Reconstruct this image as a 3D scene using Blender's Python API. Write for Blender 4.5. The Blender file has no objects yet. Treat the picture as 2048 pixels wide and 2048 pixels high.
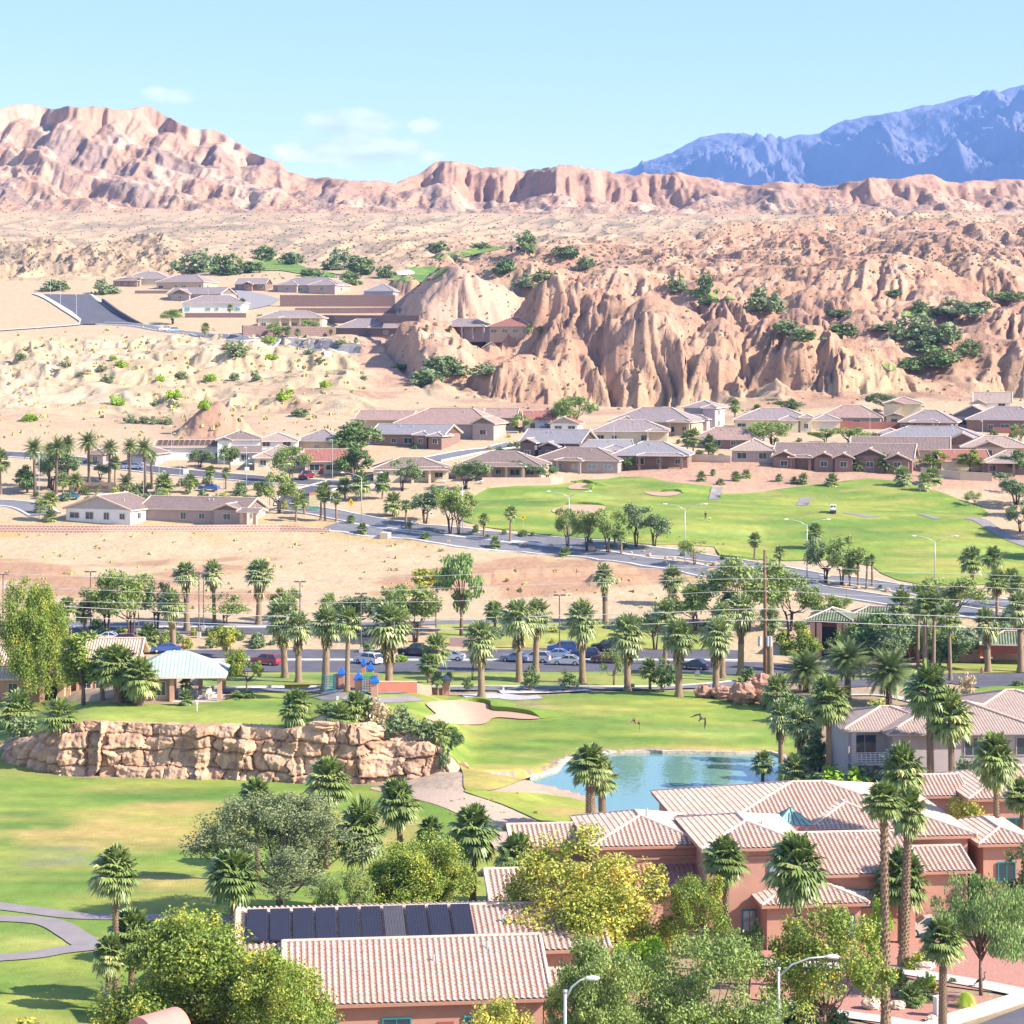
import bpy, bmesh, math, random
import numpy as np
from mathutils import Vector, Matrix, geometry
R = math.radians
random.seed(7)
SC = bpy.context.scene
COL = SC.collection
# ------------------------------------------------------------------ camera, sky, sun, exposure
F, CX, HY = 4500.0, 1024.0, 700.0          # focal length and principal point, in pixels of the 2048 photograph
cam = bpy.data.cameras.new('camera'); cob = bpy.data.objects.new('camera', cam); COL.objects.link(cob)
cam.sensor_width = 36; cam.lens = 36*F/2048; cam.shift_y = -(1024-HY)/2048; cam.clip_start = 1; cam.clip_end = 40000
cob.rotation_euler = (R(90), 0, 0)
SC.camera = cob
SUN_EL, SUN_AZ = 36.0, 107.0               # azimuth clockwise from the viewing direction
sl = bpy.data.lights.new('sun', 'SUN'); so = bpy.data.objects.new('sun', sl); COL.objects.link(so)
sl.energy = 5.0; sl.angle = R(0.5); sl.color = (1.0, .91, .78)
sdir = Vector((math.sin(R(SUN_AZ))*math.cos(R(SUN_EL)), math.cos(R(SUN_AZ))*math.cos(R(SUN_EL)), math.sin(R(SUN_EL))))
so.rotation_euler = sdir.to_track_quat('Z', 'Y').to_euler()
so.location = (200, 100, 300)
W = bpy.data.worlds.new('World'); SC.world = W; W.use_nodes = True
wn = W.node_tree; wn.nodes.clear()
def wnode(t, **k):
    n = wn.nodes.new(t)
    for a, b in k.items(): setattr(n, a, b)
    return n
sky = wnode('ShaderNodeTexSky', sky_type='NISHITA', sun_disc=False, sun_elevation=R(SUN_EL), sun_rotation=R(SUN_AZ), air_density=1.0, dust_density=.35, ozone_density=1.5, altitude=600)
bg = wnode('ShaderNodeBackground'); bg.inputs[1].default_value = .108
wo = wnode('ShaderNodeOutputWorld')
tc = wnode('ShaderNodeTexCoord'); sx = wnode('ShaderNodeSeparateXYZ'); wn.links.new(tc.outputs['Generated'], sx.inputs[0])
def wmath(op, a, b=None):
    n = wnode('ShaderNodeMath', operation=op)
    for i, v in enumerate((a, b)):
        if v is None: continue
        if isinstance(v, (int, float)): n.inputs[i].default_value = v
        else: wn.links.new(v, n.inputs[i])
    return n.outputs[0]
ay = wmath('MAXIMUM', sx.outputs[1], .05)
ux, uz = wmath('DIVIDE', sx.outputs[0], ay), wmath('DIVIDE', sx.outputs[2], ay)
cv = wnode('ShaderNodeCombineXYZ'); wn.links.new(wmath('MULTIPLY', ux, 1.0), cv.inputs[0]); wn.links.new(wmath('MULTIPLY', uz, 2.3), cv.inputs[1])
cn = wnode('ShaderNodeTexNoise'); cn.inputs['Scale'].default_value = 42; cn.inputs['Detail'].default_value = 7; cn.inputs['Roughness'].default_value = .55
wn.links.new(cv.outputs[0], cn.inputs['Vector'])
def blob(px, py, rx, ry):
    dx = wmath('DIVIDE', wmath('SUBTRACT', ux, (px-CX)/F), rx/F); dz = wmath('DIVIDE', wmath('SUBTRACT', uz, (HY-py)/F), ry/F)
    return wmath('SUBTRACT', 1.0, wmath('ADD', wmath('MULTIPLY', dx, dx), wmath('MULTIPLY', dz, dz)))
bl = wmath('MAXIMUM', wmath('MAXIMUM', blob(720, 302, 200, 40), blob(700, 250, 120, 42)), wmath('MAXIMUM', wmath('MULTIPLY', blob(340, 190, 80, 26), .55), wmath('MULTIPLY', blob(850, 258, 46, 26), .6)))
cl = wmath('MULTIPLY', wmath('MAXIMUM', bl, 0.0), 1.3)
dens = wmath('MULTIPLY', wmath('SUBTRACT', wmath('ADD', cn.outputs[0], wmath('MULTIPLY', cl, .42)), .60), 4.0)
mask = wnode('ShaderNodeClamp'); wn.links.new(wmath('MULTIPLY', wmath('MAXIMUM', dens, 0.0), wmath('MINIMUM', wmath('MULTIPLY', cl, 2.5), .85)), mask.inputs[0])
mx = wnode('ShaderNodeMix', data_type='RGBA')
tint = wnode('ShaderNodeMix', data_type='RGBA', blend_type='MULTIPLY'); tint.inputs[0].default_value = 1
wn.links.new(sky.outputs[0], tint.inputs[6]); tint.inputs[7].default_value = (1.10, 1.0, 1.02, 1)
wn.links.new(mask.outputs[0], mx.inputs[0]); wn.links.new(tint.outputs[2], mx.inputs[6])
cr = wnode('ShaderNodeMapRange'); wn.links.new(cn.outputs[0], cr.inputs[0]); cr.inputs[1].default_value = .35; cr.inputs[2].default_value = .75
cc = wnode('ShaderNodeMix', data_type='RGBA'); cc.inputs[6].default_value = (4.2, 4.6, 6.0, 1); cc.inputs[7].default_value = (7, 7.1, 7.8, 1)
wn.links.new(cr.outputs[0], cc.inputs[0]); wn.links.new(cc.outputs[2], mx.inputs[7])
wn.links.new(mx.outputs[2], bg.inputs[0]); wn.links.new(bg.outputs[0], wo.inputs[0])
SC.view_settings.view_transform = 'Standard'; SC.view_settings.look = 'None'; SC.view_settings.gamma = 1
SC.view_settings.exposure = 1.45
SC.cycles.max_bounces = 6; SC.cycles.diffuse_bounces = 2; SC.cycles.glossy_bounces = 2; SC.cycles.transmission_bounces = 3; SC.cycles.volume_bounces = 0; SC.cycles.transparent_max_bounces = 8
# ------------------------------------------------------------------ noise
_rng = np.random.RandomState(3)
_perm = _rng.permutation(512).astype(np.int64)
_ga = _rng.uniform(0, 2*np.pi, 512); _gx, _gy = np.cos(_ga), np.sin(_ga)
def perlin(x, y, seed=0):
    x = np.asarray(x, float) + seed*17.31; y = np.asarray(y, float) + seed*9.73
    xi = np.floor(x).astype(np.int64); yi = np.floor(y).astype(np.int64); xf = x-xi; yf = y-yi
    u = xf*xf*xf*(xf*(xf*6-15)+10); v = yf*yf*yf*(yf*(yf*6-15)+10)
    def g(ix, iy, fx, fy):
        h = _perm[(_perm[ix & 511] + iy) & 511]
        return _gx[h]*fx + _gy[h]*fy
    a = g(xi, yi, xf, yf); b = g(xi+1, yi, xf-1, yf); c = g(xi, yi+1, xf, yf-1); d = g(xi+1, yi+1, xf-1, yf-1)
    return (a+(b-a)*u + ((c+(d-c)*u)-(a+(b-a)*u))*v)*1.5
def fbm(x, y, oct=4, seed=0, gain=.5):
    s, a, f = 0, 1, 1
    for i in range(oct): s = s + a*perlin(x*f, y*f, seed+i*3.7); a *= gain; f *= 2.03
    return s
def ridged(x, y, oct=4, seed=0, gain=.5):
    s, a, f, w = 0, 1, 1, 1
    for i in range(oct):
        n = (1-np.abs(perlin(x*f, y*f, seed+i*5.1)))**2
        s = s + a*n*w; w = np.clip(n*1.4, 0, 1); a *= gain; f *= 2.1
    return s
def gullies(x, y, dx, dy, octs=4, seed=0, gain=.45):
    """branching rills that run straight down a slope; dx, dy: the direction along the contour"""
    tot = np.zeros_like(x); gx_ = np.zeros_like(x); gy_ = np.zeros_like(x); a, f = 1.0, 1.0
    for o in range(octs):
        px_, py_ = x*f+seed*3.1+o*7.7, y*f+seed*1.7+o*3.3; ix, iy = np.floor(px_).astype(np.int64), np.floor(py_).astype(np.int64); fx_, fy_ = px_-ix, py_-iy
        ddx, ddy = dx+gy_*.5, dy-gx_*.5; va = np.zeros_like(x); vx = np.zeros_like(x); vy = np.zeros_like(x); wt = np.zeros_like(x)
        for i in (-1, 0, 1):
            for j in (-1, 0, 1):
                h = _perm[(_perm[(ix+i) & 511]+iy+j) & 511]; qx = fx_-i-.5*(_gx[h]*.5+.5); qy = fy_-j-.5*(_gy[h]*.5+.5)
                w = np.exp(-2*(qx*qx+qy*qy)); m = (qx*ddx+qy*ddy)*2*np.pi; c, s_ = np.cos(m), np.sin(m)
                va += c*w; vx -= s_*ddx*w; vy -= s_*ddy*w; wt += w
        tot += va/wt*a; gx_ += vx/wt*a; gy_ += vy/wt*a; a *= gain; f *= 2
    return tot
def sst(a, b, x):
    t = np.clip((x-a)/(b-a), 0, 1); return t*t*(3-2*t)
def inpoly(x, y, poly):
    r = np.zeros(np.shape(x), bool); n = len(poly)
    for i in range(n):
        x0, y0 = poly[i]; x1, y1 = poly[(i+1) % n]
        if y0 == y1: continue
        c = ((y0 > y) != (y1 > y)) & (x < (x1-x0)*(y-y0)/(y1-y0)+x0); r ^= c
    return r
def curve_pts(pts, n=6, closed=True):
    m = len(pts); out = []
    for i in range(m if closed else m-1):
        g = lambda k: pts[k % m] if closed else pts[min(max(k, 0), m-1)]
        p0, p1, p2, p3 = g(i-1), g(i), g(i+1), g(i+2)
        for k in range(n):
            t = k/n
            out.append(tuple(.5*((2*b)+(c-a)*t+(2*a-5*b+4*c-d)*t*t+(3*b-a-3*c+d)*t**3) for a, b, c, d in zip(p0, p1, p2, p3)))
    if not closed: out.append(tuple(pts[-1]))
    return out
# ------------------------------------------------------------------ terrain: one sheet, from the street below the camera to beyond the mesa
BY = np.array([60, 100, 150, 200, 246, 300, 346, 390, 440, 470, 545, 580, 640, 700, 800, 900, 1050, 1250, 1700, 2000, 2400, 4000, 9000.])
BZ = np.array([-41, -42, -43, -45.5, -47, -46.3, -47.7, -43.6, -40, -35.5, -26.6, -23, -18.5, -12.4, 0, 12, 32.7, 55, 102, 128, 150, 170, 190.])
_yy = np.linspace(60, 9000, 9000); _zz = np.interp(_yy, BY, BZ)
_k = np.ones(9)/9; _zs = np.convolve(np.pad(_zz, 4, 'edge'), _k, 'valid')
def base(Y): return np.interp(Y, _yy, _zs)
ROWS = np.concatenate([np.arange(70, 140, 3.), np.arange(140, 480, 1.25), np.arange(480, 720, 1.4), np.arange(720, 1300, 1.7), np.arange(1300, 1720, 4.), np.arange(1720, 2420, 3.4), np.arange(2420, 3000, 20), np.arange(3000, 9001, 300.)])
US = np.concatenate([np.linspace(-.42, -.25, 40), np.linspace(-.247, .247, 820), np.linspace(.25, .42, 40)])
gU, gY = np.meshgrid(US, ROWS); gX = gU*gY
H0 = base(gY); gpx = CX + F*gU; gpy = HY - F*H0/gY         # where the smooth ground would show; used only to lay features out
def pw(x, pts): return np.interp(x, [p[0] for p in pts], [p[1] for p in pts])
H = H0.copy()
# skyline: mesa and ridge
SKY_ = [(-600, 214), (0, 212), (100, 211), (225, 215), (300, 218), (350, 243), (400, 262), (430, 263), (470, 285), (500, 309), (560, 325), (575, 345), (620, 352), (700, 363), (790, 363), (850, 346), (870, 331), (905, 327), (960, 337), (1050, 340), (1150, 342), (1260, 350), (1340, 352), (1440, 362), (1560, 370), (1640, 371), (1680, 368), (1720, 366), (1800, 357), (1850, 352), (1920, 362), (2100, 368), (2700, 360)]
YB = 1700 + 60*fbm(gX/160, gX*0, 3, 5)
crestY = pw(gpx, [(-600, 2250), (300, 2230), (560, 2130), (760, 2080), (900, 2060), (1300, 2060), (1700, 2030), (2100, 2080)]) + 95*fbm(gX/120, gX*0+1.3, 4, 11) + 42*fbm(gX/37, gX*0+4, 3, 4)*sst(-.35, .3, fbm(gX/210, gX*0, 2, 6))
skyZ = (HY - pw(gpx, SKY_))/F*crestY + 5*fbm(gX/50, gY/200, 3, 8)
t = np.clip((gY-YB)/(crestY-YB), 0, 1)
mes = sst(700, 450, gpx)
CLF = .05+.30*sst(-.2, .5, fbm(gX/120, gY*0, 2, 13)+.25*fbm(gX/30, gY*0, 2, 14))
prof = mes*(.93*t**1.15 + .07*sst(.965, .995, t)) + (1-mes)*((1-CLF)*t**1.25 + CLF*sst(.8, .95, t + .05*fbm(gX/22, gY/40, 3, 2)))
bz = np.interp(YB, _yy, _zs)
hill = bz + (skyZ-bz)*prof
sk = gX + .75*(gY-1900)*mes                                  # gullies run down and across the mesa face
gul = ridged((sk+18*fbm(gX/60, gY/60, 2, 22))/96, gY/400, 4, 21) - 1.0
gul2 = ridged((gX+.35*gY)/24, gY/110, 3, 31) - 1.0
msk = sst(.03, .2, t)*(1-sst(.72, .97, t)*(.6+.38*mes))*.55
hill = hill + msk*(mes*11+4)*gul + msk*(2+mes*2.2)*gul2 + msk*(mes*2+(1-mes)*12)*fbm(gX/75, gY/95, 5, 41) + msk*1.6*(ridged(gX/9, gY/34, 2, 33)-.9)
strata = 3.2*np.sin(hill/6.5 + 1.2*fbm(gX/80, gY/80, 2, 9))
hill = hill + msk*(1-mes)*strata*.7
H = np.where(gY > YB, np.maximum(hill, H0*0-100), H)
H = np.where((gY > YB) & (t >= 1), skyZ-.004*(gY-crestY)**1.0, H)
# alluvial slope and badlands
far = sst(640, 720, gY)*(1-sst(1620, 1760, gY))
bad_top = pw(gpx, [(0, 560), (250, 590), (420, 560), (640, 575), (800, 545), (900, 500), (1250, 480), (1500, 440), (1800, 410), (2100, 400)])
bad_bot = pw(gpx, [(0, 565), (700, 570), (780, 700), (860, 790), (960, 815), (1250, 835), (1700, 822), (2100, 830)])
bad = sst(-14, 34, gpy-bad_top)*sst(-6, 26, bad_bot-gpy)*far
bad_left = far*sst(420, 330, gpx)*sst(470, 500, gpy)*sst(566, 540, gpy)
house_flat = far*sst(-40, 20, gpx)*sst(1090, 1010, gpx)*sst(530, 548, gpy)*sst(690, 668, gpy)
bad = bad*(1-house_flat)
wx = gX + 26*fbm(gX/70, gY/70, 2, 61); wy = gY + 26*fbm(gX/70, gY/70, 2, 67)
big = fbm(wx/95, wy/120, 4, 71)
rid = ridged((wx+.35*wy)/46, wy/75, 4, 77) - .95
rill = ridged((gX+.2*gY)/7.5, gY/26, 3, 83) - .95
H = H + bad*(12*big + 4.0*rid + .4*rill) + bad_left*(5*big+5*rid+.9*rill)
allu = far*(1-bad)*(1-house_flat)
H = H + allu*sst(1000, 1250, gY)*(4.5*fbm(gX/150, gY/260, 4, 91) + 2.0*(ridged((gX-.2*gY)/30, gY/160, 3, 95)-.95))
# left desert flats: soft mounds, cut banks and rills
lowd = sst(600, 660, gY)*sst(860, 800, gY)*sst(800, 700, gpx)
H = H + lowd*(2.6*fbm(gX/55, gY/42, 4, 101) + 1.1*(ridged((gX+.5*gY)/14, gY/26, 3, 105)-.9)*sst(0, .5, fbm(gX/70, gY/50, 2, 107)+.2))
H = H + lowd*3.0*sst(-.04, .04, perlin(gX/60, gY/22, 109))*sst(700, 760, gY)
lot = sst(392, 402, gY)*sst(475, 462, gY)*sst(1700, 1500, gpx)
H = H + lot*(.5*fbm(gX/26, gY/14, 4, 111) + 1.5*sst(.0, .12, perlin(gX/24, gY/9, 113))*sst(430, 412, gY)*sst(840, 900, gpx))
# golf hollows and mounds
gol = sst(465, 480, gY)*sst(575, 560, gY)*sst(880, 1000, gpx)
H = H + gol*.85*fbm(gX/30, gY/22, 3, 121) + sst(240, 262, gY)*sst(345, 325, gY)*sst(930, 1010, gpx)*.5*fbm(gX/24, gY/15, 2, 123)
# named hills: px, py of the top, py of the foot, half width px, sharpness, seed, left-right skew
def cone(px, ptop, pbase, rpx, p=1.0, seed=1, sx=1.0, gully=.16, depth=1.0):
    global H
    Yc = float(np.interp(-pbase, -(HY-F*_zs/_yy)[540:2200], _yy[540:2200])); X0 = (px-CX)/F*Yc
    hh = (pbase-ptop)/F*Yc + .5; r = rpx/F*Yc
    rg = np.random.RandomState(int(seed*13+px)); a0 = rg.uniform(-.6, .6); el = rg.uniform(1.0, 1.5) if rpx > 50 else 1
    m = np.abs(gX-X0)+np.abs(gY-Yc) < 3.6*r
    mX, mY = gX[m], gY[m]
    dx0 = mX-X0 + r*.36*fbm(mX/(r*1.3), mY/(r*1.3), 2, seed+40); dy0 = mY-Yc + r*.45*fbm(mX/(r*1.3), mY/(r*1.3), 2, seed+60)
    dx, dy = dx0*math.cos(a0)+dy0*math.sin(a0), (-dx0*math.sin(a0)+dy0*math.cos(a0))/el
    d = np.hypot(dx, dy); a = np.arctan2(dy, dx); rr = d/r
    g = ridged(np.cos(a)*2.6+seed, np.sin(a)*2.6+rr*.5, 3, seed) - .9
    g2 = ridged(np.cos(a)*7+seed, np.sin(a)*7+rr*.4, 2, seed+3) - .9
    q = rr*(1+gully*g*1.1+gully*.3*g2*np.clip(rr*2, 0, 1)) + .07*fbm(mX/11, mY/11, 4, seed+2) + .012*(ridged((mX+.3*mY)/5, mY/16, 2, seed+4)-.8)
    z = hh*np.where(q < 1, 1-np.clip(q, 0, 1)**(.9/p+.25), -(q-1)*1.3)
    b = np.interp(mY, _yy, _zs)*.5 + .5*(HY-pbase)/F*Yc
    if pbase > 800 and px > 760: z = z - 60*sst(684, 658, mY)
    H[m] = np.maximum(H[m], b + z)
for c in [(925, 533, 640, 135, .95, 1), (965, 572, 642, 90, .8, 2), (1148, 546, 705, 185, .8, 3), (1225, 572, 710, 130, .6, 4), (1320, 596, 735, 165, .5, 5), (1440, 640, 748, 140, .5, 7),
          (1560, 642, 755, 140, .5, 9), (1480, 590, 690, 120, .6, 10), (1600, 618, 700, 110, .6, 11), (1683, 666, 768, 125, .7, 12), (1708, 624, 690, 85, .5, 13), (1773, 658, 715, 95, .5, 14),
          (1975, 648, 700, 100, .5, 15), (2060, 604, 690, 170, .6, 16), (1626, 574, 640, 110, .6, 17), (1150, 680, 748, 95, .7, 18), (1048, 715, 762, 85, .6, 20), (1385, 727, 835, 200, .6, 21), (1270, 770, 848, 130, .6, 22),
          (1150, 772, 838, 120, .6, 24), (1030, 762, 838, 95, .5, 25), (880, 753, 836, 150, .5, 26), (800, 786, 838, 90, .8, 27), (1659, 740, 835, 190, .65, 29), (1800, 757, 845, 170, .6, 30), (1930, 732, 850, 190, .6, 31), (2060, 702, 850, 200, .6, 32),
          (1540, 748, 820, 130, .6, 33), (1700, 508, 600, 270, .7, 34), (1710, 577, 640, 85, .6, 35), (1380, 562, 620, 130, .6, 36), (1240, 534, 590, 170, .6, 37), (1850, 562, 620, 180, .6, 38), (1330, 508, 560, 190, .7, 39), (815, 552, 586, 44, .7, 40), (1040, 524, 590, 150, .6, 45),
          (418, 816, 885, 98, 1.05, 41), (64, 678, 702, 14, .7, 42), (121, 672, 692, 19, .7, 43), (268, 680, 706, 24, .7, 44), (1550, 534, 590, 160, .6, 46), (1960, 506, 590, 220, .7, 47), (1620, 456, 520, 190, .7, 48), (1880, 466, 540, 200, .7, 49)]:
    cone(*c, gully=.16 if c[3] > 30 else .1)
# running water: rills follow the fall of the slopes
def rills(mask, cell, amp, octs, seed, k=1.4, smooth=5, ey=1.0):
    global H
    Hs = H.copy()
    for _ in range(smooth):
        Hs[1:-1] = (Hs[:-2]+2*Hs[1:-1]+Hs[2:])/4; Hs[:, 1:-1] = (Hs[:, :-2]+2*Hs[:, 1:-1]+Hs[:, 2:])/4
    dU = np.gradient(Hs, US, axis=1); dYu = np.gradient(Hs, ROWS, axis=0); hx = dU/gY; hy = dYu-(gU/gY)*dU
    m = mask > .01; sl_ = np.hypot(hx, hy)[m]+1e-4; q = np.clip(sl_*2.6, 0, 1)*k
    e = gullies(gX[m]/cell, gY[m]/cell/ey, -hy[m]/sl_*q, hx[m]/sl_*q/ey, octs, seed)
    H[m] += mask[m]*amp*(e-.55)*np.clip(sl_*2.2, .12, 1)
_bm = np.maximum(bad, sst(690, 730, gY)*sst(690, 760, gpx)*(gY < 1400)); _bm = _bm*(1-.8*house_flat)
rills(_bm, 34, 2.0, 4, 1, 1.2, 9); rills(np.maximum(bad_left, allu*sst(950, 1100, gY)*.45), 30, 1.5, 3, 2)
rills(sst(.0, .1, t)*(1-sst(.96, 1.0, t)*mes)*(gY > 1600)*(gY < 2400), 46, 5.0, 4, 3, 1.3, 14, 4.0)
rills(lowd*sst(610, 680, gY), 16, 1.3, 3, 4)
_st = _bm*(.28*np.sin(H*2*np.pi/2.3+1.5*fbm(gX/50, gY/50, 2, 219))); H = H + _st
# plateau behind the rock face: the foot of the face in pixels, and its top
FOOT = [(-260, 1478), (-80, 1488), (0, 1503), (40, 1527), (100, 1550), (180, 1553), (330, 1556), (500, 1561), (620, 1568), (700, 1572), (780, 1568), (850, 1572), (905, 1573), (926, 1566)]
TOPP = [(-260, 1455), (-80, 1478), (0, 1482), (60, 1470), (110, 1455), (165, 1447), (300, 1452), (430, 1453), (560, 1460), (620, 1452), (655, 1441), (720, 1458), (800, 1470), (840, 1484), (880, 1500), (926, 1528)]
ZF = -47.0
foot = []
for px, py in curve_pts(FOOT, 8, False):
    Y = ZF*F/(HY-py); foot.append(((px-CX)/F*Y, Y))
fx = np.array([p[0] for p in foot]); fy = np.array([p[1] for p in foot])
xe = fx[-1]
yfoot = np.interp(gX, fx, fy); pxf = CX+F*fx/fy
ztop_f = (HY - pw(pxf, TOPP))/F*(fy+1.6)
zt = np.interp(gX, fx, ztop_f)
back = gY - yfoot
pl = sst(1.2, 2.6, back)*(1-sst(28, 62, back))*sst(xe+1.0, xe-3.5, gX)
H = H + np.maximum(zt - H, 0)*pl*(gY > yfoot)
# dirt apron below the right end of the face
ap = np.exp(-(((gX-(xe+1))/7.5)**2 + ((gY-(fy[-1]-9))/13)**2)); H = H + 2.0*ap
# pond bed
WZ = -47.25
POND = [(985, 1577), (1060, 1556), (1112, 1540), (1124, 1525), (1160, 1515), (1216, 1507), (1330, 1506), (1450, 1508), (1560, 1512), (1590, 1560), (1570, 1640), (1480, 1672), (1300, 1662), (1215, 1640), (1178, 1622), (1173, 1606), (1130, 1593), (1067, 1586), (1005, 1584)]
pond_w = [((px-CX)/F*(WZ*F/(HY-py)), WZ*F/(HY-py)) for px, py in curve_pts(POND, 6)]
inp = inpoly(gX, gY, pond_w)
H = np.where(inp, np.minimum(H, WZ-.5), H)
nearp = (gX > -12) & (gX < 40) & (gY > 200) & (gY < 300)
H = np.where(nearp & ~inp, np.maximum(H, WZ+.06), H)
# ------------------------------------------------------------------ queries on the terrain
def hgt(X, Y):
    u = X/Y
    j = np.clip(np.searchsorted(ROWS, Y)-1, 0, len(ROWS)-2); i = np.clip(np.searchsorted(US, u)-1, 0, len(US)-2)
    a = (u-US[i])/(US[i+1]-US[i]); b = (Y-ROWS[j])/(ROWS[j+1]-ROWS[j])
    return (H[j, i]*(1-a)+H[j, i+1]*a)*(1-b) + (H[j+1, i]*(1-a)+H[j+1, i+1]*a)*b
def gxy(px, py, ymin=100):
    u = (px-CX)/F; i = int(np.clip(np.searchsorted(US, u)-1, 0, len(US)-2)); a = (u-US[i])/(US[i+1]-US[i])
    c = H[:, i]*(1-a)+H[:, i+1]*a; p = HY - F*c/ROWS
    k = np.nonzero((p <= py) & (ROWS > ymin))[0]
    if len(k) == 0: return u*2300, 2300.
    k = k[0]
    if k == 0: Y = ROWS[0]
    else:
        d = (p[k-1]-py)/max(p[k-1]-p[k], 1e-6); Y = ROWS[k-1]+(ROWS[k]-ROWS[k-1])*min(max(d, 0), 1)
    return u*Y, float(Y)
def G(px, py, ymin=100):
    x, y = gxy(px, py, ymin); return Vector((x, y, float(hgt(x, y))))
def P(px, py, Y): return Vector(((px-CX)/F*Y, Y, (HY-py)/F*Y))
# ------------------------------------------------------------------ materials
MATS = {}; LEAFK = 1.65
def nt(m):
    m.use_nodes = True; return m.node_tree, m.node_tree.nodes['Principled BSDF']
def mat(name, col, rough=.85, var=.12, scale=1.5, bump=0.0, bscale=None, metal=0.0, spec=.25, col2=None, detail=4, wave=None, attr=False):
    """plain surface: base colour broken up by object-space noise; wave = (scale, depth, axis) for ribs"""
    if name in MATS: return MATS[name]
    m = bpy.data.materials.new(name); t, b = nt(m); L = t.links; N = t.nodes.new
    b.inputs['Roughness'].default_value = rough; b.inputs['Metallic'].default_value = metal; b.inputs['Specular IOR Level'].default_value = spec
    co = N('ShaderNodeTexCoord'); no = N('ShaderNodeTexNoise'); no.inputs['Scale'].default_value = scale; no.inputs['Detail'].default_value = detail; no.inputs['Roughness'].default_value = .65
    L.new(co.outputs['Object'], no.inputs['Vector'])
    mx = N('ShaderNodeMix'); mx.data_type = 'RGBA'
    c2 = col2 or tuple(c*(1-var) for c in col); c1 = col if col2 else tuple(min(c*(1+var), .95) for c in col)
    mr = N('ShaderNodeMapRange'); mr.inputs[1].default_value = .3; mr.inputs[2].default_value = .7
    L.new(no.outputs[0], mr.inputs[0]); L.new(mr.outputs[0], mx.inputs[0])
    mx.inputs[6].default_value = (*c2, 1); mx.inputs[7].default_value = (*c1, 1)
    out = mx.outputs[2]
    if attr:
        a = N('ShaderNodeVertexColor'); a.layer_name = 'Col'
        mm = N('ShaderNodeMix'); mm.data_type = 'RGBA'; mm.blend_type = 'MULTIPLY'; mm.inputs[0].default_value = 1
        L.new(a.outputs[0], mm.inputs[6]); L.new(out, mm.inputs[7]); out = mm.outputs[2]
    L.new(out, b.inputs['Base Color'])
    if bump:
        n2 = N('ShaderNodeTexNoise'); n2.inputs['Scale'].default_value = bscale or scale*4; n2.inputs['Detail'].default_value = 5
        L.new(co.outputs['Object'], n2.inputs['Vector'])
        bp = N('ShaderNodeBump'); bp.inputs['Distance'].default_value = bump; L.new(n2.outputs[0], bp.inputs['Height']); L.new(bp.outputs[0], b.inputs['Normal'])
    MATS[name] = m; return m
def mat_leaf(name, c1, c2, c3, f3=.15, trans=.3, rough=.6, nscale=.35):
    """leaves: colour varies leaf by leaf and clump by clump; c3 is the turned or tip colour, on fan palms a painted highlight"""
    if name in MATS: return MATS[name]
    m = bpy.data.materials.new(name); t, b = nt(m); L = t.links; N = t.nodes.new
    g = N('ShaderNodeNewGeometry'); co = N('ShaderNodeTexCoord'); no = N('ShaderNodeTexNoise'); no.inputs['Scale'].default_value = nscale; no.inputs['Detail'].default_value = 3
    L.new(co.outputs['Object'], no.inputs['Vector'])
    mr = N('ShaderNodeMapRange'); mr.inputs[1].default_value = .35; mr.inputs[2].default_value = .65; L.new(no.outputs[0], mr.inputs[0])
    ad = N('ShaderNodeMath'); ad.operation = 'MULTIPLY_ADD'; L.new(g.outputs['Random Per Island'], ad.inputs[0]); ad.inputs[1].default_value = .42
    oi = N('ShaderNodeObjectInfo'); om = N('ShaderNodeMath'); om.operation = 'MULTIPLY'; L.new(oi.outputs['Random'], om.inputs[0]); om.inputs[1].default_value = .34
    m2 = N('ShaderNodeMath'); m2.operation = 'MULTIPLY'; L.new(mr.outputs[0], m2.inputs[0]); m2.inputs[1].default_value = .3; m3 = N('ShaderNodeMath'); L.new(m2.outputs[0], m3.inputs[0]); L.new(om.outputs[0], m3.inputs[1]); L.new(m3.outputs[0], ad.inputs[2])
    mx = N('ShaderNodeMix'); mx.data_type = 'RGBA'; L.new(ad.outputs[0], mx.inputs[0]); mx.inputs[6].default_value = (*c1, 1); mx.inputs[7].default_value = (*c2, 1)
    wn_ = N('ShaderNodeTexWhiteNoise'); wn_.noise_dimensions = '1D'; L.new(g.outputs['Random Per Island'], wn_.inputs['W'])
    c1, c2, c3 = [tuple(min(v*LEAFK, .8) for v in c) for c in (c1, c2, c3)]; mx.inputs[6].default_value = (*c1, 1); mx.inputs[7].default_value = (*c2, 1)
    s1 = N('ShaderNodeMath'); s1.operation = 'MULTIPLY'; L.new(wn_.outputs[0], s1.inputs[0]); L.new(mr.outputs[0], s1.inputs[1])
    cm = N('ShaderNodeMath'); cm.operation = 'GREATER_THAN'; L.new(s1.outputs[0], cm.inputs[0]); cm.inputs[1].default_value = 1-f3*2.2 if f3 < .45 else .05
    my = N('ShaderNodeMix'); my.data_type = 'RGBA'; L.new(cm.outputs[0], my.inputs[0]); L.new(mx.outputs[2], my.inputs[6]); my.inputs[7].default_value = (*c3, 1)
    L.new(my.outputs[2], b.inputs['Base Color']); b.inputs['Roughness'].default_value = rough; b.inputs['Specular IOR Level'].default_value = .35
    tr = N('ShaderNodeBsdfTranslucent'); L.new(my.outputs[2], tr.inputs[0]); ms = N('ShaderNodeMixShader'); ms.inputs[0].default_value = trans*.4
    L.new(b.outputs[0], ms.inputs[1]); L.new(tr.outputs[0], ms.inputs[2]); L.new(ms.outputs[0], t.nodes['Material Output'].inputs[0])
    MATS[name] = m; return m
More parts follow.
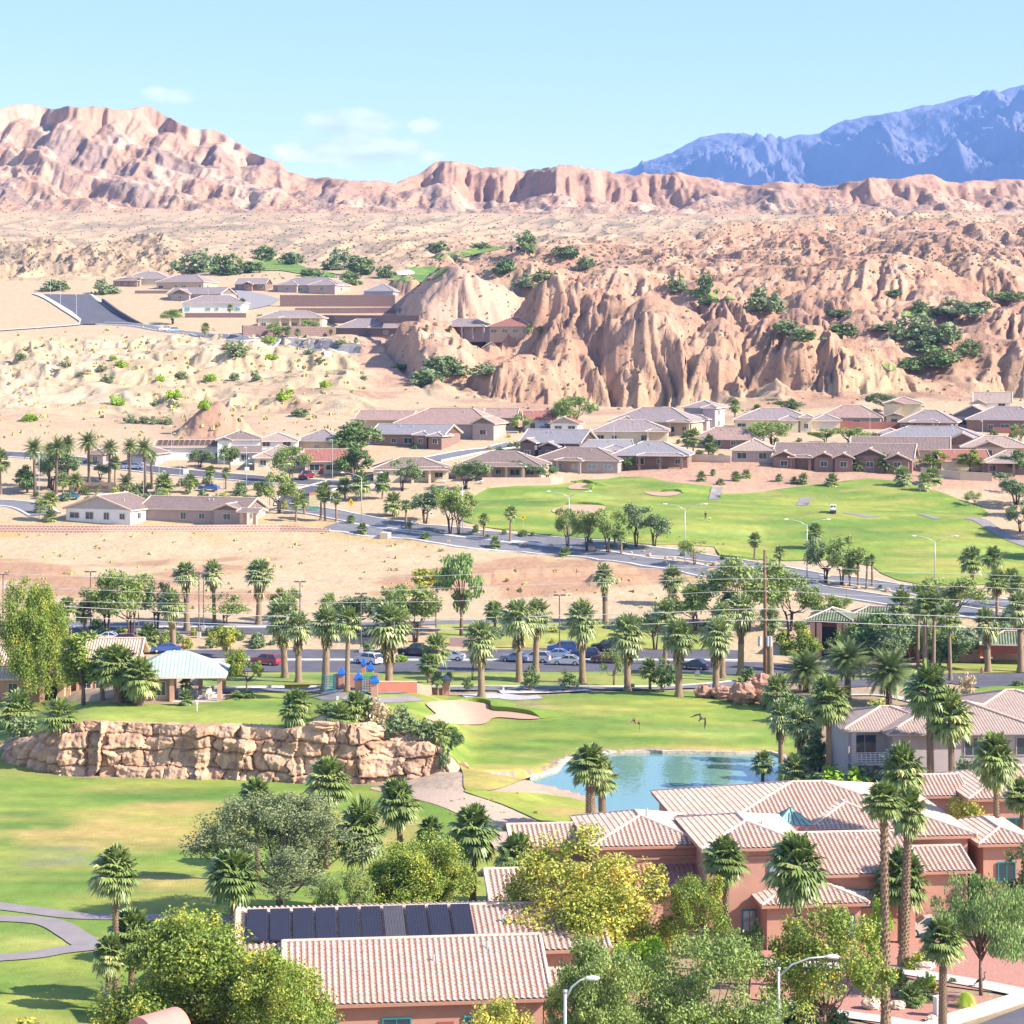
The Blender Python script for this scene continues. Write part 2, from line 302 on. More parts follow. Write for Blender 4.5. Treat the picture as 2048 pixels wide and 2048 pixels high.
def mat_roof(name, c1, c2, pitch=.33, course=.42, ribs=.05):
    """roof tiles laid out on the roof's own UVs in metres: barrels up the slope, courses across, tile-by-tile colour"""
    if name in MATS: return MATS[name]
    m = bpy.data.materials.new(name); t, b = nt(m); L = t.links; N = t.nodes.new
    uv = N('ShaderNodeUVMap'); sp = N('ShaderNodeSeparateXYZ'); L.new(uv.outputs[0], sp.inputs[0])
    def M(op, a, c=None):
        n = N('ShaderNodeMath'); n.operation = op
        for i, v in enumerate((a, c)):
            if v is None: continue
            if isinstance(v, (int, float)): n.inputs[i].default_value = v
            else: L.new(v, n.inputs[i])
        return n.outputs[0]
    u = M('DIVIDE', sp.outputs[0], pitch); v = M('DIVIDE', sp.outputs[1], course)
    cell = N('ShaderNodeCombineXYZ'); L.new(M('FLOOR', u), cell.inputs[0]); L.new(M('FLOOR', v), cell.inputs[1])
    wn_ = N('ShaderNodeTexWhiteNoise'); wn_.noise_dimensions = '2D'; L.new(cell.outputs[0], wn_.inputs['Vector'])
    no = N('ShaderNodeTexNoise'); no.inputs['Scale'].default_value = .35; no.inputs['Detail'].default_value = 5; L.new(uv.outputs[0], no.inputs['Vector'])
    f = M('ADD', M('MULTIPLY', wn_.outputs[0], .65), M('MULTIPLY', no.outputs[0], .5))
    mx = N('ShaderNodeMix'); mx.data_type = 'RGBA'; L.new(f, mx.inputs[0]); mx.inputs[6].default_value = (*c1, 1); mx.inputs[7].default_value = (*c2, 1)
    L.new(mx.outputs[2], b.inputs['Base Color']); b.inputs['Roughness'].default_value = .8; b.inputs['Specular IOR Level'].default_value = .3
    h = M('ADD', M('ABSOLUTE', M('SINE', M('MULTIPLY', u, math.pi))), M('MULTIPLY', M('FRACT', v), -.35))
    bp = N('ShaderNodeBump'); bp.inputs['Distance'].default_value = ribs; bp.inputs['Strength'].default_value = 1; L.new(h, bp.inputs['Height']); L.new(bp.outputs[0], b.inputs['Normal'])
    MATS[name] = m; return m
def mat_glass(name, col=(.03, .05, .07)):
    if name in MATS: return MATS[name]
    m = bpy.data.materials.new(name); t, b = nt(m)
    b.inputs['Base Color'].default_value = (*col, 1); b.inputs['Roughness'].default_value = .08; b.inputs['Specular IOR Level'].default_value = .8
    no = t.nodes.new('ShaderNodeTexNoise'); no.inputs['Scale'].default_value = .9; bp = t.nodes.new('ShaderNodeBump'); bp.inputs['Distance'].default_value = .02
    t.links.new(no.outputs[0], bp.inputs['Height']); t.links.new(bp.outputs[0], b.inputs['Normal'])
    MATS[name] = m; return m
def stucco(name, col): return mat('stucco_'+name, col, .9, .07, .6, .01, 18)
# ------------------------------------------------------------------ objects, labels
GROUND_ONLY = []
def link(o, parent=None):
    COL.objects.link(o)
    if parent is not None: o.parent = parent
    return o
def tag(o, label, cat, group=None, kind=None):
    if label: o['label'] = label
    if cat: o['category'] = cat
    if group: o['group'] = group
    if kind: o['kind'] = kind
    return o
def empty(name, loc, label, cat, rz=0, group=None, sc=1.0):
    o = bpy.data.objects.new(name, None); o.empty_display_size = .3; link(o)
    o.location = loc; o.rotation_euler = (0, 0, rz); o.scale = (sc, sc, sc) if not hasattr(sc, '__len__') else sc
    return tag(o, label, cat, group)
def put(name, mesh, parent, loc=(0, 0, 0), rot=(0, 0, 0), sc=(1, 1, 1)):
    o = bpy.data.objects.new(name, mesh); link(o, parent); o.location = loc; o.rotation_euler = rot; o.scale = sc; return o
class MB:
    """collects polygons (with a material slot and UVs) and links them as one mesh"""
    def __init__(s): s.v, s.f, s.m, s.uv = [], [], [], {}
    def add(s, vs, fs, m=0):
        o = len(s.v); s.v += [tuple(p) for p in vs]; s.f += [tuple(i+o for i in f) for f in fs]; s.m += [m]*len(fs); return s
    def face(s, vs, m=0, uv=None):
        if uv: s.uv[len(s.f)] = uv
        return s.add(vs, [tuple(range(len(vs)))], m)
    def box(s, x0, x1, y0, y1, z0, z1, m=0, M=None):
        vs = [Vector((x, y, z)) for z in (z0, z1) for x, y in ((x0, y0), (x1, y0), (x1, y1), (x0, y1))]
        if M is not None: vs = [M @ v for v in vs]
        return s.add(vs, [(3, 2, 1, 0), (4, 5, 6, 7), (0, 1, 5, 4), (1, 2, 6, 5), (2, 3, 7, 6), (3, 0, 4, 7)], m)
    def tube(s, pts, rad, n=7, m=0, cap=True):
        pts = [Vector(p) for p in pts]; o = len(s.v); k = len(pts)
        rad = rad if hasattr(rad, '__len__') else [rad]*k
        up = Vector((0, 0, 1)); a = None
        for i, p in enumerate(pts):
            d = (pts[min(i+1, k-1)]-pts[max(i-1, 0)]).normalized()
            if a is None: a = d.cross(up if abs(d.z) < .9 else Vector((1, 0, 0))).normalized()
            a = (a-d*a.dot(d)).normalized(); b = d.cross(a)
            for j in range(n):
                t = 2*math.pi*j/n; s.v.append(tuple(p+(a*math.cos(t)+b*math.sin(t))*rad[i]))
        fs = [(o+i*n+j, o+i*n+(j+1) % n, o+(i+1)*n+(j+1) % n, o+(i+1)*n+j) for i in range(k-1) for j in range(n)]
        if cap: fs += [tuple(o+j for j in range(n))[::-1], tuple(o+(k-1)*n+j for j in range(n))]
        s.f += fs; s.m += [m]*len(fs); return s
    def ball(s, c, r, m=0, n=8, k=5, jit=0, rnd=random):
        c = Vector(c); r = r if hasattr(r, '__len__') else (r, r, r); o = len(s.v)
        for i in range(k+1):
            th = math.pi*i/k
            for j in range(n):
                q = 1+jit*(rnd.random()-.5)
                s.v.append((c.x+r[0]*q*math.sin(th)*math.cos(2*math.pi*j/n), c.y+r[1]*q*math.sin(th)*math.sin(2*math.pi*j/n), c.z+r[2]*q*math.cos(th)))
        fs = [(o+i*n+j, o+(i+1)*n+j, o+(i+1)*n+(j+1) % n, o+i*n+(j+1) % n) for i in range(k) for j in range(n)]
        s.f += fs; s.m += [m]*len(fs); return s
    def mesh(s, name, mats, smooth=False):
        me = bpy.data.meshes.new(name); me.from_pydata(s.v, [], s.f)
        for x in (mats if isinstance(mats, (list, tuple)) else [mats]): me.materials.append(x)
        me.polygons.foreach_set('material_index', s.m)
        if s.uv:
            ul = me.uv_layers.new(name='UVMap')
            for i, uv in s.uv.items():
                for k, li in enumerate(me.polygons[i].loop_indices): ul.data[li].uv = uv[k]
        if smooth: me.polygons.foreach_set('use_smooth', [True]*len(me.polygons))
        me.update(); return me
    def obj(s, name, mats, parent=None, smooth=False):
        return link(bpy.data.objects.new(name, s.mesh(name, mats, smooth)), parent)
def np_mesh(name, V, Q, mats, cols=None, smooth=True):
    me = bpy.data.meshes.new(name); k = Q.shape[1]
    me.vertices.add(len(V)); me.vertices.foreach_set('co', np.ascontiguousarray(V, np.float32).ravel())
    me.loops.add(Q.size); me.loops.foreach_set('vertex_index', np.ascontiguousarray(Q, np.int32).ravel())
    me.polygons.add(len(Q)); me.polygons.foreach_set('loop_start', np.arange(0, Q.size, k, dtype=np.int32))
    me.polygons.foreach_set('use_smooth', np.full(len(Q), smooth)); me.update(calc_edges=True)
    if cols is not None:
        a = me.color_attributes.new('Col', 'FLOAT_COLOR', 'POINT'); c = np.ones((len(V), 4), np.float32); c[:, :3] = cols; a.data.foreach_set('color', c.ravel())
    for x in (mats if isinstance(mats, (list, tuple)) else [mats]): me.materials.append(x)
    me.validate(); return me
# ------------------------------------------------------------------ terrain mesh and its colours
def lerp3(a, b, t): return a + (b-a)*t[..., None]
C = lambda *c: np.array(c, float)
n1 = fbm(gX/38, gY/30, 4, 201); n2 = fbm(gX/9, gY/9, 3, 205); n3 = fbm(gX/130, gY/110, 3, 209)
colr = np.zeros(gX.shape+(3,)) + C(.50, .37, .235)
colr = lerp3(colr, C(.47, .33, .16), lot*sst(-.1, .35, n1))
colr = lerp3(colr, C(.40, .24, .15), sst(380, 395, gY)*sst(450, 436, gY)*sst(-.05, .3, n1+.25*n2)*sst(1500, 1300, gpx))
colr = lerp3(colr, C(.41, .255, .17), sst(600, 640, gY)*sst(760, 700, gY)*sst(-.2, .3, n1))
colr = lerp3(colr, C(.55, .42, .29), lowd*sst(0, .3, n1+n3))
colr = lerp3(colr, C(.48, .36, .225), lowd*sst(.05, .3, fbm(gX/30, gY/12, 3, 213)))
bcol = lerp3(np.zeros(gX.shape+(3,)) + C(.45, .275, .185), C(.52, .355, .25), sst(-.15, .35, n1))
bcol = lerp3(bcol, C(.37, .235, .17), sst(.12, .4, n2*.7+n3))
st = .5+.5*np.sin(H/1.15 + 1.6*fbm(gX/60, gY/60, 2, 217))
bcol = lerp3(bcol, C(.38, .22, .15), .35*st)
colr = lerp3(colr, bcol, np.clip(sst(690, 730, gY)*np.maximum(bad, .75*sst(700, 760, gpx)), 0, 1)*(1-sst(1500, 1700, gY)))
_pk = sst(690, 730, gY)*(1-sst(900, 1000, gY))*sst(690, 740, gpx)*(1-bad); colr = lerp3(colr, C(.50, .325, .24), _pk*.8)
colr = lerp3(colr, C(.45, .32, .215), allu*sst(950, 1150, gY))
colr = lerp3(colr, C(.30, .235, .17), allu*sst(1000, 1150, gY)*sst(.05, .4, fbm(gX/26, gY/60, 4, 221)))
mcol = lerp3(np.zeros(gX.shape+(3,)) + C(.42, .27, .195), C(.50, .36, .275), sst(-.1, .4, fbm(gX/30, gY/90, 4, 231)))
mcol = lerp3(mcol, C(.245, .185, .165), .8*sst(.05, .45, fbm(sk/38, gY/120, 4, 235)))
mcol = lerp3(mcol, C(.40, .235, .17), (1-mes)*sst(.55, .8, t)*.6)
mcol = lerp3(mcol, C(.26, .20, .16), sst(.98, 1, t)*mes*.5)
colr = lerp3(colr, mcol, sst(-.02, .1, t)*(gY > 1600))
# near yards
colr = lerp3(colr, C(.34, .25, .16), sst(330, 300, gY))
colr = lerp3(colr, C(.46, .35, .26), np.clip(ap*1.6, 0, 1))
colr = lerp3(colr, C(.44, .335, .25), sst(-14, -4, gX)*sst(14, 4, gX)*sst(205, 215, gY)*sst(246, 240, gY)*.9)
colr = lerp3(colr, C(.44, .265, .185), sst(1180, 1280, gpx)*sst(918, 930, gpy)*sst(990, 975, gpy)*(gY > 470)*.85)
colr = lerp3(colr, C(.36, .22, .155), np.clip(1.3-np.hypot((gpx-418)/95, (gpy-862)/40), 0, 1)*(gY > 560)*(gY < 720))  # brown dirt of the cone, its shaded face partly put into the colour
tm = mat('desert_ground', (1.0, 1.0, 1.0), .95, .16, .35, .28, .8, attr=True, col2=(.80, .78, .76), detail=9)
_nt = tm.node_tree
nr, ncl = gX.shape
idx = np.arange(nr*ncl).reshape(nr, ncl)
Q = np.stack([idx[:-1, :-1], idx[:-1, 1:], idx[1:, 1:], idx[1:, :-1]], -1).reshape(-1, 4)
rm_ = mat('badland_rock', (1.24, 1.17, 1.14), .95, .3, .11, 2.0, .16, attr=True, col2=(.80, .75, .72), detail=12)
for n_ in rm_.node_tree.nodes:
    if n_.type == 'TEX_NOISE': n_.inputs['Detail'].default_value = 10; n_.inputs['Roughness'].default_value = .72
me = np_mesh('terrain', np.stack([gX, gY, H], -1).reshape(-1, 3), Q, [tm, rm_], np.clip(colr, .02, .9).reshape(-1, 3))
_rk = (_bm > .35) | (t > .02) & (gY > 1600) | (bad_left > .4); me.polygons.foreach_set('material_index', _rk[:-1, :-1].astype(np.int32).ravel())
o = link(bpy.data.objects.new('terrain', me)); o['kind'] = 'structure'
# skirt of ground below and behind the camera, so the land goes on
mb = MB(); mb.face([(-400, -600, -43), (400, -600, -43), (29.2, 71, -41.05), (-29.2, 71, -41.05)]); o = mb.obj('ground', mat('near_ground', (.34, .25, .16), .95, .2, .2)); o['kind'] = 'structure'
# distant blue range
MP = [(1120, 372), (1255, 338), (1290, 325), (1340, 312), (1370, 290), (1400, 275), (1440, 270), (1480, 268), (1520, 275), (1565, 281), (1600, 270), (1640, 266), (1672, 247), (1695, 237), (1740, 232), (1800, 225), (1850, 210), (1890, 205), (1935, 193), (1985, 190), (2010, 178), (2048, 166), (2150, 150), (2300, 120), (2500, 150)]
mpx = np.linspace(1100, 2500, 420); tt = np.linspace(0, 1, 170); A, B = np.meshgrid(mpx, tt)
Ym = 13500 - 5200*(1-B)
Xm = (A-CX)/F*13500; zc = (HY-pw(A, MP))/F*13500
rr_ = ridged(Xm/900+B*1.1, B*1.9+Xm/2600, 5, 301) - .9
Zm = -50 + (zc+50)*np.clip(B, 0, 1)**.9 + (60+.16*zc)*rr_*np.sin(np.pi*np.clip(B, 0, 1))**.8 + 70*fbm(Xm/420, Ym/420, 5, 305)*sst(0, .3, B)*(1-.85*B**4)
_a, _b = np.gradient(Zm, axis=1)/(np.gradient(Xm, axis=1)), np.gradient(Zm, axis=0)/(np.gradient(Ym, axis=0)); _s = np.hypot(_a, _b)+1e-4
Zm = Zm + (gullies(Xm/620, Ym/620, -_b/_s*1.3, _a/_s*1.3, 4, 8)-.5)*48*(1-.85*B**3)
idx = np.arange(A.size).reshape(A.shape); Q = np.stack([idx[:-1, :-1], idx[:-1, 1:], idx[1:, 1:], idx[1:, :-1]], -1).reshape(-1, 4)
mm = mat('hazy_mountain_rock', (.17, .16, .25), .95, .3, .002, 12, .02)  # rock tinted blue: part of the distant haze sits in this colour
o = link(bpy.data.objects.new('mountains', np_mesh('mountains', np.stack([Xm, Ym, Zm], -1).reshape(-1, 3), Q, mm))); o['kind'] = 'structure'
# air: one closed box of thin haze around everything
mb = MB(); mb.box(-9000, 9000, -900, 15500, -70, 2600)
hm = bpy.data.materials.new('air'); hm.use_nodes = True; hn = hm.node_tree; hn.nodes.clear()
pv = hn.nodes.new('ShaderNodeVolumePrincipled'); ho = hn.nodes.new('ShaderNodeOutputMaterial'); hn.links.new(pv.outputs[0], ho.inputs['Volume'])
pv.inputs['Color'].default_value = (.22, .45, 1.0, 1); pv.inputs['Density'].default_value = 6e-5; pv.inputs['Anisotropy'].default_value = .0
HAZE = mb.obj('haze', hm); HAZE['kind'] = 'stuff'
# ------------------------------------------------------------------ sheets laid on the ground
def sheet(name, pts, m, off=.1, sp=2.0, smooth=6, colfn=None, kind='structure', zf=None, ymin=100, label=None, cat=None, group=None, parent=None):
    if smooth: pts = curve_pts(pts, smooth)
    w = []
    for px, py in pts:
        x, y = gxy(px, py, ymin)
        if zf is not None: y = zf*F/(HY-py); x = (px-CX)/F*y
        w.append((x, y))
    n = len(w); xs = [p[0] for p in w]; ys = [p[1] for p in w]
    gx, gy = np.meshgrid(np.arange(min(xs), max(xs), sp), np.arange(min(ys), max(ys), sp*1.3))
    gx = gx.ravel()+np.random.RandomState(1).uniform(-.2, .2, gx.size)*sp; gy = gy.ravel()
    k = inpoly(gx, gy, w); inner = list(zip(gx[k], gy[k]))[:14000]
    co = [Vector(p) for p in w] + [Vector(p) for p in inner]
    vo, _, fo, *_r = geometry.delaunay_2d_cdt(co, [], [list(range(n))], 1, 1e-4)
    V = np.array([(p.x, p.y) for p in vo]); 
    Z = (hgt(V[:, 0], V[:, 1]) + off) if zf is None else np.full(len(V), zf)
    T = np.array([f for f in fo if len(f) == 3])
    a, b, c = V[T[:, 0]], V[T[:, 1]], V[T[:, 2]]; fl = ((b-a)[:, 0]*(c-a)[:, 1]-(b-a)[:, 1]*(c-a)[:, 0]) < 0; T[fl] = T[fl][:, ::-1]
    V3 = np.column_stack([V, Z]); cols = None
    if colfn: cols = colfn(CX+F*V3[:, 0]/V3[:, 1], HY-F*V3[:, 2]/V3[:, 1], V3)
    o = link(bpy.data.objects.new(name, np_mesh(name, V3, T, m, cols)), parent)
    if kind: o['kind'] = kind
    if label: tag(o, label, cat, group)
    return o
def ribbon(name, cl, m, wid, off=.1, kind='structure', n=8, thick=0):
    """a strip of even real width along a centre line given in pixels"""
    c = [Vector(gxy(*p)) for p in curve_pts(cl, n, False)]; V = []; 
    for i, p in enumerate(c):
        d = (c[min(i+1, len(c)-1)]-c[max(i-1, 0)]).normalized(); q = Vector((-d.y, d.x))*wid/2
        for k in (-1, -.33, .33, 1):
            v = p+q*k; V.append((v.x, v.y, float(hgt(v.x, v.y))+off))
    Q = [(i*4+k, i*4+4+k, i*4+5+k, i*4+1+k) for i in range(len(c)-1) for k in range(3)]
    if thick:
        b = len(V); V += [(x, y, z-thick) for x, y, z in V]
        Q += [(i*4, b+i*4, b+i*4+4, i*4+4)[::-1] for i in range(len(c)-1)] + [(i*4+3, b+i*4+3, b+i*4+7, i*4+7) for i in range(len(c)-1)]
    me = np_mesh(name, np.array(V), np.array(Q), m, smooth=False); o = link(bpy.data.objects.new(name, me)); o['kind'] = kind; return o
def blobs(px, py, lst, base_c):
    c = np.zeros((len(px), 3)) + C(*base_c)
    for x, y, rx, ry, cc in lst:
        d = ((px-x)/rx)**2+((py-y)/ry)**2 + .35*fbm(px/60, py/25, 3, 51)
        c = lerp3(c, C(*cc), sst(1.1, .45, d))
    return c
GR, TAN, YEL, PALE, DK = (.20, .285, .048), (.47, .335, .12), (.34, .355, .07), (.30, .37, .085), (.12, .215, .035)
gm = mat('mown_grass', (1.0, 1.0, 1.0), .95, .2, .9, .06, 5, attr=True, col2=(.72, .75, .66), detail=10)
def grass_cols(lst, bc=GR):
    def f(px, py, V):
        c = blobs(px, py, lst, bc)
        s = fbm(V[:, 0]/26, V[:, 1]/6, 3, 61); c = lerp3(c, C(*TAN), .38*sst(.05, .5, fbm(V[:, 0]/18+9, V[:, 1]/9, 4, 71)))
        return np.clip(lerp3(lerp3(c, C(*YEL), sst(.0, .4, s)*.6), C(*DK), sst(-.02, -.42, s)*.45)*(1+.055*np.sign(np.sin((V[:, 0]*.55+V[:, 1]*.84)*2*np.pi/5.2)))[:, None]*(1+.10*fbm(V[:, 0]/3, V[:, 1]/2, 3, 67))[:, None], .01, .9)
    return f
asp = mat('asphalt', (.105, .10, .12), .9, .18, .3, .01, 8)
asp2 = mat('asphalt_faded', (.17, .165, .185), .9, .15, .3, .01, 8)
con = mat('concrete', (.52, .48, .44), .9, .1, .4, .01, 6)
kerbm = mat('kerb_concrete', (.60, .57, .52), .9, .08, .6)
sandm = mat('bunker_sand', (.47, .29, .21), .95, .05, .8, .02, 5)
gravelm = mat('red_gravel', (.52, .27, .21), .95, .4, 7, .03, 14, col2=(.33, .15, .12))
pathm = mat('cart_path', (.25, .22, .22), .9, .1, .5)
def to_px(z, ox, oy, pts): return [(ox+x/z, oy+y/z) for x, y in pts]
# scrub of the slopes: nobody could count it
def scrub(n, seed, area, name, m, s0, s1, ymin=380):
    rg = np.random.RandomState(seed); V = []; T = []; k = 0; tries = 0
    while k < n and tries < 40*n:
        tries += 1
        px, py = area(rg); x, y = gxy(px, py)
        if y > 2290 or y < ymin: continue
        z = float(hgt(x, y)); s = rg.uniform(s0, s1)*(1+.4*rg.rand())
        b = len(V)
        for q in range(7):
            a = rg.uniform(0, 6.28); r = s*rg.uniform(.2, .8); h = s*rg.uniform(.3, .75); c = np.array([x+math.cos(a)*r*.5, y+math.sin(a)*r*.5, z])
            d = rg.uniform(0, 6.28); e = np.array([math.cos(d), math.sin(d), 0])*s*.55
            V += [c-e-[0, 0, .2], c+e-[0, 0, .2], c+e*.5+[0, 0, h], c-e*.5+[0, 0, h*.9]]; T.append((len(V)-4, len(V)-3, len(V)-2, len(V)-1))
        k += 1
    o = link(bpy.data.objects.new(name, np_mesh(name, np.array(V), np.array(T), m, smooth=False))); o['kind'] = 'stuff'; return o
# fairway below the rock face
sheet('fairway', [(-120, 1496), (0, 1500), (60, 1538), (150, 1556), (330, 1559), (500, 1563), (640, 1572), (760, 1574), (868, 1600), (960, 1650), (1010, 1700), (1040, 1780), (900, 1900), (600, 1990), (400, 2060), (250, 2160), (-120, 2160)], gm, .1, 1.6, 4,
      grass_cols([(240, 1665, 260, 46, TAN), (360, 1620, 160, 22, TAN), (60, 1640, 120, 20, DK), (330, 1590, 200, 16, DK), (190, 1755, 240, 26, DK), (350, 1765, 100, 18, TAN), (110, 1715, 90, 26, (.23, .24, .12)), (750, 1660, 120, 40, TAN), (620, 1640, 60, 30, YEL), (60, 1885, 130, 30, PALE), (60, 2010, 90, 40, YEL), (1000, 1720, 60, 60, YEL)]))
sheet('green', [(-100, 1490), (0, 1488), (60, 1470), (180, 1447), (300, 1451), (430, 1452), (560, 1459), (640, 1448), (720, 1458), (800, 1470), (860, 1492), (905, 1515), (925, 1545), (930, 1580), (960, 1584), (1000, 1578), (1062, 1555), (1112, 1538), (1124, 1524), (1160, 1514), (1216, 1505), (1330, 1504), (1450, 1506), (1600, 1508), (1600, 1430), (1540, 1418), (1490, 1398), (1430, 1393), (1390, 1385), (1300, 1383), (1200, 1386), (1100, 1392), (1000, 1399), (900, 1393), (760, 1384), (690, 1388), (560, 1384), (470, 1392), (440, 1405), (300, 1410), (140, 1404), (-100, 1404)], gm, .1, 1.5, 4,
      grass_cols([(1000, 1555, 120, 30, TAN), (1150, 1530, 60, 14, TAN), (1400, 1500, 200, 8, TAN), (1040, 1415, 80, 14, (.36, .29, .14)), (300, 1436, 320, 16, PALE), (1300, 1410, 200, 14, YEL), (1180, 1475, 250, 12, DK), (1000, 1500, 120, 12, DK), (1400, 1465, 160, 12, PALE)]))
sheet('green', [(930, 1582), (1000, 1585), (1060, 1587), (1130, 1595), (1172, 1608), (1174, 1626), (1120, 1650), (1085, 1645), (1010, 1612), (950, 1592)], gm, .1, 1.2, 4, grass_cols([(1120, 1622, 60, 10, TAN)], YEL))
sheet('grass_strip', [(400, 1348), (560, 1346), (800, 1346), (1000, 1345), (1200, 1344), (1400, 1346), (1530, 1350), (1530, 1377), (1400, 1376), (1200, 1375), (1000, 1375), (850, 1376), (640, 1370), (400, 1374)], gm, .12, 1.6, 0, grass_cols([(700, 1360, 80, 10, DK)], (.25, .31, .09)))
sheet('grass_strip', [(870, 1240), (1000, 1247), (1300, 1247), (1420, 1252), (1440, 1300), (1200, 1300), (1000, 1296), (880, 1288)], gm, .12, 1.6, 0, grass_cols([], (.33, .36, .10)))
sheet('lawn', [(1500, 1348), (1700, 1352), (1900, 1326), (2110, 1318), (2110, 1345), (1906, 1348), (1700, 1362), (1500, 1368)], gm, .12, 1.6, 0, grass_cols([(2000, 1338, 60, 6, YEL)], (.27, .31, .09)))
sheet('lawn', [(1930, 1398), (1960, 1377), (2010, 1374), (2110, 1376), (2110, 1425), (2040, 1418), (1960, 1413)], gm, .12, 1.5, 3, grass_cols([]))
sheet('lawn', [(1975, 1785), (2110, 1778), (2110, 1830), (1985, 1835)], gm, .1, 1.0, 0, grass_cols([]))
# pond
wm = bpy.data.materials.new('pond_water'); t_, b_ = nt(wm); b_.inputs['Base Color'].default_value = (.14, .27, .23, 1); b_.inputs['Roughness'].default_value = .03; b_.inputs['Specular IOR Level'].default_value = .6
no_ = t_.nodes.new('ShaderNodeTexNoise'); mp_ = t_.nodes.new('ShaderNodeMapping'); tc_ = t_.nodes.new('ShaderNodeTexCoord'); mp_.inputs['Scale'].default_value = (1.2, .55, 1); no_.inputs['Scale'].default_value = 1.3; no_.inputs['Detail'].default_value = 3
bp_ = t_.nodes.new('ShaderNodeBump'); bp_.inputs['Distance'].default_value = .03; t_.links.new(tc_.outputs['Object'], mp_.inputs[0]); t_.links.new(mp_.outputs[0], no_.inputs['Vector']); t_.links.new(no_.outputs[0], bp_.inputs['Height']); t_.links.new(bp_.outputs[0], b_.inputs['Normal'])
o = sheet('pond_water', [((p[0]), p[1]) for p in POND], wm, 0, 3, 6, None, 'structure', WZ)
def strip3(pts_w, wid, zb, zt, m, name, lab, cat):
    mb = MB(); n = len(pts_w)
    for i in range(n-1):
        a, b = Vector(pts_w[i]), Vector(pts_w[i+1]); d = (b-a).normalized(); q = Vector((-d.y, d.x))*wid/2
        for k in range(1):
            r = random.Random(i); zt_ = zt+r.uniform(-.05, .06)
            vs = [(*(a+q), zb), (*(a-q), zb), (*(b-q), zb), (*(b+q), zb), (*(a+q*.7), zt_), (*(a-q*.7), zt_), (*(b-q*.7), zt_), (*(b+q*.7), zt_)]
            mb.add(vs, [(4, 5, 6, 7), (0, 1, 5, 4), (1, 2, 6, 5), (2, 3, 7, 6), (3, 0, 4, 7)])
    o = mb.obj(name, m); tag(o, lab, cat); return o
_pw = pond_w
strip3(_pw[:len(_pw)*9//19], .7, WZ-.3, WZ+.32, mat('pond_stone', (.50, .42, .34), .9, .4, 2.5), 'pond_edging', 'pale stone edging along the far bank of the pond', 'edging')
strip3(_pw[len(_pw)*14//19:], .5, WZ-.3, WZ+.14, mat('pond_stone', (.5, .42, .34)), 'pond_edging', 'low stone edging on the near bank of the pond under the two palms', 'edging')
sheet('dirt_slope', [(740, 1580), (800, 1577), (870, 1580), (925, 1588), (1000, 1612), (1080, 1650), (1115, 1690), (1050, 1735), (990, 1700), (930, 1640), (860, 1608)], mat('pale_dirt', (.50, .37, .29), .95, .3, 1.8, .06, 6, col2=(.42, .31, .235), detail=10), .14, 1.2, 4)
scrub(60, 12, lambda rg: (rg.uniform(780, 1080), rg.uniform(1585, 1690)), 'desert_scrub', mat_leaf('dry_scrub', (.26, .22, .09), (.34, .28, .12), (.2, .22, .09), .2, .2), .12, .4, 0)
# bunkers: sand with a raised turf lip on the sun side
def bunker(pts, lip, lab, h=.55, name='bunker'):
    s = sheet(name, pts, sandm, .24, 1.2, 5, None, 'structure')
    if lip:
        w = [Vector(gxy(*p)) for p in curve_pts(lip, 5, False)]; mb = MB(); n = len(w); V = []
        for i, p in enumerate(w):
            d = (w[min(i+1, n-1)]-w[max(i-1, 0)]).normalized(); q = Vector((-d.y, d.x))
            if q.y < 0: q = -q
            e = math.sin(math.pi*min(1, (i+.3)/(n*.25), (n-i-.7)/(n*.2)))if False else min(1, (i+.2)/(n*.2), (n-i-.8)/(n*.15))
            z = float(hgt(p.x, p.y)); V += [(p.x-q.x*.1, p.y-q.y*.1, z+.1), (p.x, p.y, z+.16+h*e), (p.x+q.x*1.0, p.y+q.y*1.0, z+.14+h*e), (p.x+q.x*3.4, p.y+q.y*3.4, float(hgt(p.x+q.x*3.4, p.y+q.y*3.4))+.08)]
        Qs = [(i*4+k, i*4+4+k, i*4+5+k, i*4+1+k) for i in range(n-1) for k in range(3)]
        me = np_mesh(name, np.array(V), np.array(Qs), gm, np.tile(C(*GR), (len(V), 1)), False); o = link(bpy.data.objects.new('bunker_lip', me)); o['kind'] = 'structure'
Z1 = lambda p: to_px(3.864, 800, 1080, p)
bunker(Z1([(205, 1275), (330, 1258), (440, 1250), (560, 1262), (680, 1285), (700, 1330), (850, 1342), (1000, 1365), (1085, 1390), (960, 1397), (740, 1385), (640, 1435), (440, 1438), (300, 1425), (190, 1385), (275, 1360), (250, 1330)]), Z1([(400, 1250), (560, 1258), (690, 1280), (712, 1322), (850, 1335), (1000, 1358), (1092, 1388)]), '')
bunker([(1136, 978), (1150, 969), (1172, 968), (1186, 973), (1180, 979), (1155, 980)], [(1150, 968), (1172, 967), (1188, 973), (1184, 979)], '', .7)
bunker([(1103, 1024), (1130, 1013), (1160, 1011), (1208, 1014), (1205, 1024), (1180, 1032), (1140, 1033)], [(1135, 1012), (1165, 1010), (1212, 1013)], '', .5)
bunker([(1288, 986), (1320, 986), (1350, 985), (1362, 987), (1345, 993), (1310, 993)], [(1320, 985), (1350, 984), (1365, 987)], '', .5)
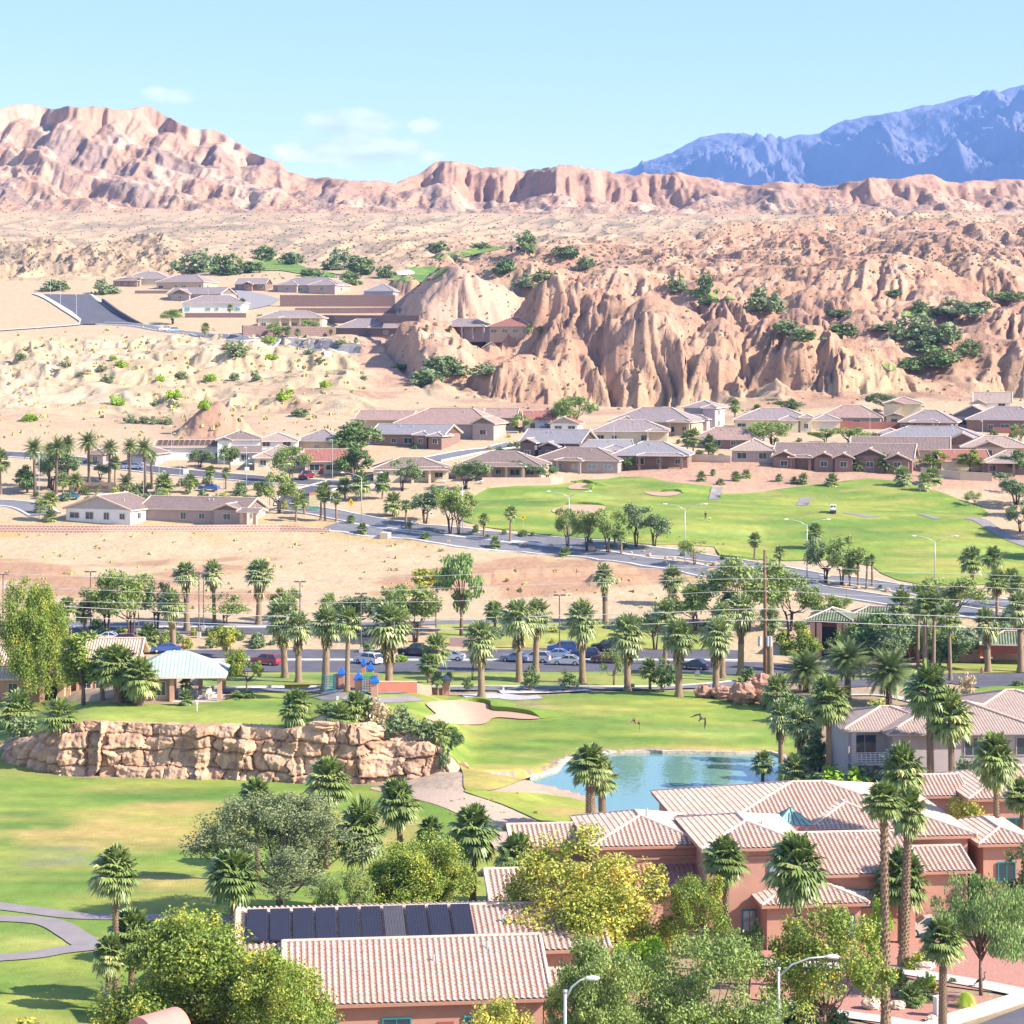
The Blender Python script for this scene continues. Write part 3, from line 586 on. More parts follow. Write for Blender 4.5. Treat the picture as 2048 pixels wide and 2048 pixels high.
# golf course
golf = to_px(3.864, 800, 780, [(560, 830), (680, 762), (900, 745), (1210, 738), (1400, 702), (1600, 692), (1700, 672), (1932, 678)]) + to_px(4.29, 1200, 780, [(580, 792), (780, 812), (960, 830), (1060, 895), (1250, 890), (1400, 878), (1700, 832), (1860, 810)]) + to_px(4.3125, 1600, 780, [(300, 800), (600, 765), (850, 790), (1000, 830), (1200, 880), (1400, 955), (1560, 1000), (1640, 1080), (1500, 1112), (1640, 1200), (1750, 1282), (2130, 1420), (2130, 1690), (1932, 1668), (1400, 1690), (1100, 1690), (850, 1645), (700, 1585), (620, 1520), (300, 1470), (0, 1475)]) + to_px(4.29, 1200, 780, [(1600, 1470), (1300, 1455), (1050, 1448), (980, 1350), (720, 1332), (480, 1332), (360, 1322), (0, 1290)]) + to_px(3.864, 800, 780, [(1700, 1170), (1500, 1150), (1250, 1135), (1050, 1112), (850, 1085), (640, 1062), (480, 1012), (590, 900)])
sheet('golf_fairway', golf, gm, .12, 1.7, 0, grass_cols([(1140, 993, 130, 9, PALE), (1480, 1062, 160, 16, PALE), (1400, 1100, 120, 10, YEL), (1900, 1130, 180, 12, YEL), (1780, 1010, 120, 12, YEL), (1700, 1060, 200, 10, DK), (1050, 1005, 120, 9, DK), (1300, 975, 80, 7, DK), (1950, 1100, 120, 12, PALE)]))
for p in ([(1424, 976), (1445, 976), (1442, 988), (1439, 1000), (1417, 1000), (1420, 988)], [(1600, 997), (1627, 997), (1620, 1005), (1614, 1013), (1592, 1012), (1597, 1004)], [(1683, 1027), (1700, 1027), (1762, 1035), (1730, 1036)], [(1832, 1029), (1850, 1030), (1884, 1038), (1870, 1040)]):
    sheet('cart_path', p, pathm, .2, 1.5, 0)
ribbon('cart_path', [(1935, 1037), (1960, 1042), (1985, 1058), (2020, 1078), (2080, 1100)], pathm, 3.0, .2)
ribbon('cart_path', [(-60, 1808), (60, 1823), (160, 1835), (300, 1838), (420, 1842), (500, 1838)], pathm, 2.3, .16)
ribbon('cart_path', [(-60, 1838), (60, 1843), (110, 1852), (150, 1875), (185, 1895), (260, 1905)], pathm, 2.3, .17)
ribbon('cart_path', [(-60, 1923), (60, 1915), (120, 1905), (185, 1898), (260, 1890)], pathm, 2.3, .18)
ribbon('cart_path', [(640, 1392), (720, 1400), (790, 1402), (830, 1396)], pathm, 2.6, .16)
ribbon('cart_path', [(925, 1394), (1000, 1394), (1040, 1398), (1080, 1395)], mat('pale_path', (.42, .40, .42), .9), 3.6, .16)
# roads: a divided road between the lot and the golf course, streets of the estate, parking
def road(cl, wid, name='road', m=asp2, off=.13, kerb=True):
    o = ribbon(name, cl, m, wid, off)
    if kerb:
        c = [Vector(gxy(*p)) for p in curve_pts(cl, 8, False)]
        for sgn in (-1, 1):
            V = []
            for i, p in enumerate(c):
                d = (c[min(i+1, len(c)-1)]-c[max(i-1, 0)]).normalized(); q = Vector((-d.y, d.x))*sgn
                for k, z in ((wid/2, off-.1), (wid/2, off+.13), (wid/2+.5, off+.13), (wid/2+.55, -.1)):
                    v = p+q*k; V.append((v.x, v.y, float(hgt(v.x, v.y))+z))
            Q = [(i*4+k, i*4+4+k, i*4+5+k, i*4+1+k)[::sgn] for i in range(len(c)-1) for k in range(3)]
            me = np_mesh('kerb', np.array(V), np.array(Q), kerbm, smooth=False); k_ = link(bpy.data.objects.new('kerb', me)); k_['kind'] = 'structure'
    return o
road([(560, 1014), (640, 1024), (700, 1036), (800, 1053), (900, 1064), (1000, 1074), (1100, 1083), (1200, 1092), (1300, 1105), (1400, 1116), (1500, 1132), (1600, 1150), (1700, 1163), (1850, 1186), (2100, 1222)], 6.6)
road([(655, 1053), (720, 1060), (800, 1069), (900, 1081), (1000, 1093), (1100, 1103), (1200, 1112), (1300, 1125), (1400, 1139), (1500, 1153), (1600, 1174), (1700, 1190), (1850, 1213), (2100, 1252)], 6.6)
road([(-80, 1003), (40, 1010), (90, 1030)], 6, m=asp2)
road([(-80, 905), (60, 912), (160, 922), (260, 935), (330, 943), (430, 952), (560, 962), (680, 968), (760, 962)], 7, m=asp)
road([(585, 1012), (600, 990), (680, 966)], 7, m=asp)
road([(860, 920), (920, 908), (990, 897), (1030, 888)], 6, m=asp2)
sheet('parking_lot', [(455, 1323), (700, 1323), (1000, 1322), (1300, 1322), (1530, 1326), (1800, 1345), (1960, 1345), (2110, 1350), (2110, 1379), (1960, 1377), (1900, 1368), (1700, 1376), (1560, 1362), (1400, 1347), (1200, 1345), (1000, 1345), (700, 1347), (455, 1344)], asp, .12, 2, 0)
sheet('parking_lot', [(330, 1301), (480, 1301), (700, 1300), (860, 1306), (1000, 1300), (1400, 1300), (1480, 1302), (1480, 1321), (1200, 1320), (900, 1321), (600, 1320), (330, 1320)], asp, .12, 2, 0)
ribbon('kerb', [(330, 1322), (600, 1322), (900, 1322.5), (1200, 1322), (1480, 1323)], kerbm, 1.3, .28, thick=.4)
ribbon('road', [(-60, 1248), (150, 1249), (400, 1249), (700, 1250), (900, 1246), (1100, 1243), (1400, 1243)], asp2, 3.0, .13)
ribbon('road', [(100, 1262), (300, 1262), (480, 1262), (700, 1266), (760, 1268)], asp, 5.0, .13)
ribbon('kerb', [(100, 1255.5), (300, 1255.5), (480, 1255.5), (700, 1258)], kerbm, .9, .25, thick=.4)
ribbon('road', [(440, 1384), (560, 1382), (640, 1381), (800, 1383), (900, 1380), (1100, 1379), (1300, 1379), (1400, 1375), (1480, 1368)], asp2, 3.4, .2)
ribbon('kerb', [(400, 1378), (640, 1375), (900, 1376), (1100, 1375), (1300, 1375), (1400, 1371), (1470, 1364)], kerbm, .5, .3, thick=.4)
ribbon('pavement', [(1000, 1387), (1100, 1386.5), (1180, 1383)], con, 2.2, .22)
ribbon('pavement', [(1690, 1391), (1760, 1392), (1800, 1398), (1850, 1410)], con, 2.0, .16)
# foreground street and front gardens
sheet('front_garden', [(1480, 1875), (1620, 1850), (1830, 1872), (2120, 1900), (2120, 2005), (1880, 1972), (1760, 1945), (1600, 1935), (1480, 1915)], gravelm, .09, 1.0, 0)
sheet('front_garden', [(1500, 1945), (1700, 1950), (1780, 1955), (1900, 1985), (2000, 2000), (1890, 2036), (1800, 2060), (1700, 2040), (1610, 2010), (1500, 2000)], gravelm, .09, 1.0, 0)
ribbon('pavement', [(1470, 1925), (1560, 1930), (1740, 1938), (1800, 1944), (1880, 1958), (1960, 1972), (2100, 2000)], con, 2.1, .16)
ribbon('pavement', [(1530, 2008), (1600, 2020), (1700, 2034), (1780, 2045), (1850, 2058)], con, 1.6, .16)
ribbon('driveway', [(1790, 1862), (1880, 1866), (1960, 1868), (2110, 1878)], con, 3.2, .14)
sheet('street', [(1875, 2100), (1930, 2062), (1990, 2038), (2060, 2012), (2160, 1975), (2160, 2160), (1875, 2160)], asp, .1, 1.2, 0)
ribbon('kerb', [(1800, 2090), (1880, 2050), (1960, 2024), (2040, 1998), (2120, 1972)], kerbm, 1.5, .2, thick=.3)
# the hill road by the far houses
sheet('road', [(86, 590), (181, 591), (202, 610), (233, 630), (264, 646), (276, 650), (160, 650), (163, 640), (145, 625), (115, 607)], asp, .45, 3, 0)
road([(200, 648), (276, 652), (350, 664), (490, 677), (590, 684), (650, 692), (720, 706)], 6, m=asp2, off=.35)
ribbon('pavement', [(70, 588), (95, 598), (130, 620), (155, 636), (166, 646), (140, 652), (0, 662)], con, 3.0, .4)
ribbon('pavement', [(181, 590), (212, 612), (245, 634), (280, 650)], con, 1.6, .4)
sheet('street', [(470, 580), (530, 590), (560, 600), (540, 612), (500, 620), (478, 600)], mat('pale_asphalt', (.27, .25, .26), .9), .3, 3, 0)
fg = grass_cols([], (.12, .235, .055))
for p in ([(498, 528), (535, 518), (568, 524), (612, 536), (604, 548), (560, 542), (498, 542)], [(605, 549), (640, 543), (672, 549), (660, 557), (612, 556)], [(780, 560), (820, 537), (892, 537), (880, 554), (840, 566), (784, 562)], [(862, 515), (960, 496), (1012, 496), (975, 504), (910, 518)], [(1372, 580), (1420, 588), (1472, 598), (1450, 600), (1390, 594)], [(1795, 628), (1840, 619), (1878, 621), (1874, 634), (1810, 634)], [(1978, 582), (2048, 594), (2060, 600), (1990, 600)], [(1765, 730), (1790, 731), (1790, 742), (1775, 742)]):
    sheet('golf_fairway', p, gm, .35, 3, 4, fg)
sheet('bunker', [(788, 548), (815, 542), (828, 546), (826, 551), (800, 552)], mat('white_sand', (.7, .62, .5)), .6, 2, 4)
scm = mat_leaf('scrub_leaf', (.155, .14, .085), (.22, .19, .12), (.28, .25, .13), .1, .15)
def area_far(rg):
    while True:
        px, py = rg.uniform(-20, 2068), rg.uniform(375, 560)
        if rg.rand() < (.9 if 400 < py < 530 else .35): return px, py
scrub(4200, 5, area_far, 'desert_scrub', scm, .45, 1.15)
scrub(420, 6, lambda rg: (rg.uniform(-20, 730), rg.uniform(655, 880)), 'desert_scrub', mat_leaf('dry_scrub', (.26, .22, .09), (.34, .28, .12), (.2, .22, .09), .2, .2), .4, 1.1)
scrub(260, 7, lambda rg: (rg.uniform(-20, 1500), rg.uniform(1062, 1235)), 'desert_scrub', mat_leaf('dry_scrub', (.3, .25, .12), (.4, .33, .16), (.3, .27, .1), .2, .2), .25, .7)
scrub(600, 8, lambda rg: (rg.uniform(800, 2060), rg.uniform(540, 840)), 'desert_scrub', scm, .3, .8)
# ------------------------------------------------------------------ vegetation
LF = dict(
 verde=mat_leaf('palo_verde_leaf', (.10, .15, .04), (.20, .245, .065), (.29, .28, .08), .12, .35),
 dense=mat_leaf('evergreen_leaf', (.055, .10, .032), (.12, .165, .05), (.18, .2, .06), .1, .2),
 olive=mat_leaf('grey_green_leaf', (.085, .125, .055), (.155, .195, .085), (.21, .22, .11), .12, .25),
 ash=mat_leaf('ash_leaf', (.075, .12, .022), (.19, .235, .034), (.32, .29, .045), .2, .35, nscale=.5),
 gold=mat_leaf('turning_leaf', (.14, .18, .03), (.275, .275, .045), (.44, .32, .06), .24, .35, nscale=.5),
 oak=mat_leaf('mesquite_leaf', (.085, .115, .05), (.165, .185, .085), (.23, .22, .10), .15, .25, nscale=.5),
 willow=mat_leaf('willow_leaf', (.11, .17, .055), (.2, .265, .09), (.27, .3, .12), .1, .35),
 lime=mat_leaf('bright_leaf', (.13, .24, .02), (.26, .36, .03), (.4, .4, .05), .2, .4),
 fan=mat_leaf('palm_leaf', (.058, .10, .028), (.17, .205, .058), (.38, .36, .14), .14, .2, .42),  # scattered pale leaves paint the crown's bright highlights
 fanpale=mat_leaf('pale_palm_leaf', (.085, .125, .045), (.215, .25, .095), (.40, .39, .19), .17, .25, .42),  # third tone again a highlight painted on random leaves
 date=mat_leaf('date_palm_leaf', (.05, .085, .025), (.13, .16, .05), (.28, .26, .08), .1, .2, .45),
 dead=mat_leaf('dead_palm_leaf', (.10, .075, .035), (.21, .17, .075), (.30, .27, .10), .2, .15),
 grassy=mat_leaf('clump_grass', (.2, .28, .03), (.36, .44, .06), (.5, .5, .12), .2, .3),
 straw=mat_leaf('dry_shrub_leaf', (.3, .22, .13), (.42, .33, .2), (.46, .38, .22), .2, .2))
BARK = mat('bark', (.17, .12, .085), .95, .35, 4, .03, 14)
BARKD = mat('dark_bark', (.085, .062, .05), .95, .3, 4, .03, 14)
PTR = mat('palm_trunk', (.27, .19, .125), .95, .35, 5, .05, 10)
PTRD = mat('dark_palm_trunk', (.15, .105, .08), .95, .4, 6, .06, 10)
def leaf_cloud(rg, cen, rad, per, size, droop=0.0, flat=1.0, aspect=1.8):
    """quads scattered round clump centres; returns vertices and quads"""
    n = len(cen)*per
    c = np.repeat(cen, per, 0); r = np.repeat(rad, per)[:, None]
    d = rg.normal(size=(n, 3)); d /= np.linalg.norm(d, axis=1)[:, None]
    p = c + d*r*(rg.rand(n, 1)**.45)*np.array([1, 1, flat])
    nrm = d*.7 + rg.normal(size=(n, 3))*.75 + np.array([0, 0, .35]); nrm /= np.linalg.norm(nrm, axis=1)[:, None]
    a = np.cross(nrm, rg.normal(size=(n, 3))); a /= np.linalg.norm(a, axis=1)[:, None]
    if droop:
        a = a*(1-droop)+np.array([0, 0, -1])*droop; a /= np.linalg.norm(a, axis=1)[:, None]
    b = np.cross(nrm, a); s = size*(.6+.8*rg.rand(n, 1))
    u, v = a*s*aspect*.5, b*s*.5
    V = np.stack([p-u, p+v-u*.1, p+u, p-v-u*.1], 1).reshape(-1, 3)
    return V, np.arange(n*4).reshape(n, 4)
TREES = {}
#        height, crown width, crown bottom, clumps, per clump, clump radius, leaf, droop, trunk radius, leaf material, shape
KIND = dict(
 verde=(6, 6.4, 1.9, 62, 84, .85, 0.15, .25, .16, 'verde', 'umb'), dense=(6, 6, .7, 70, 84, .85, 0.19, .0, .2, 'dense', 'egg'), olive=(6, 6.2, 1.6, 60, 84, .85, 0.16, .05, .17, 'olive', 'umb'),
 ash=(8, 7, 1.6, 80, 110, .85, .17, .0, .18, 'ash', 'egg'), willow=(9, 6, 1.6, 70, 96, .8, 0.24, .85, .2, 'willow', 'egg'), shrub=(1.6, 2.0, .02, 26, 34, .36, .14, .0, .05, 'olive', 'dome'), bush=(1.8, 2.2, .02, 30, 40, .36, .13, .0, .05, 'dense', 'dome'),
 sparse=(5, 5.2, 1.2, 44, 44, .7, 0.13, .3, .12, 'verde', 'umb'), gold=(3.6, 3.6, .9, 40, 70, .55, 0.14, 0, .1, 'gold', 'egg'), topiary=(3, 3.3, 1.1, 46, 60, .42, .13, 0, .12, 'dense', 'dome'), column=(7, 3.2, .6, 60, 80, .6, 0.17, 0, .15, 'ash', 'egg'),
 yellow=(1.5, 2, .02, 22, 30, .36, .13, 0, .05, 'gold', 'dome'), straw=(1.6, 2.2, .02, 26, 34, .36, .12, 0, .04, 'straw', 'dome'), lime=(1.2, 1.8, .02, 26, 40, .33, .12, 0, .04, 'lime', 'dome'),
 N_ash=(10, 11, .8, 340, 190, 1.05, .11, .0, .26, 'ash', 'egg'), N_gold=(9, 9.5, .6, 280, 180, 1.0, .105, .0, .22, 'gold', 'egg'), N_oak=(12, 13, 2.0, 260, 190, 1.05, .105, .2, .32, 'oak', 'umb'), N_verde=(9, 10, 1.0, 240, 150, .95, .11, .3, .22, 'verde', 'umb'),
 N_willow=(8, 8, 2.0, 120, 140, .9, .12, .75, .15, 'willow', 'umb'), N_thin=(9, 9, 2.6, 100, 170, .9, .11, .0, .15, 'ash', 'umb'), N_lime=(5, 5, .6, 60, 110, .7, .12, 0, .12, 'lime', 'egg'), N_bamboo=(9, 6.5, .4, 120, 120, .85, .13, .4, .12, 'gold', 'egg'), N_dense=(8, 7, .6, 120, 120, .9, .15, 0, .2, 'dense', 'egg'))
def tree_mesh(kind, var):
    k = (kind, var)
    if k in TREES: return TREES[k]
    h, w, zb, nc, per, cr, ls, dr, tr, lm, shp = KIND[kind]
    rg = np.random.RandomState(abs(hash_s(kind))*7 % 9999 + var*31); rnd = random.Random(var*17+len(kind)*5)
    cen = []; zc = (zb+h)/2; hh = (h-zb)/2
    lobes = [(rg.uniform(-.5, .5)*w*.72, rg.uniform(-.5, .5)*w*.72, zb+(h-zb)*rg.uniform(.2, .88), rg.uniform(.28, .52)) for _ in range(7 if nc < 100 else 18)]
    while len(cen) < nc:
        d = rg.normal(size=3); d /= np.linalg.norm(d); q = rg.rand()**.38
        if shp == 'dome': p = np.array([d[0]*w/2*q, d[1]*w/2*q, abs(d[2])*(h*.92)*q+zb])
        else:
            lx, ly, lz, lr = lobes[rg.randint(len(lobes))]
            s = lr*w*.5; p = np.array([lx+d[0]*s*q, ly+d[1]*s*q, lz+d[2]*s*q*(.62 if shp == 'umb' else .9)])
            rad2 = (p[0]/(w/2))**2+(p[1]/(w/2))**2
            top = h-(h-zb)*(.42 if shp == 'umb' else .6)*rad2; bot = zb + (h-zb)*(.30*(1-rad2) if shp == 'umb' else .12*rad2)
            if rad2 > 1.02 or p[2] > top or p[2] < bot: continue
        cen.append(p)
    cen = np.array(cen); rad = cr*rg.uniform(.55, 1.15, nc)
    V, Q = leaf_cloud(rg, cen, rad, per, ls, dr, .8 if shp == 'umb' else .9)
    if dr > .6:
        pass
    V[:, 2] = np.maximum(V[:, 2], .02)
    cm = np_mesh('crown_'+kind, V, Q, LF[lm], smooth=False)
    mb = MB(); trunks = 3 if kind in ('verde', 'sparse', 'N_verde', 'olive') else (4 if shp == 'dome' else 1)
    fork = zb*(.5 if shp != 'dome' else .2)+.15
    order = list(range(nc)); rnd.shuffle(order)
    lim = order[:(9 if nc < 100 else 22)]
    base_pts = []
    for q in range(trunks):
        a = q*2.1+rnd.random(); o = Vector((math.cos(a), math.sin(a), 0))*tr*(.7 if trunks > 1 else 0)
        top = o*(3.5 if trunks > 1 else 1)+Vector((rnd.uniform(-.1, .1), rnd.uniform(-.1, .1), fork+.35*(h-fork)*(.5 if trunks > 1 else .75)))
        mid = (o+top)/2+Vector((rnd.uniform(-.1, .1), rnd.uniform(-.1, .1), 0))*h*.05
        mb.tube([o-Vector((0, 0, .3)), mid, top], [tr*(1.15 if trunks == 1 else .75), tr*(.9 if trunks == 1 else .6), tr*.5], 7); base_pts.append((mid, top))
    for i, ci in enumerate(lim):
        m_, t_ = base_pts[i % trunks]; e = Vector(cen[ci]); s = m_.lerp(t_, rnd.uniform(.3, 1)); mid = s.lerp(e, .5)+Vector((0, 0, -.06*h if dr < .6 else .1*h)); mb.tube([s, mid, e], [tr*.42, tr*.28, tr*.08], 5)
    tmesh = mb.mesh('trunk_'+kind, BARKD if kind in ('N_oak', 'verde', 'olive') else BARK, True)
    TREES[k] = (tmesh, cm, h, w); return TREES[k]
def hash_s(s): return sum((i+1)*ord(c) for i, c in enumerate(s))
_tv = {}
def tree(kind, px, py, wpx, hpx, label, cat='tree', group=None, name=None, rz=None, Y=None, lean=0):
    _tv[kind] = _tv.get(kind, -1)+1; var = _tv[kind] % 3
    tm_, cm_, h, w = tree_mesh(kind, var)
    g = G(px, py) if Y is None else P(px, py, Y); s = g.y/F
    nm = name or dict(shrub='shrub', bush='shrub', yellow='shrub', straw='shrub', lime='shrub', topiary='clipped_tree').get(kind, 'tree')
    gk = 1.0 if Y is not None or nm == 'shrub' or kind == 'topiary' else 1.14
    sx, sz = wpx*s/w*gk, hpx*s/h*(1+(gk-1)*.5)
    e = empty(nm, g, label, cat, (hash_s(label or kind)+px) % 6.28 if rz is None else rz, group, (sx, sx, sz))
    put('trunk' if nm != 'shrub' else 'stems', tm_, e); put('crown' if nm != 'shrub' else 'foliage', cm_, e); return e
# ---- palms
def fan_frond(V, Qs, rg, base, az, el, L, W, nseg, droop):
    d = np.array([math.cos(az)*math.cos(el), math.sin(az)*math.cos(el), math.sin(el)]); side = np.array([-math.sin(az), math.cos(az), 0.]); up = np.cross(d, side)*-1
    if up[2] < 0: up = -up
    e = base + d*L; e[2] -= droop*L*.35
    b = len(V); V += [base-side*.035, base+side*.035, e+side*.025, e-side*.025]; Qs.append((b, b+1, b+2, b+3))
    d2 = d.copy(); d2[2] -= droop*.55; d2 /= np.linalg.norm(d2)
    for k in range(nseg):
        t = (k/(nseg-1)-.5)*2; an = t*1.85; fold = abs(t)*.25
        dr = d2*math.cos(an)+side*math.sin(an)+np.array([0, 0, .10-fold*.3]); ln = W*(1-.28*abs(t))*rg.uniform(.85, 1.08)
        q = np.cross(dr, np.array([0, 0, 1.])); q /= max(np.linalg.norm(q), 1e-3); wd = W*.105
        m = e+dr*ln*.6; tip = e+dr*ln+np.array([0, 0, -ln*(.13+.28*droop+.12*rg.rand())])
        b = len(V); V += [e, m-q*wd, tip, m+q*wd+np.array([0, 0, .03])]; Qs.append((b, b+1, b+2, b+3))
PALMS = {}
def palm_meshes(kind, var):
    """unit crowns: radius 1 m equals the reach of the longest frond; trunk of height 1 and radius 1"""
    k = (kind, var)
    if k in PALMS: return PALMS[k]
    rg = np.random.RandomState(var*101+len(kind)*7); V, Q, DV, DQ = [], [], [], []
    big = kind.startswith('N_'); kk = kind.replace('N_', '')
    if kk in ('fan', 'fil', 'bushy'):
        n = {'fan': 34, 'fil': 40, 'bushy': 34}[kk]+(14 if big else 0); nseg = 13 if not big else 19
        for i in range(n):
            t = (i+.5)/n; el = 1.45-2.15*t**.85+rg.uniform(-.15, .15); az = i*2.399+rg.uniform(-.3, .3)
            L = .5*rg.uniform(.85, 1.1); fan_frond(V, Q, rg, np.array([0, 0, .02-.12*t]), az, el, L*.9*(1 if el > -.2 else .8), .56*rg.uniform(.9, 1.1), nseg, max(0., .5-el*.35)*.8)
        nd = {'fan': 8, 'fil': 26, 'bushy': 4}[kk]
        for i in range(nd):
            az = i*2.399+rg.uniform(-.4, .4); el = -1.05-.4*rg.rand(); z = -.12-(.75 if kk == 'fil' else .25)*rg.rand()
            fan_frond(DV, DQ, rg, np.array([math.cos(az)*.06, math.sin(az)*.06, z]), az, el, .28, .42*rg.uniform(.8, 1.1), 9, .9)
    else:                                                                   # feather palm
        n = 52 if not big else 84
        for i in range(n):
            t = (i+.5)/n; el = 1.4-1.75*t+rg.uniform(-.12, .12); az = i*2.399; d = np.array([math.cos(az), math.sin(az)]); L = rg.uniform(.85, 1.05); m = 7; prev = np.array([0, 0, 0.])
            pts = []; a = el
            for q in range(m+1):
                pts.append(prev.copy()); a2 = a-1.25*(q/m)**1.3*(.6+.4*math.cos(el)); prev = prev+np.array([d[0]*math.cos(a2), d[1]*math.cos(a2), math.sin(a2)])*L/m
            side = np.array([-d[1], d[0], 0.])
            for q in range(m):
                p0, p1 = pts[q], pts[q+1]; ax = p1-p0
                b = len(V); V += [p0-side*.012, p0+side*.012, p1+side*.008, p1-side*.008]; Q.append((b, b+1, b+2, b+3))
                if q < 1: continue
                for h_ in range(3):
                    o_ = p0+ax*(h_/3); ll = .24*math.sin(math.pi*min(.95, (q+h_/3)/m*.8+.18))
                    for sg in (-1, 1):
                        tip = o_+side*sg*ll*.8+ax/np.linalg.norm(ax)*ll*.55+np.array([0, 0, -.3*ll]); b = len(V); V += [o_, o_+ax*.24, tip, o_+(tip-o_)*.5-ax*.07]; Q.append((b, b+1, b+2, b+3))
        for i in range(8):
            az = i*.785+rg.rand(); fan_frond(DV, DQ, rg, np.array([math.cos(az)*.06, math.sin(az)*.06, -.1]), az, -1.1, .35, .35, 5, .9)
    V = np.array(V); V /= 1.02
    lm = {'fan': 'fan', 'fil': 'fanpale', 'bushy': 'fan', 'date': 'date'}[kk]
    cm = np_mesh('fronds_'+kk, V, np.array(Q), LF[lm], smooth=False); dm = np_mesh('skirt_'+kk, np.array(DV), np.array(DQ), LF['dead'], smooth=False)
    mb = MB(); rnd = random.Random(var); zs = [i/14 for i in range(15)]
    mb.tube([(.25*math.sin(z*2.2+var)*z*0, 0, z) for z in zs], [1.35-.55*z+.10*(i % 2) if z < .12 else 1.05-.25*z+.07*(i % 2) for i, z in enumerate(zs)], 9)
    if big:
        for i in range(44):
            for j in range(9):
                a = (j+.5*(i % 2))*2*math.pi/9; z = i/44; r0 = 1.0-.2*z; c, s_ = math.cos(a), math.sin(a); t1, t2 = a-.2, a+.2
                mb.add([(r0*math.cos(t1)*.95, r0*math.sin(t1)*.95, z), (r0*math.cos(t2)*.95, r0*math.sin(t2)*.95, z), (c*r0*1.42, s_*r0*1.42, z+.022), (c*r0*.9, s_*r0*.9, z+.02)], [(0, 1, 2), (1, 3, 2), (3, 0, 2)])
    for i_, f_ in enumerate(mb.f):
        if kk == 'fil' and sum(mb.v[k_][2] for k_ in f_)/len(f_) > .52+.1*var: mb.m[i_] = 1
    tm_ = mb.mesh('palm_trunk', [PTRD if kk in ('date',) else PTR, PTRD], not big)
    PALMS[k] = (tm_, cm, dm); return PALMS[k]
_pv = {}
def palm(kind, px, py, top, wpx, label, tr=None, group=None, lean=0, Y=None, skirt=None, name='palm_tree', dark=False, ymin=100):
    """px, py: foot of the trunk; top: the pixel row of the crown's top; wpx: the crown's width"""
    _pv[kind] = _pv.get(kind, -1)+1; var = _pv[kind] % 4
    tm_, cm_, dm_ = palm_meshes(kind, var)
    g = G(px, py, ymin) if Y is None else P(px, py, Y); s = g.y/F; r = wpx*s/2*1.28; h = max((py-top)*s-r*.66, .25)
    kk = kind.replace('N_', '')
    tr = tr or {'fan': .22, 'fil': .46, 'bushy': .2, 'date': .38}[kk]*(1 if h > 1 else .8)
    e = empty(name, g, label, 'palm tree' if name == 'palm_tree' else 'plant', (px*.37+py*.11) % 6.28, group)
    _r = random.Random(int(px*5+py)); e.rotation_euler.x = lean or _r.uniform(-.035, .035); e.rotation_euler.y = _r.uniform(-.035, .035)
    put('trunk', tm_, e, (0, 0, -.3), (0, 0, 0), (tr, tr, h+.3)); put('fronds', cm_, e, (0, 0, h), (_r.uniform(-.1, .1), _r.uniform(-.1, .1), 0), (r*_r.uniform(.92, 1.06), r*_r.uniform(.92, 1.06), r*_r.uniform(.85, 1.2)))
    if skirt is None: skirt = kk != 'bushy'
    if skirt: put('dead_fronds', dm_, e, (0, 0, h), (0, 0, 0), (r*.85, r*.85, r*.8 if kk != 'fil' else min(r*.85, h*.7)))
    return e
def rosette(kind, px, py, wpx, hpx, label, cat='plant', group=None, leaf='olive', n=26, name='agave', Y=None, droop=.0, thin=.16):
    g = G(px, py) if Y is None else P(px, py, Y); s = g.y/F; rg = np.random.RandomState(int(px+py)); V, Q = [], []
    r, h = wpx*s/2, hpx*s
    for i in range(n):
        t = i/n; el = 1.45-1.25*t; az = i*2.399; d = np.array([math.cos(az)*math.cos(el)*r, math.sin(az)*math.cos(el)*r, math.sin(el)*h]); sd = np.array([-math.sin(az), math.cos(az), 0])*r*thin
        m = d*.55; tip = d+np.array([0, 0, -droop*h*(1-t*.3)]); b = len(V); V += [-sd*.5, sd*.5, m+sd*.5, tip, m-sd*.5]; Q += [(b, b+1, b+2, b+4), (b+4, b+2, b+3, b+3)]
    me = bpy.data.meshes.new(name); me.from_pydata([tuple(v) for v in V], [], [tuple(dict.fromkeys(q)) for q in Q]); me.materials.append(LF[leaf])
    o = link(bpy.data.objects.new(name, me)); o.location = g; return tag(o, label, cat, group)
def rock(px, py, wpx, hpx, label, m=None, group=None, name='rock', cat='rock', seed=None, Y=None):
    g = G(px, py) if Y is None else P(px, py, Y); s = g.y/F; rg = random.Random(seed or int(px*3+py)); mb = MB(); n, k = 22, 14; f1, f2, f3 = [rg.uniform(0, 9) for _ in range(3)]
    for i in range(k+1):
        th = math.pi*i/k
        for j in range(n):
            a = 2*math.pi*j/n; d_ = (math.sin(th)*math.cos(a), math.sin(th)*math.sin(a), math.cos(th)); q = 1+.22*float(perlin(d_[0]*1.3+f1, d_[1]*1.3+d_[2]*1.7+f2))+.32*abs(float(perlin(d_[0]*2.2+f3, d_[2]*2.6-d_[1]*2.1+f1)))-.12
            mb.v.append((wpx*s/2*q*math.sin(th)*math.cos(a), wpx*s/2*.75*q*math.sin(th)*math.sin(a), hpx*s*(.45+.55*math.cos(th)*q)))
    mb.f = [(i*n+j, (i+1)*n+j, (i+1)*n+(j+1) % n, i*n+(j+1) % n) for i in range(k) for j in range(n)]; mb.m = [0]*len(mb.f)
    o = mb.obj(name, m or mat('boulder', (.47, .35, .26), .95, .25, 1.6, .06, 5)); o.location = g; return tag(o, label, cat, group)
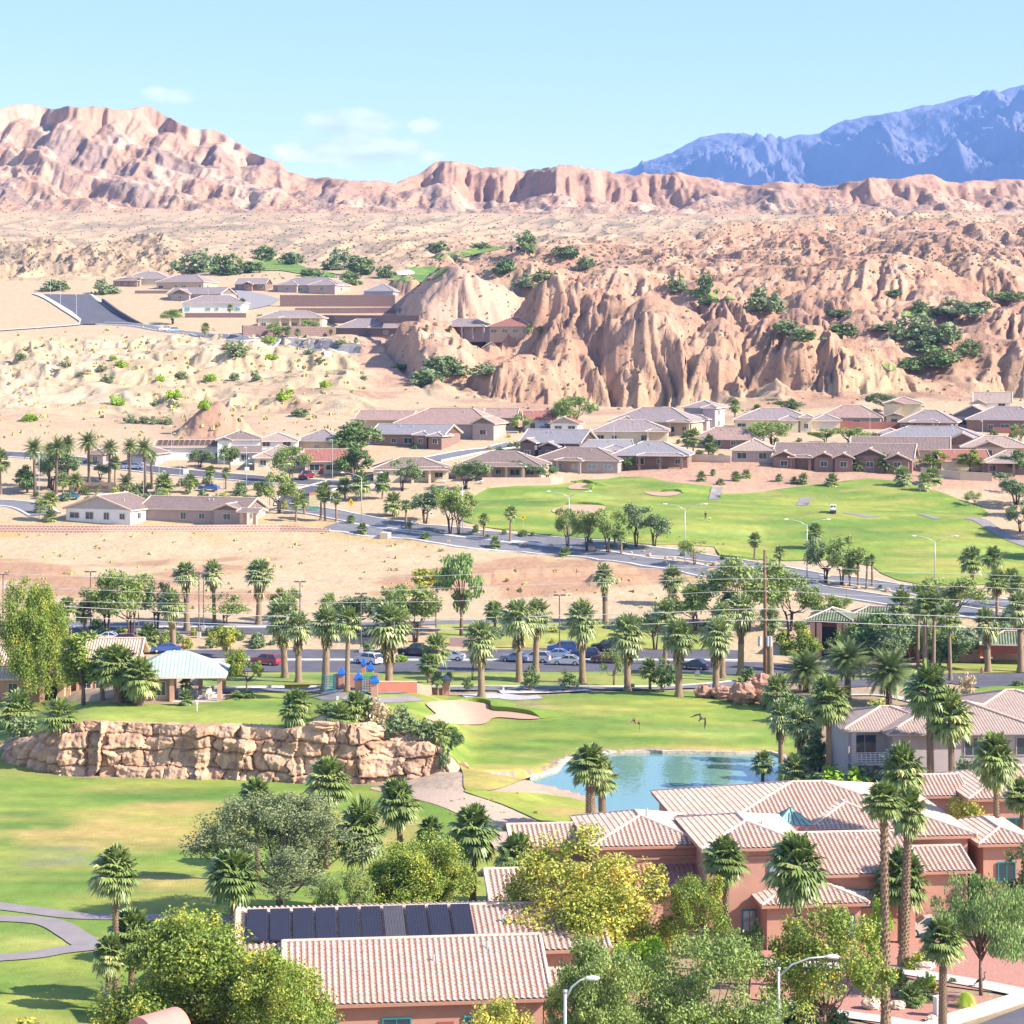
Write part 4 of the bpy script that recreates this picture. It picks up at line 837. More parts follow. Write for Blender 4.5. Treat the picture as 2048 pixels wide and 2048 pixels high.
# ------------------------------------------------------------------ houses
ROOF = dict(pink=mat_roof('roof_pink_tile', (0.274, 0.167, 0.144), (0.380, 0.258, 0.220)), grey=mat_roof('roof_grey_tile', (0.205, 0.193, 0.213), (0.281, 0.262, 0.281)), lav=mat_roof('roof_mauve_tile', (0.213, 0.171, 0.178), (0.304, 0.247, 0.243)),
            brown=mat_roof('roof_brown_tile', (0.167, 0.117, 0.106), (0.251, 0.182, 0.160)), red=mat_roof('roof_red_tile', (0.251, 0.091, 0.072), (0.350, 0.152, 0.114)), tan=mat_roof('roof_tan_tile', (0.304, 0.220, 0.186), (0.380, 0.289, 0.243)),
            near=mat('near_roof_tile', (.66, .52, .43), .85, .2, 1.7, .01, 12, col2=(.47, .32, .25), detail=9), nearred=mat('near_roof_tile_dark', (.40, .20, .17), .8, .2, 2.2, col2=(.30, .15, .13)),
            green=mat_roof('roof_green_metal', (.33, .42, .35), (.38, .47, .40), .45, 50, .04), greentile=mat_roof('roof_green_tile', (.085, .12, .065), (.20, .23, .14), .42, .5, .12), peach=mat_roof('roof_peach_tile', (.50, .33, .23), (.66, .48, .36), .36, .45, .1))
WALL = dict(cream=stucco('cream', (.62, .52, .38)), tan=stucco('tan', (.47, .35, .26)), brown=stucco('brown', (.24, .155, .13)), white=stucco('white', (.75, .72, .68)), taupe=stucco('taupe', (.37, .295, .27)), grey=stucco('grey', (.31, .31, .35)),
            orange=stucco('terracotta', (.50, .27, .20)), yellow=stucco('yellow', (.63, .53, .34)), dark=stucco('dark_brown', (.15, .115, .115)), salmon=stucco('salmon', (.55, .33, .22)), red=stucco('red_brown', (.30, .105, .075)), mauve=stucco('mauve', (.42, .36, .36)), pinkgrey=stucco('pink_grey', (.44, .35, .33)))
PAN = mat('tile_pan', (.45, .25, .19), .85, .2, 3); TRIM = mat('pale_trim', (.66, .58, .48), .8, .05, 1); CAP = mat('ridge_tile', (.58, .44, .36), .85, .2, 3); GLASS = mat_glass('window_glass'); GLASS2 = mat_glass('bright_window_glass', (.25, .30, .34)); DOORM = mat('door_paint', (.32, .10, .08), .6, .1); TEAL = mat('teal_frame', (.03, .22, .24), .5, .08); WHITE = mat('white_paint', (.76, .75, .72), .6, .04); BLK = mat('black_paint', (.02, .02, .022), .5, .1); STEEL = mat('galvanised_steel', (.48, .50, .52), .45, .08, 2, metal=.3)
def tile_plane(mb, poly, m, pitch=.38, course=.42, amp=.075):
    """one roof plane of real barrel tiles: a rippled grid cut to the plane's outline (convex, eave edge first)"""
    p = [Vector(q) for q in poly]; u = (p[1]-p[0]).normalized(); n = (p[1]-p[0]).cross(p[2]-p[0]).normalized()
    if n.z < 0: n = -n
    v = n.cross(u)
    if v.z < 0: v = -v
    us = [(q-p[0]).dot(u) for q in p]; vs = [(q-p[0]).dot(v) for q in p]
    n_u = int((max(us)-min(us))/pitch)+2; n_v = int((max(vs)-min(vs))/course)+2; bm = bmesh.new(); prof = [0, .75, 1, .75, 0, -.25]; cols = []
    for i in range(n_u):
        for k in range(6): cols.append((min(us)+(i+k/6)*pitch, prof[k]))
    prev = None
    def pan(f, a): f.material_index = 3 if a % 6 in (4, 5) else 0  # pans redder and darker: red clay, plus groove shade in the colour
    for j in range(n_v):
        for e in (0, 1):
            vv = min(vs)+(j+e)*course-(.0 if e == 0 else .001); lift = .05*(1-e)
            row = [bm.verts.new(p[0]+u*a+v*vv+n*(h*amp+lift+.03)) for a, h in cols]
            if prev:
                for a in range(len(row)-1): pan(bm.faces.new((prev[a], prev[a+1], row[a+1], row[a])), a)
            prev = row
    cen = sum(p, Vector())/len(p)
    for i in range(len(p)):
        a, b = p[i], p[(i+1) % len(p)]; nn = (b-a).cross(n).normalized()
        if nn.dot(cen-a) > 0: nn = -nn
        bmesh.ops.bisect_plane(bm, geom=bm.verts[:]+bm.edges[:]+bm.faces[:], plane_co=a+nn*.005, plane_no=nn, clear_outer=True)
    bm.verts.index_update(); mi = [f.material_index for f in bm.faces]; mb.add([w.co for w in bm.verts], [[w.index for w in f.verts] for f in bm.faces], m); mb.m[-len(mi):] = mi; bm.free()
class House:
    def __init__(s, name, label, cat, loc, rot, wall, roof, group=None, near=False, trim=None, z0=-2.5):
        s.e = empty(name, loc, label, cat, R(rot), group); s.w = MB(); s.wall = WALL[wall]; s.roofm = ROOF[roof]; s.near = near; s.trim = trim or TRIM; s.z0 = z0; s.k = 0
    def rect_roof(s, x0, x1, y0, y1, h, kind='hip', pitch=.36, ov=.55, m=None, cap=True, name='roof'):
        x0, x1, y0, y1 = x0-ov, x1+ov, y0-ov, y1+ov; w, d = x1-x0, y1-y0; th = .2; h = h-pitch*ov*.6; V3 = Vector
        a, b, c, e = V3((x0, y0, h)), V3((x1, y0, h)), V3((x1, y1, h)), V3((x0, y1, h)); P_ = []; gab = []
        if kind == 'hip':
            if w >= d: r = d/2; p, q = V3((x0+r, y0+r, h+pitch*r)), V3((x1-r, y0+r, h+pitch*r)); P_ = [[a, b, q, p], [b, c, q], [c, e, p, q], [e, a, p]]
            else: r = w/2; p, q = V3((x0+r, y0+r, h+pitch*r)), V3((x0+r, y1-r, h+pitch*r)); P_ = [[a, b, p], [b, c, q, p], [c, e, q], [e, a, p, q]]
            caps = [(a, p), (b, q if w >= d else p), (c, q), (e, p if w >= d else q), (p, q)]
        elif kind == 'gx':
            r = d/2; p, q = V3((x0, y0+r, h+pitch*r)), V3((x1, y0+r, h+pitch*r)); P_ = [[a, b, q, p], [c, e, p, q]]; gab = [(V3((x0+ov, y0+ov, h)), V3((x0+ov, y1-ov, h)), V3((x0+ov, y0+r, h+pitch*(r-ov)))), (V3((x1-ov, y0+ov, h)), V3((x1-ov, y1-ov, h)), V3((x1-ov, y0+r, h+pitch*(r-ov))))]; caps = [(p, q), (a, p), (e, p), (b, q), (c, q)]
        elif kind == 'gy':
            r = w/2; p, q = V3((x0+r, y0, h+pitch*r)), V3((x0+r, y1, h+pitch*r)); P_ = [[b, c, q, p], [e, a, p, q]]; gab = [(V3((x0+ov, y0+ov, h)), V3((x1-ov, y0+ov, h)), V3((x0+r, y0+ov, h+pitch*(r-ov)))), (V3((x0+ov, y1-ov, h)), V3((x1-ov, y1-ov, h)), V3((x0+r, y1-ov, h+pitch*(r-ov))))]; caps = [(p, q), (a, p), (b, p), (c, q), (e, q)]
        elif kind == 'shed':
            p, q = V3((x1, y1, h+pitch*d)), V3((x0, y1, h+pitch*d)); P_ = [[a, b, p, q]]; caps = []
        mb = MB()
        for poly in P_:
            if s.near: tile_plane(mb, poly, 0)
            u = (poly[1]-poly[0]).normalized(); n = (poly[1]-poly[0]).cross(poly[2]-poly[0]).normalized(); v = n.cross(u)
            mb.face([tuple(k) for k in poly], 0, [((k-poly[0]).dot(u)+s.k*3.1, (k-poly[0]).dot(v)) for k in poly])
            mb.face([(k.x, k.y, k.z-th) for k in reversed(poly)], 2)
            k0, k1 = poly[0], poly[1]; mb.face([(k0.x, k0.y, k0.z-th), (k1.x, k1.y, k1.z-th), tuple(k1), tuple(k0)], 2)
            if kind in ('gx', 'gy', 'shed'):
                for i in range(1, len(poly)):
                    k0, k1 = poly[i], poly[(i+1) % len(poly)]; mb.face([(k0.x, k0.y, k0.z-th), (k1.x, k1.y, k1.z-th), tuple(k1), tuple(k0)], 2)
        if cap:
            for p, q in caps:
                if (p-q).length > .4: mb.tube([p+V3((0, 0, .06)), q+V3((0, 0, .06))], .13, 6, 1)
        o = mb.obj(name, [m or s.roofm, CAP, s.trim, PAN], s.e); s.k += 1
        for g in gab: s.w.face([tuple(k) for k in g]); s.w.face([tuple(k) for k in reversed(g)])
        return o
    def block(s, x0, x1, y0, y1, h, kind='hip', pitch=.36, ov=.55, z0=None, m=None):
        e = .004*(s.k+1); s.w.box(x0+e, x1-e, y0+e, y1-e, s.z0 if z0 is None else z0, h-.12)
        if kind: return s.rect_roof(x0, x1, y0, y1, h, kind, pitch, ov, m)
    def win(s, face, at, z, w=1.3, h=1.2, pos=0, frame=None, glass=None, name='window', deep=.05):
        k = ('win', round(w, 2), round(h, 2), (frame or s.trim).name, (glass or GLASS).name)
        if k not in TREES:
            f = MB(); t = .09
            f.box(-w/2-t, w/2+t, -.06, .02, -h/2-t, -h/2); f.box(-w/2-t, w/2+t, -.06, .02, h/2, h/2+t); f.box(-w/2-t, -w/2, -.06, .02, -h/2, h/2); f.box(w/2, w/2+t, -.06, .02, -h/2, h/2); f.box(-.03, .03, -.05, .0, -h/2, h/2)
            p = MB(); p.box(-w/2, w/2, -.03, .02, -h/2, h/2); TREES[k] = (f.mesh(name+'_frame', frame or s.trim), p.mesh('pane', glass or GLASS))
        loc, rz = {'F': ((at, pos-deep, z), 0), 'R': ((pos+deep, at, z), R(90)), 'L': ((pos-deep, at, z), R(-90))}[face]
        o = put(name, TREES[k][0], s.e, loc, (0, 0, rz)); put('pane', TREES[k][1], o); return o
    def col(s, x, y, h, r=.28, m=None, z0=-1.5):
        mb = MB(); mb.box(x-r, x+r, y-r, y+r, z0, h); return mb.obj('column', m or s.wall, s.e)
    def door(s, face, at, pos, w=1.1, h=2.2, m=None, name='door', z=0):
        mb = MB(); mb.box(-w/2, w/2, -.05, .02, 0, h)
        loc, rz = {'F': ((at, pos-.03, z), 0), 'R': ((pos+.03, at, z), R(90)), 'L': ((pos-.03, at, z), R(-90))}[face]
        o = mb.obj(name, m or DOORM, s.e); o.location = loc; o.rotation_euler = (0, 0, rz); return o
    def done(s): s.w.obj('wall', s.wall, s.e); return s.e
def eave_loc(px, eave, h, ymin=100):
    py = eave+h*8
    for _ in range(6):
        g = G(px, py, ymin); py = eave+h*F/g.y
    return g
def home(label, px, eave, wpx, dep, h, rot, roof, wall, kind='hip', pitch=.42, wins=True, patio=None, wings=(), gar=None, group='houses of the estate', name='house', trim=None, glass=None, door=None, base=None, chim=False, seed=None):
    """px, eave: middle of the front eave in pixels; wpx its width; wings: (x from, x to as fractions of the width, y from, depth, height, roof kind)"""
    g = eave_loc(px, eave, h) if base is None else G(px, base)
    w = wpx*g.y/F; rot = rot if wall in ('white', 'cream', 'yellow') else rot-13; hs = House(name, label, 'house', g, rot, wall, roof, group, False, trim); rnd = random.Random(seed or int(px*7+eave)); 
    hs.block(-w/2, w/2, 0, dep, h, kind, pitch)
    for (f0, f1, y, d, hh, kd) in wings:
        hs.block(-w/2+f0*w, -w/2+f1*w, y, y+d, hh, kd, pitch)
        if y < 0 and (f1-f0)*w > 2.4: hs.win('F', -w/2+(f0+f1)/2*w, min(hh-1.4, 1.6), min(1.6, (f1-f0)*w*.35), 1.2, y, glass=glass)
    if wins:
        occ = [(-w/2+f0*w-.6, -w/2+f1*w+.6) for f0, f1, y, d, hh, kd in wings if y < 0]
        n = max(1, int(w/3.6)); lv = [1.5] if h < 4.5 else [1.4, 4.3]
        for z in lv:
            for i in range(n):
                x = -w/2+(i+.5)*w/n+rnd.uniform(-.3, .3)
                if any(a < x < b for a, b in occ): continue
                ww = rnd.choice([1.2, 1.8, 2.2])
                if rnd.random() < .85: hs.win('F', x, z, ww, rnd.choice([1.1, 1.4]), 0, glass=glass)
        for z in lv:
            hs.win('R', dep*.3, z, 1.2, 1.2, w/2, glass=glass); hs.win('L', dep*.35, z, 1.2, 1.2, -w/2, glass=glass)
    if patio:
        f0, f1, d = patio; x0, x1 = -w/2+f0*w, -w/2+f1*w; hs.rect_roof(x0, x1, -d, .6, h-.03, 'hip', pitch*.6, .35); k = max(2, int((x1-x0)/4)+1)
        for i in range(k): hs.col(x0+.4+(x1-x0-.8)*i/(k-1), -d+.35, h-.25)
    if gar is not None: hs.door('F', -w/2+gar*w, 0, 4.6, 2.2, mat('garage_door', (.55, .5, .46), .7, .05), 'garage_door')
    if door is not None: hs.door('F', -w/2+door*w, 0, 1.1, 2.2)
    if chim: c = MB(); c.box(w*.1, w*.1+.9, dep*.4, dep*.4+.9, h, h+pitch*dep*.5+.7); c.obj('chimney', hs.wall, hs.e)
    for k in range(2): c = MB(); x = rnd.uniform(-.3, .3)*w; c.box(x-.12, x+.12, dep*.36, dep*.36+.24, h+pitch*dep*.28, h+pitch*dep*.36+.55); c.obj('roof_vent', STEEL, hs.e)
    hs.done(); return hs
# ------------------------------------------------------------------ walls, fences, lamps, signs, vehicles
def wall_run(pts, hpx, thick, m, label, cat='wall', name='wall', group=None, cap=None, base_py=True, ymin=100, down=1.2):
    """a garden or retaining wall standing along pixels pts; hpx: its height in pixels at each point"""
    w = [G(px, py, ymin) for px, py in pts]; hp = hpx if hasattr(hpx, '__len__') else [hpx]*len(pts); mb = MB()
    for i in range(len(w)-1):
        a, b = w[i], w[i+1]; d = Vector((b.x-a.x, b.y-a.y)).normalized(); q = Vector((-d.y, d.x, 0))*thick/2; ha, hb = hp[i]*a.y/F, hp[i+1]*b.y/F
        vs = [a-q-Vector((0, 0, down)), a+q-Vector((0, 0, down)), b+q-Vector((0, 0, down)), b-q-Vector((0, 0, down)), a-q+Vector((0, 0, ha)), a+q+Vector((0, 0, ha)), b+q+Vector((0, 0, hb)), b-q+Vector((0, 0, hb))]
        mb.add(vs, [(4, 7, 6, 5), (0, 3, 7, 4), (1, 5, 6, 2), (0, 4, 5, 1), (3, 2, 6, 7)], 0)
        if cap:
            z = Vector((0, 0, .12)); q2 = q*1.35; mb.add([a-q2+Vector((0, 0, ha)), a+q2+Vector((0, 0, ha)), b+q2+Vector((0, 0, hb)), b-q2+Vector((0, 0, hb)), a-q2+Vector((0, 0, ha))+z, a+q2+Vector((0, 0, ha))+z, b+q2+Vector((0, 0, hb))+z, b-q2+Vector((0, 0, hb))+z], [(4, 7, 6, 5), (0, 3, 7, 4), (1, 5, 6, 2), (0, 4, 5, 1), (3, 2, 6, 7)], 1)
    o = mb.obj(name, [m, cap or m]); return tag(o, label, cat, group)
def street_lamp(px, py, top, label, arms=2, span=45, group='street lamps', head='cobra', Y=None, r=.11, name='street_lamp', ang=0.0):
    g = G(px, py) if Y is None else P(px, py, Y); s = g.y/F; h = (py-top)*s; e = empty(name, g, label, 'street lamp', ang, group)
    mb = MB(); mb.tube([(0, 0, -.3), (0, 0, h*.5), (0, 0, h-.9 if arms else h)], [r, r*.8, r*.55], 8); mb.obj('post', STEEL, e, True)
    for k in range(arms):
        sg = (1 if k == 0 else -1) if arms == 2 else (1 if span > 0 else -1); L = abs(span)*s
        a = MB(); a.tube([(0, 0, h-1.1), (sg*L*.3, 0, h-.4), (sg*L*.65, 0, h-.05), (sg*(L-.75), 0, h)], [r*.55, r*.5, r*.45, r*.4], 6); ao = a.obj('arm', STEEL, e, True)
        b = MB(); b.ball((sg*(L-.35), 0, h+.02), (.5, .17, .13), 0, 8, 5); b.obj('lamp_head', WHITE, ao, True)
    return e
def lot_lamp(px, py, top, label, heads=2):
    g = G(px, py); s = g.y/F; h = (py-top)*s; e = empty('parking_lamp', g, label, 'lamp post', 0, 'lamp posts of the car park')
    mb = MB(); mb.box(-.3, .3, -.3, .3, -.3, .9); mb.obj('plinth', con, e); mb = MB(); mb.tube([(0, 0, .9), (0, 0, h)], [.1, .08], 8); mb.obj('post', mat('bronze_paint', (.16, .12, .11), .6, .1), e)
    for k in range(heads):
        sg = 1-2*k; b = MB(); b.box(min(sg*.15, sg*.95), max(sg*.15, sg*.95), -.28, .28, h-.12, h+.1); b.obj('lamp_head', mat('bronze_paint', (.16, .12, .11)), e)
    return e
def thin_post(px, py, top, label, r=.07, head=True, cat='lamp post', m=None, group='slim light poles of the estate'):
    g = G(px, py); s = g.y/F; h = (py-top)*s; e = empty('light_pole', g, label, cat, 0, group); mb = MB(); mb.tube([(0, 0, -.3), (0, 0, h)], [r, r*.7], 6); mb.obj('post', m or STEEL, e)
    if head: b = MB(); b.box(-.5, .1, -.12, .12, h-.05, h+.1); b.obj('lamp_head', WHITE, e)
    return e
CARS = {}
def car_meshes(kind, paint):
    k = (kind, paint.name)
    if k in CARS: return CARS[k]
    L, Wd, prof, roof, wb = dict(
        sedan=(4.7, 1.8, [(-2.35, .55), (-2.3, .85), (-1.5, .98), (-.75, 1.0), (1.3, 1.02), (2.2, .98), (2.35, .6)], [(-.95, .98), (-.2, 1.44), (.85, 1.46), (1.65, 1.03)], 1.38),
        suv=(4.7, 1.9, [(-2.35, .55), (-2.3, .95), (-1.3, 1.1), (-.9, 1.12), (2.2, 1.12), (2.35, .65)], [(-1.05, 1.1), (-.4, 1.66), (1.7, 1.68), (2.25, 1.14)], 1.36),
        pickup=(5.6, 2.0, [(-2.8, .6), (-2.75, 1.05), (-1.5, 1.16), (-1.0, 1.18), (2.7, 1.14), (2.8, .7)], [(-1.1, 1.16), (-.5, 1.82), (1.0, 1.84), (1.2, 1.16)], 1.75),
        compact=(4.1, 1.75, [(-2.05, .45), (-2.0, .75), (-1.3, .98), (-.8, 1.02), (1.3, 1.0), (1.85, .85), (2.05, .5)], [(-1.0, 1.0), (-.35, 1.42), (.4, 1.5), (1.0, 1.36), (1.6, .98)], 1.25))[kind]
    def extrude(pr, w0, w1, zb, name, mats, mi=0):
        mb = MB(); n = len(pr); top = pr; V = []
        for sgn, w in ((-1, 1), (1, 1)):
            for x, z in pr: V.append((x, sgn*(w0+(w1-w0)*((z-zb)/max(.01, max(p[1] for p in pr)-zb)))/2, z))
            for x, z in reversed(pr): V.append((x*.98, sgn*w0/2, zb))
        m_ = 2*n; fs = [tuple(range(m_))[::1], tuple(range(m_, 2*m_))[::-1]] + [(i, i+m_, (i+1) % m_+m_, (i+1) % m_)[::-1] for i in range(m_)]
        mb.add(V, fs, mi); return mb
    body = extrude(prof, Wd, Wd*.93, .32, 'body', [paint]); bmsh = body.mesh('car_body', paint)
    cab = extrude([(x, z) for x, z in roof], Wd*.92, Wd*.72, min(p[1] for p in roof)-.03, 'cab', [GLASS]); gm_ = cab.mesh('car_windows', GLASS)
    rf = MB(); xs = [p for p in roof][1:-1]; zt = [(x, z+.015) for x, z in xs]
    rp = [(zt[0][0]-.06, zt[0][1]-.03)]+zt+[(zt[-1][0]+.08, zt[-1][1]-.04)]
    V = [(x, sg*Wd*.365, z) for sg in (-1, 1) for x, z in rp]; n = len(rp); rf.add(V+[(x, y, z-.06) for x, y, z in V], [(i, i+1, n+i+1, n+i)[::-1] for i in range(n-1)]+[(2*n+i, 2*n+i+1, i+1, i) for i in range(n-1)]+[(3*n+i, n+i, n+i+1, 3*n+i+1) for i in range(n-1)]+[(2*n, 0, n, 3*n), (n-1, 3*n-1, 4*n-1, 2*n-1)])
    for sg in (-1, 1):
        z0 = min(p[1] for p in roof)
        for x, z in (roof[0], roof[-1]):
            j = roof[1] if x < 0 else roof[-2]; rf.tube([(x, sg*Wd*.455, z), (j[0], sg*Wd*.365, j[1])], .045, 5)
        mx_ = (roof[1][0]+roof[-2][0])/2+.1; rf.tube([(mx_, sg*Wd*.455, z0), (mx_, sg*Wd*.365, roof[1][1]+.01)], .045, 5)
    rm = rf.mesh('car_roof', paint)
    t = MB(); t.tube([(0, -.11, 0), (0, .11, 0)], .33 if kind != 'pickup' else .38, 14); tyre = t.mesh('tyre', BLK); t = MB(); t.tube([(0, -.12, 0), (0, .12, 0)], .2, 10); rim = t.mesh('rim', STEEL)
    h1 = MB(); h1.box(-.06, .06, -.22, .22, -.08, .08); hl = h1.mesh('headlight', mat('lamp_glass', (.8, .8, .78), .2, .02)); tl = h1.mesh('tail_light', mat('red_lamp', (.45, .02, .02), .3, .05))
    CARS[k] = (bmsh, gm_, rm, tyre, rim, hl, tl, L, Wd, wb, prof); return CARS[k]
def paint(name, c): 
    m = mat('paint_'+name, c, .28, .03, .5, spec=.5); m.node_tree.nodes['Principled BSDF'].inputs['Coat Weight'].default_value = .6; return m
def car(kind, px, py, rz, col, label, group='parked cars', Y=None, name='parked_car'):
    pm = paint(*col); b, g_, r_, ty, rim, hl, tl, L, Wd, wb, prof = car_meshes(kind, pm); g = G(px, py) if Y is None else P(px, py, Y); g.z += .14
    e = empty(name, g, label, {'suv': 'suv', 'pickup': 'pickup'}.get(kind, 'car'), R(rz), group)
    put('body', b, e); put('windows', g_, e); put('roof', r_, e)
    for x in (-wb, wb):
        for y in (-1, 1):
            w_ = put('wheel', ty, e, (x, y*(Wd/2-.08), .33)); put('rim', rim, w_)
    for y in (-1, 1): put('headlight', hl, e, (prof[1][0]+.03, y*Wd*.36, prof[1][1]-.12)); put('tail_light', tl, e, (prof[-2][0]+.03, y*Wd*.38, prof[-2][1]-.1))
    return e
def sign(px, py, top, label, wpx, hpx, m, shape='rect', back=None, name='road_sign', mark=None, post=.04):
    g = G(px, py); s = g.y/F; h = (py-top)*s; e = empty(name, g, label, 'sign', 0, None); w, hh = wpx*s/2, hpx*s/2; z = h-hh
    mb = MB(); mb.tube([(0, .03, -.2), (0, .03, h-hh*.3)], post, 6); mb.obj('post', STEEL, e)
    p = MB(); pts = [(-w, -hh), (w, -hh), (w, hh), (-w, hh)] if shape == 'rect' else [(0, -hh), (w, 0), (0, hh), (-w, 0)]
    p.add([(x, y, z+q) for y in (-.02, .01) for x, q in pts], [(0, 1, 2, 3), (7, 6, 5, 4), (0, 4, 5, 1), (1, 5, 6, 2), (2, 6, 7, 3), (3, 7, 4, 0)]); po = p.obj('sign_face', m, e)
    if mark: 
        for (x0, x1, z0, z1, mm) in mark: k = MB(); k.box(x0*w, x1*w, -.03, -.021, z+z0*hh, z+z1*hh); k.obj('sign_mark', mm, po)
    return e
# ------------------------------------------------------------------ rock face under the green
_ft = [Vector(p) for p in foot] + [Vector((xe+.7, fy[-1]+3)), Vector((xe+.2, fy[-1]+7)), Vector((xe-3, fy[-1]+13))]
_tz = list(ztop_f) + [ztop_f[-1]-.3, ztop_f[-1]-.9, ztop_f[-1]-2]
_L = [0]
for a_, b_2 in zip(_ft, _ft[1:]): _L.append(_L[-1]+(b_2-a_).length)
S = np.arange(0, _L[-1], .12); fxx = np.interp(S, _L, [p.x for p in _ft]); fyy = np.interp(S, _L, [p.y for p in _ft]); tz = np.interp(S, _L, _tz)
dxx, dyy = np.gradient(fxx), np.gradient(fyy); ln = np.hypot(dxx, dyy); 
k_ = np.ones(31)/31; nx_, ny_ = np.convolve(np.pad(dyy/ln, 15, 'edge'), k_, 'valid'), np.convolve(np.pad(-dxx/ln, 15, 'edge'), k_, 'valid')
T_ = np.linspace(0, 1, 64); SS, TT = np.meshgrid(S, T_); tzz = np.interp(SS, S, tz); hh_ = (tzz+.2-(ZF-.6))
zz_ = TT*hh_
wz = zz_+.35*fbm(SS/3.2, TT*2, 3, 401); ws = SS+.7*fbm(SS/2.6, zz_/1.6, 3, 403)
bnd = [1.7, 3.6, 5.0]; lay = np.digitize(wz, bnd)
disp = np.zeros_like(SS)
for l_ in range(4):
    rg = np.random.RandomState(520+l_); cuts = np.cumsum(rg.uniform(.8, 5.5, 160)); off = rg.uniform(-.55, .55, 161); j_ = np.searchsorted(cuts, ws); d_ = np.minimum(np.abs(ws-cuts[np.clip(j_, 0, 159)]), np.abs(ws-cuts[np.clip(j_-1, 0, 159)]))
    v_ = off[j_]-.34*np.exp(-(d_/.11)**2) + .03*np.clip(d_, 0, 1)
    disp = np.where(lay == l_, v_, disp)
for b0 in bnd: disp -= .30*np.exp(-((wz-b0)/.10)**2)
rg = np.random.RandomState(77); mc = np.cumsum(rg.uniform(3.0, 9.0, 60)); mo = rg.uniform(-.9, .9, 61); disp += mo[np.searchsorted(mc, SS+.6*fbm(SS/3, zz_/2.5, 2, 411))]
px_s = np.interp(SS, S, CX+F*fxx/fyy); disp -= 1.5*sst(200, 188, px_s)*sst(60, 110, px_s); disp -= 1.0*sst(482, 472, px_s)*sst(410, 425, px_s)
disp += .5*fbm(SS/4, zz_/3, 4, 405) + .14*fbm(SS/.7, zz_/.6, 3, 407) + .55*(1-TT)**1.5 - .5*TT**3
ox = np.interp(SS, S, nx_); oy = np.interp(SS, S, ny_); bx = np.interp(SS, S, fxx); by = np.interp(SS, S, fyy)
bk = 1.2*TT
V = np.stack([bx+ox*(disp-bk+.4), by+oy*(disp-bk+.4), ZF-.6+zz_], -1)
cap_ = []
for q, dz in ((1.0, .12), (2.2, .1), (3.6, -.6)): cap_.append(np.stack([bx[-1]-ox[-1]*(q+1.2), by[-1]-oy[-1]*(q+1.2), tz+dz+.12*fbm(S/1.5, S*0+q, 2, 9)], -1))
V = np.concatenate([V, np.stack(cap_)], 0); idx = np.arange(V.shape[0]*V.shape[1]).reshape(V.shape[:2]); Q = np.stack([idx[:-1, :-1], idx[:-1, 1:], idx[1:, 1:], idx[1:, :-1]], -1).reshape(-1, 4)
CLM = mat('cliff_rock', (1.0, .97, .93), .95, .3, .8, .06, 3, col2=(.74, .66, .60), detail=9, attr=True)
clc = lerp3(lerp3(np.zeros(V.shape) + C(.60, .42, .30), C(.47, .30, .205), sst(-.1, .35, fbm(np.tile(S/4, (V.shape[0], 1)), V[..., 2]/1.1, 4, 421))), C(.37, .245, .18), .6*sst(.12, .4, fbm(np.tile(S/1.1, (V.shape[0], 1)), V[..., 2]/4.5, 3, 423)))
o = link(bpy.data.objects.new('cliff', np_mesh('cliff', V.reshape(-1, 3), Q, CLM, clc.reshape(-1, 3), smooth=False))); tag(o, 'tan layered rock face holding up the green above the fairway', 'cliff')
for i, (a, b, c, d) in enumerate([(655, 1462, 90, 26), (735, 1478, 80, 34), (800, 1500, 70, 30), (600, 1466, 50, 18)]): rock(a, b, c, d, ['broad pale slab on top of the rock face beside the clump of palms', 'rounded tan boulder on the rock face under the grey shrubs', 'tan block near the far end of the rock face under trailing shrubs', 'low tan slab on the rock face at the foot of the twin palms'][i], mat('slab_rock', (.54, .36, .235), .95, .3, 1.2, .05, 3), 'slabs on top of the rock face')
# ------------------------------------------------------------------ villa with solar roof (nearest building)
def solar(hs, x0, x1, n, y0, y1, zf, mats, gap=.2, name='solar_panel'):
    w = (x1-x0)/n
    for i in range(n):
        mb = MB(); a, b = x0+i*w+gap/2, x0+(i+1)*w-gap/2; ns = 14 if n > 6 else 3
        for k in range(ns):
            u0, u1 = a+(b-a)*k/ns, a+(b-a)*(k+.8)/ns; e = .07+.02*(k % 2)
            mb.add([(u0, y0, zf(y0)+e-.05), (u1, y0, zf(y0)+e-.05), (u1, y1, zf(y1)+e-.05), (u0, y1, zf(y1)+e-.05), (u0, y0, zf(y0)+e), (u1, y0, zf(y0)+e), (u1, y1, zf(y1)+e), (u0, y1, zf(y1)+e)], [(4, 5, 6, 7), (0, 1, 5, 4), (1, 2, 6, 5), (2, 3, 7, 6), (3, 0, 4, 7)])
        mb.add([(a, y0, zf(y0)), (b, y0, zf(y0)), (b, y1, zf(y1)), (a, y1, zf(y1)), (a, y0, zf(y0)+.06), (b, y0, zf(y0)+.06), (b, y1, zf(y1)+.06), (a, y1, zf(y1)+.06)], [(4, 5, 6, 7), (0, 1, 5, 4), (1, 2, 6, 5), (2, 3, 7, 6), (3, 0, 4, 7)])
        o = mb.obj(name, mats[i % len(mats)] if len(mats) > 1 else mats[0], hs.e)
        if len(mats) > 1 and mats[i] is not mats[0]: o['label'] = 'faded grey solar panel'
SOL = mat('solar_mat', (.03, .028, .045), .45, .1, 2, spec=.4); SOLG = mat('solar_mat_faded', (.085, .08, .095), .6, .1, 2)
ORM = mat('terracotta_trim', (.46, .235, .165), .85, .06)
b1 = House('villa', 'terracotta villa with ten dark solar panels in a row on its tiled roof', 'house', (-6, 137, -43.2), 6, 'orange', 'near', None, True, ORM)
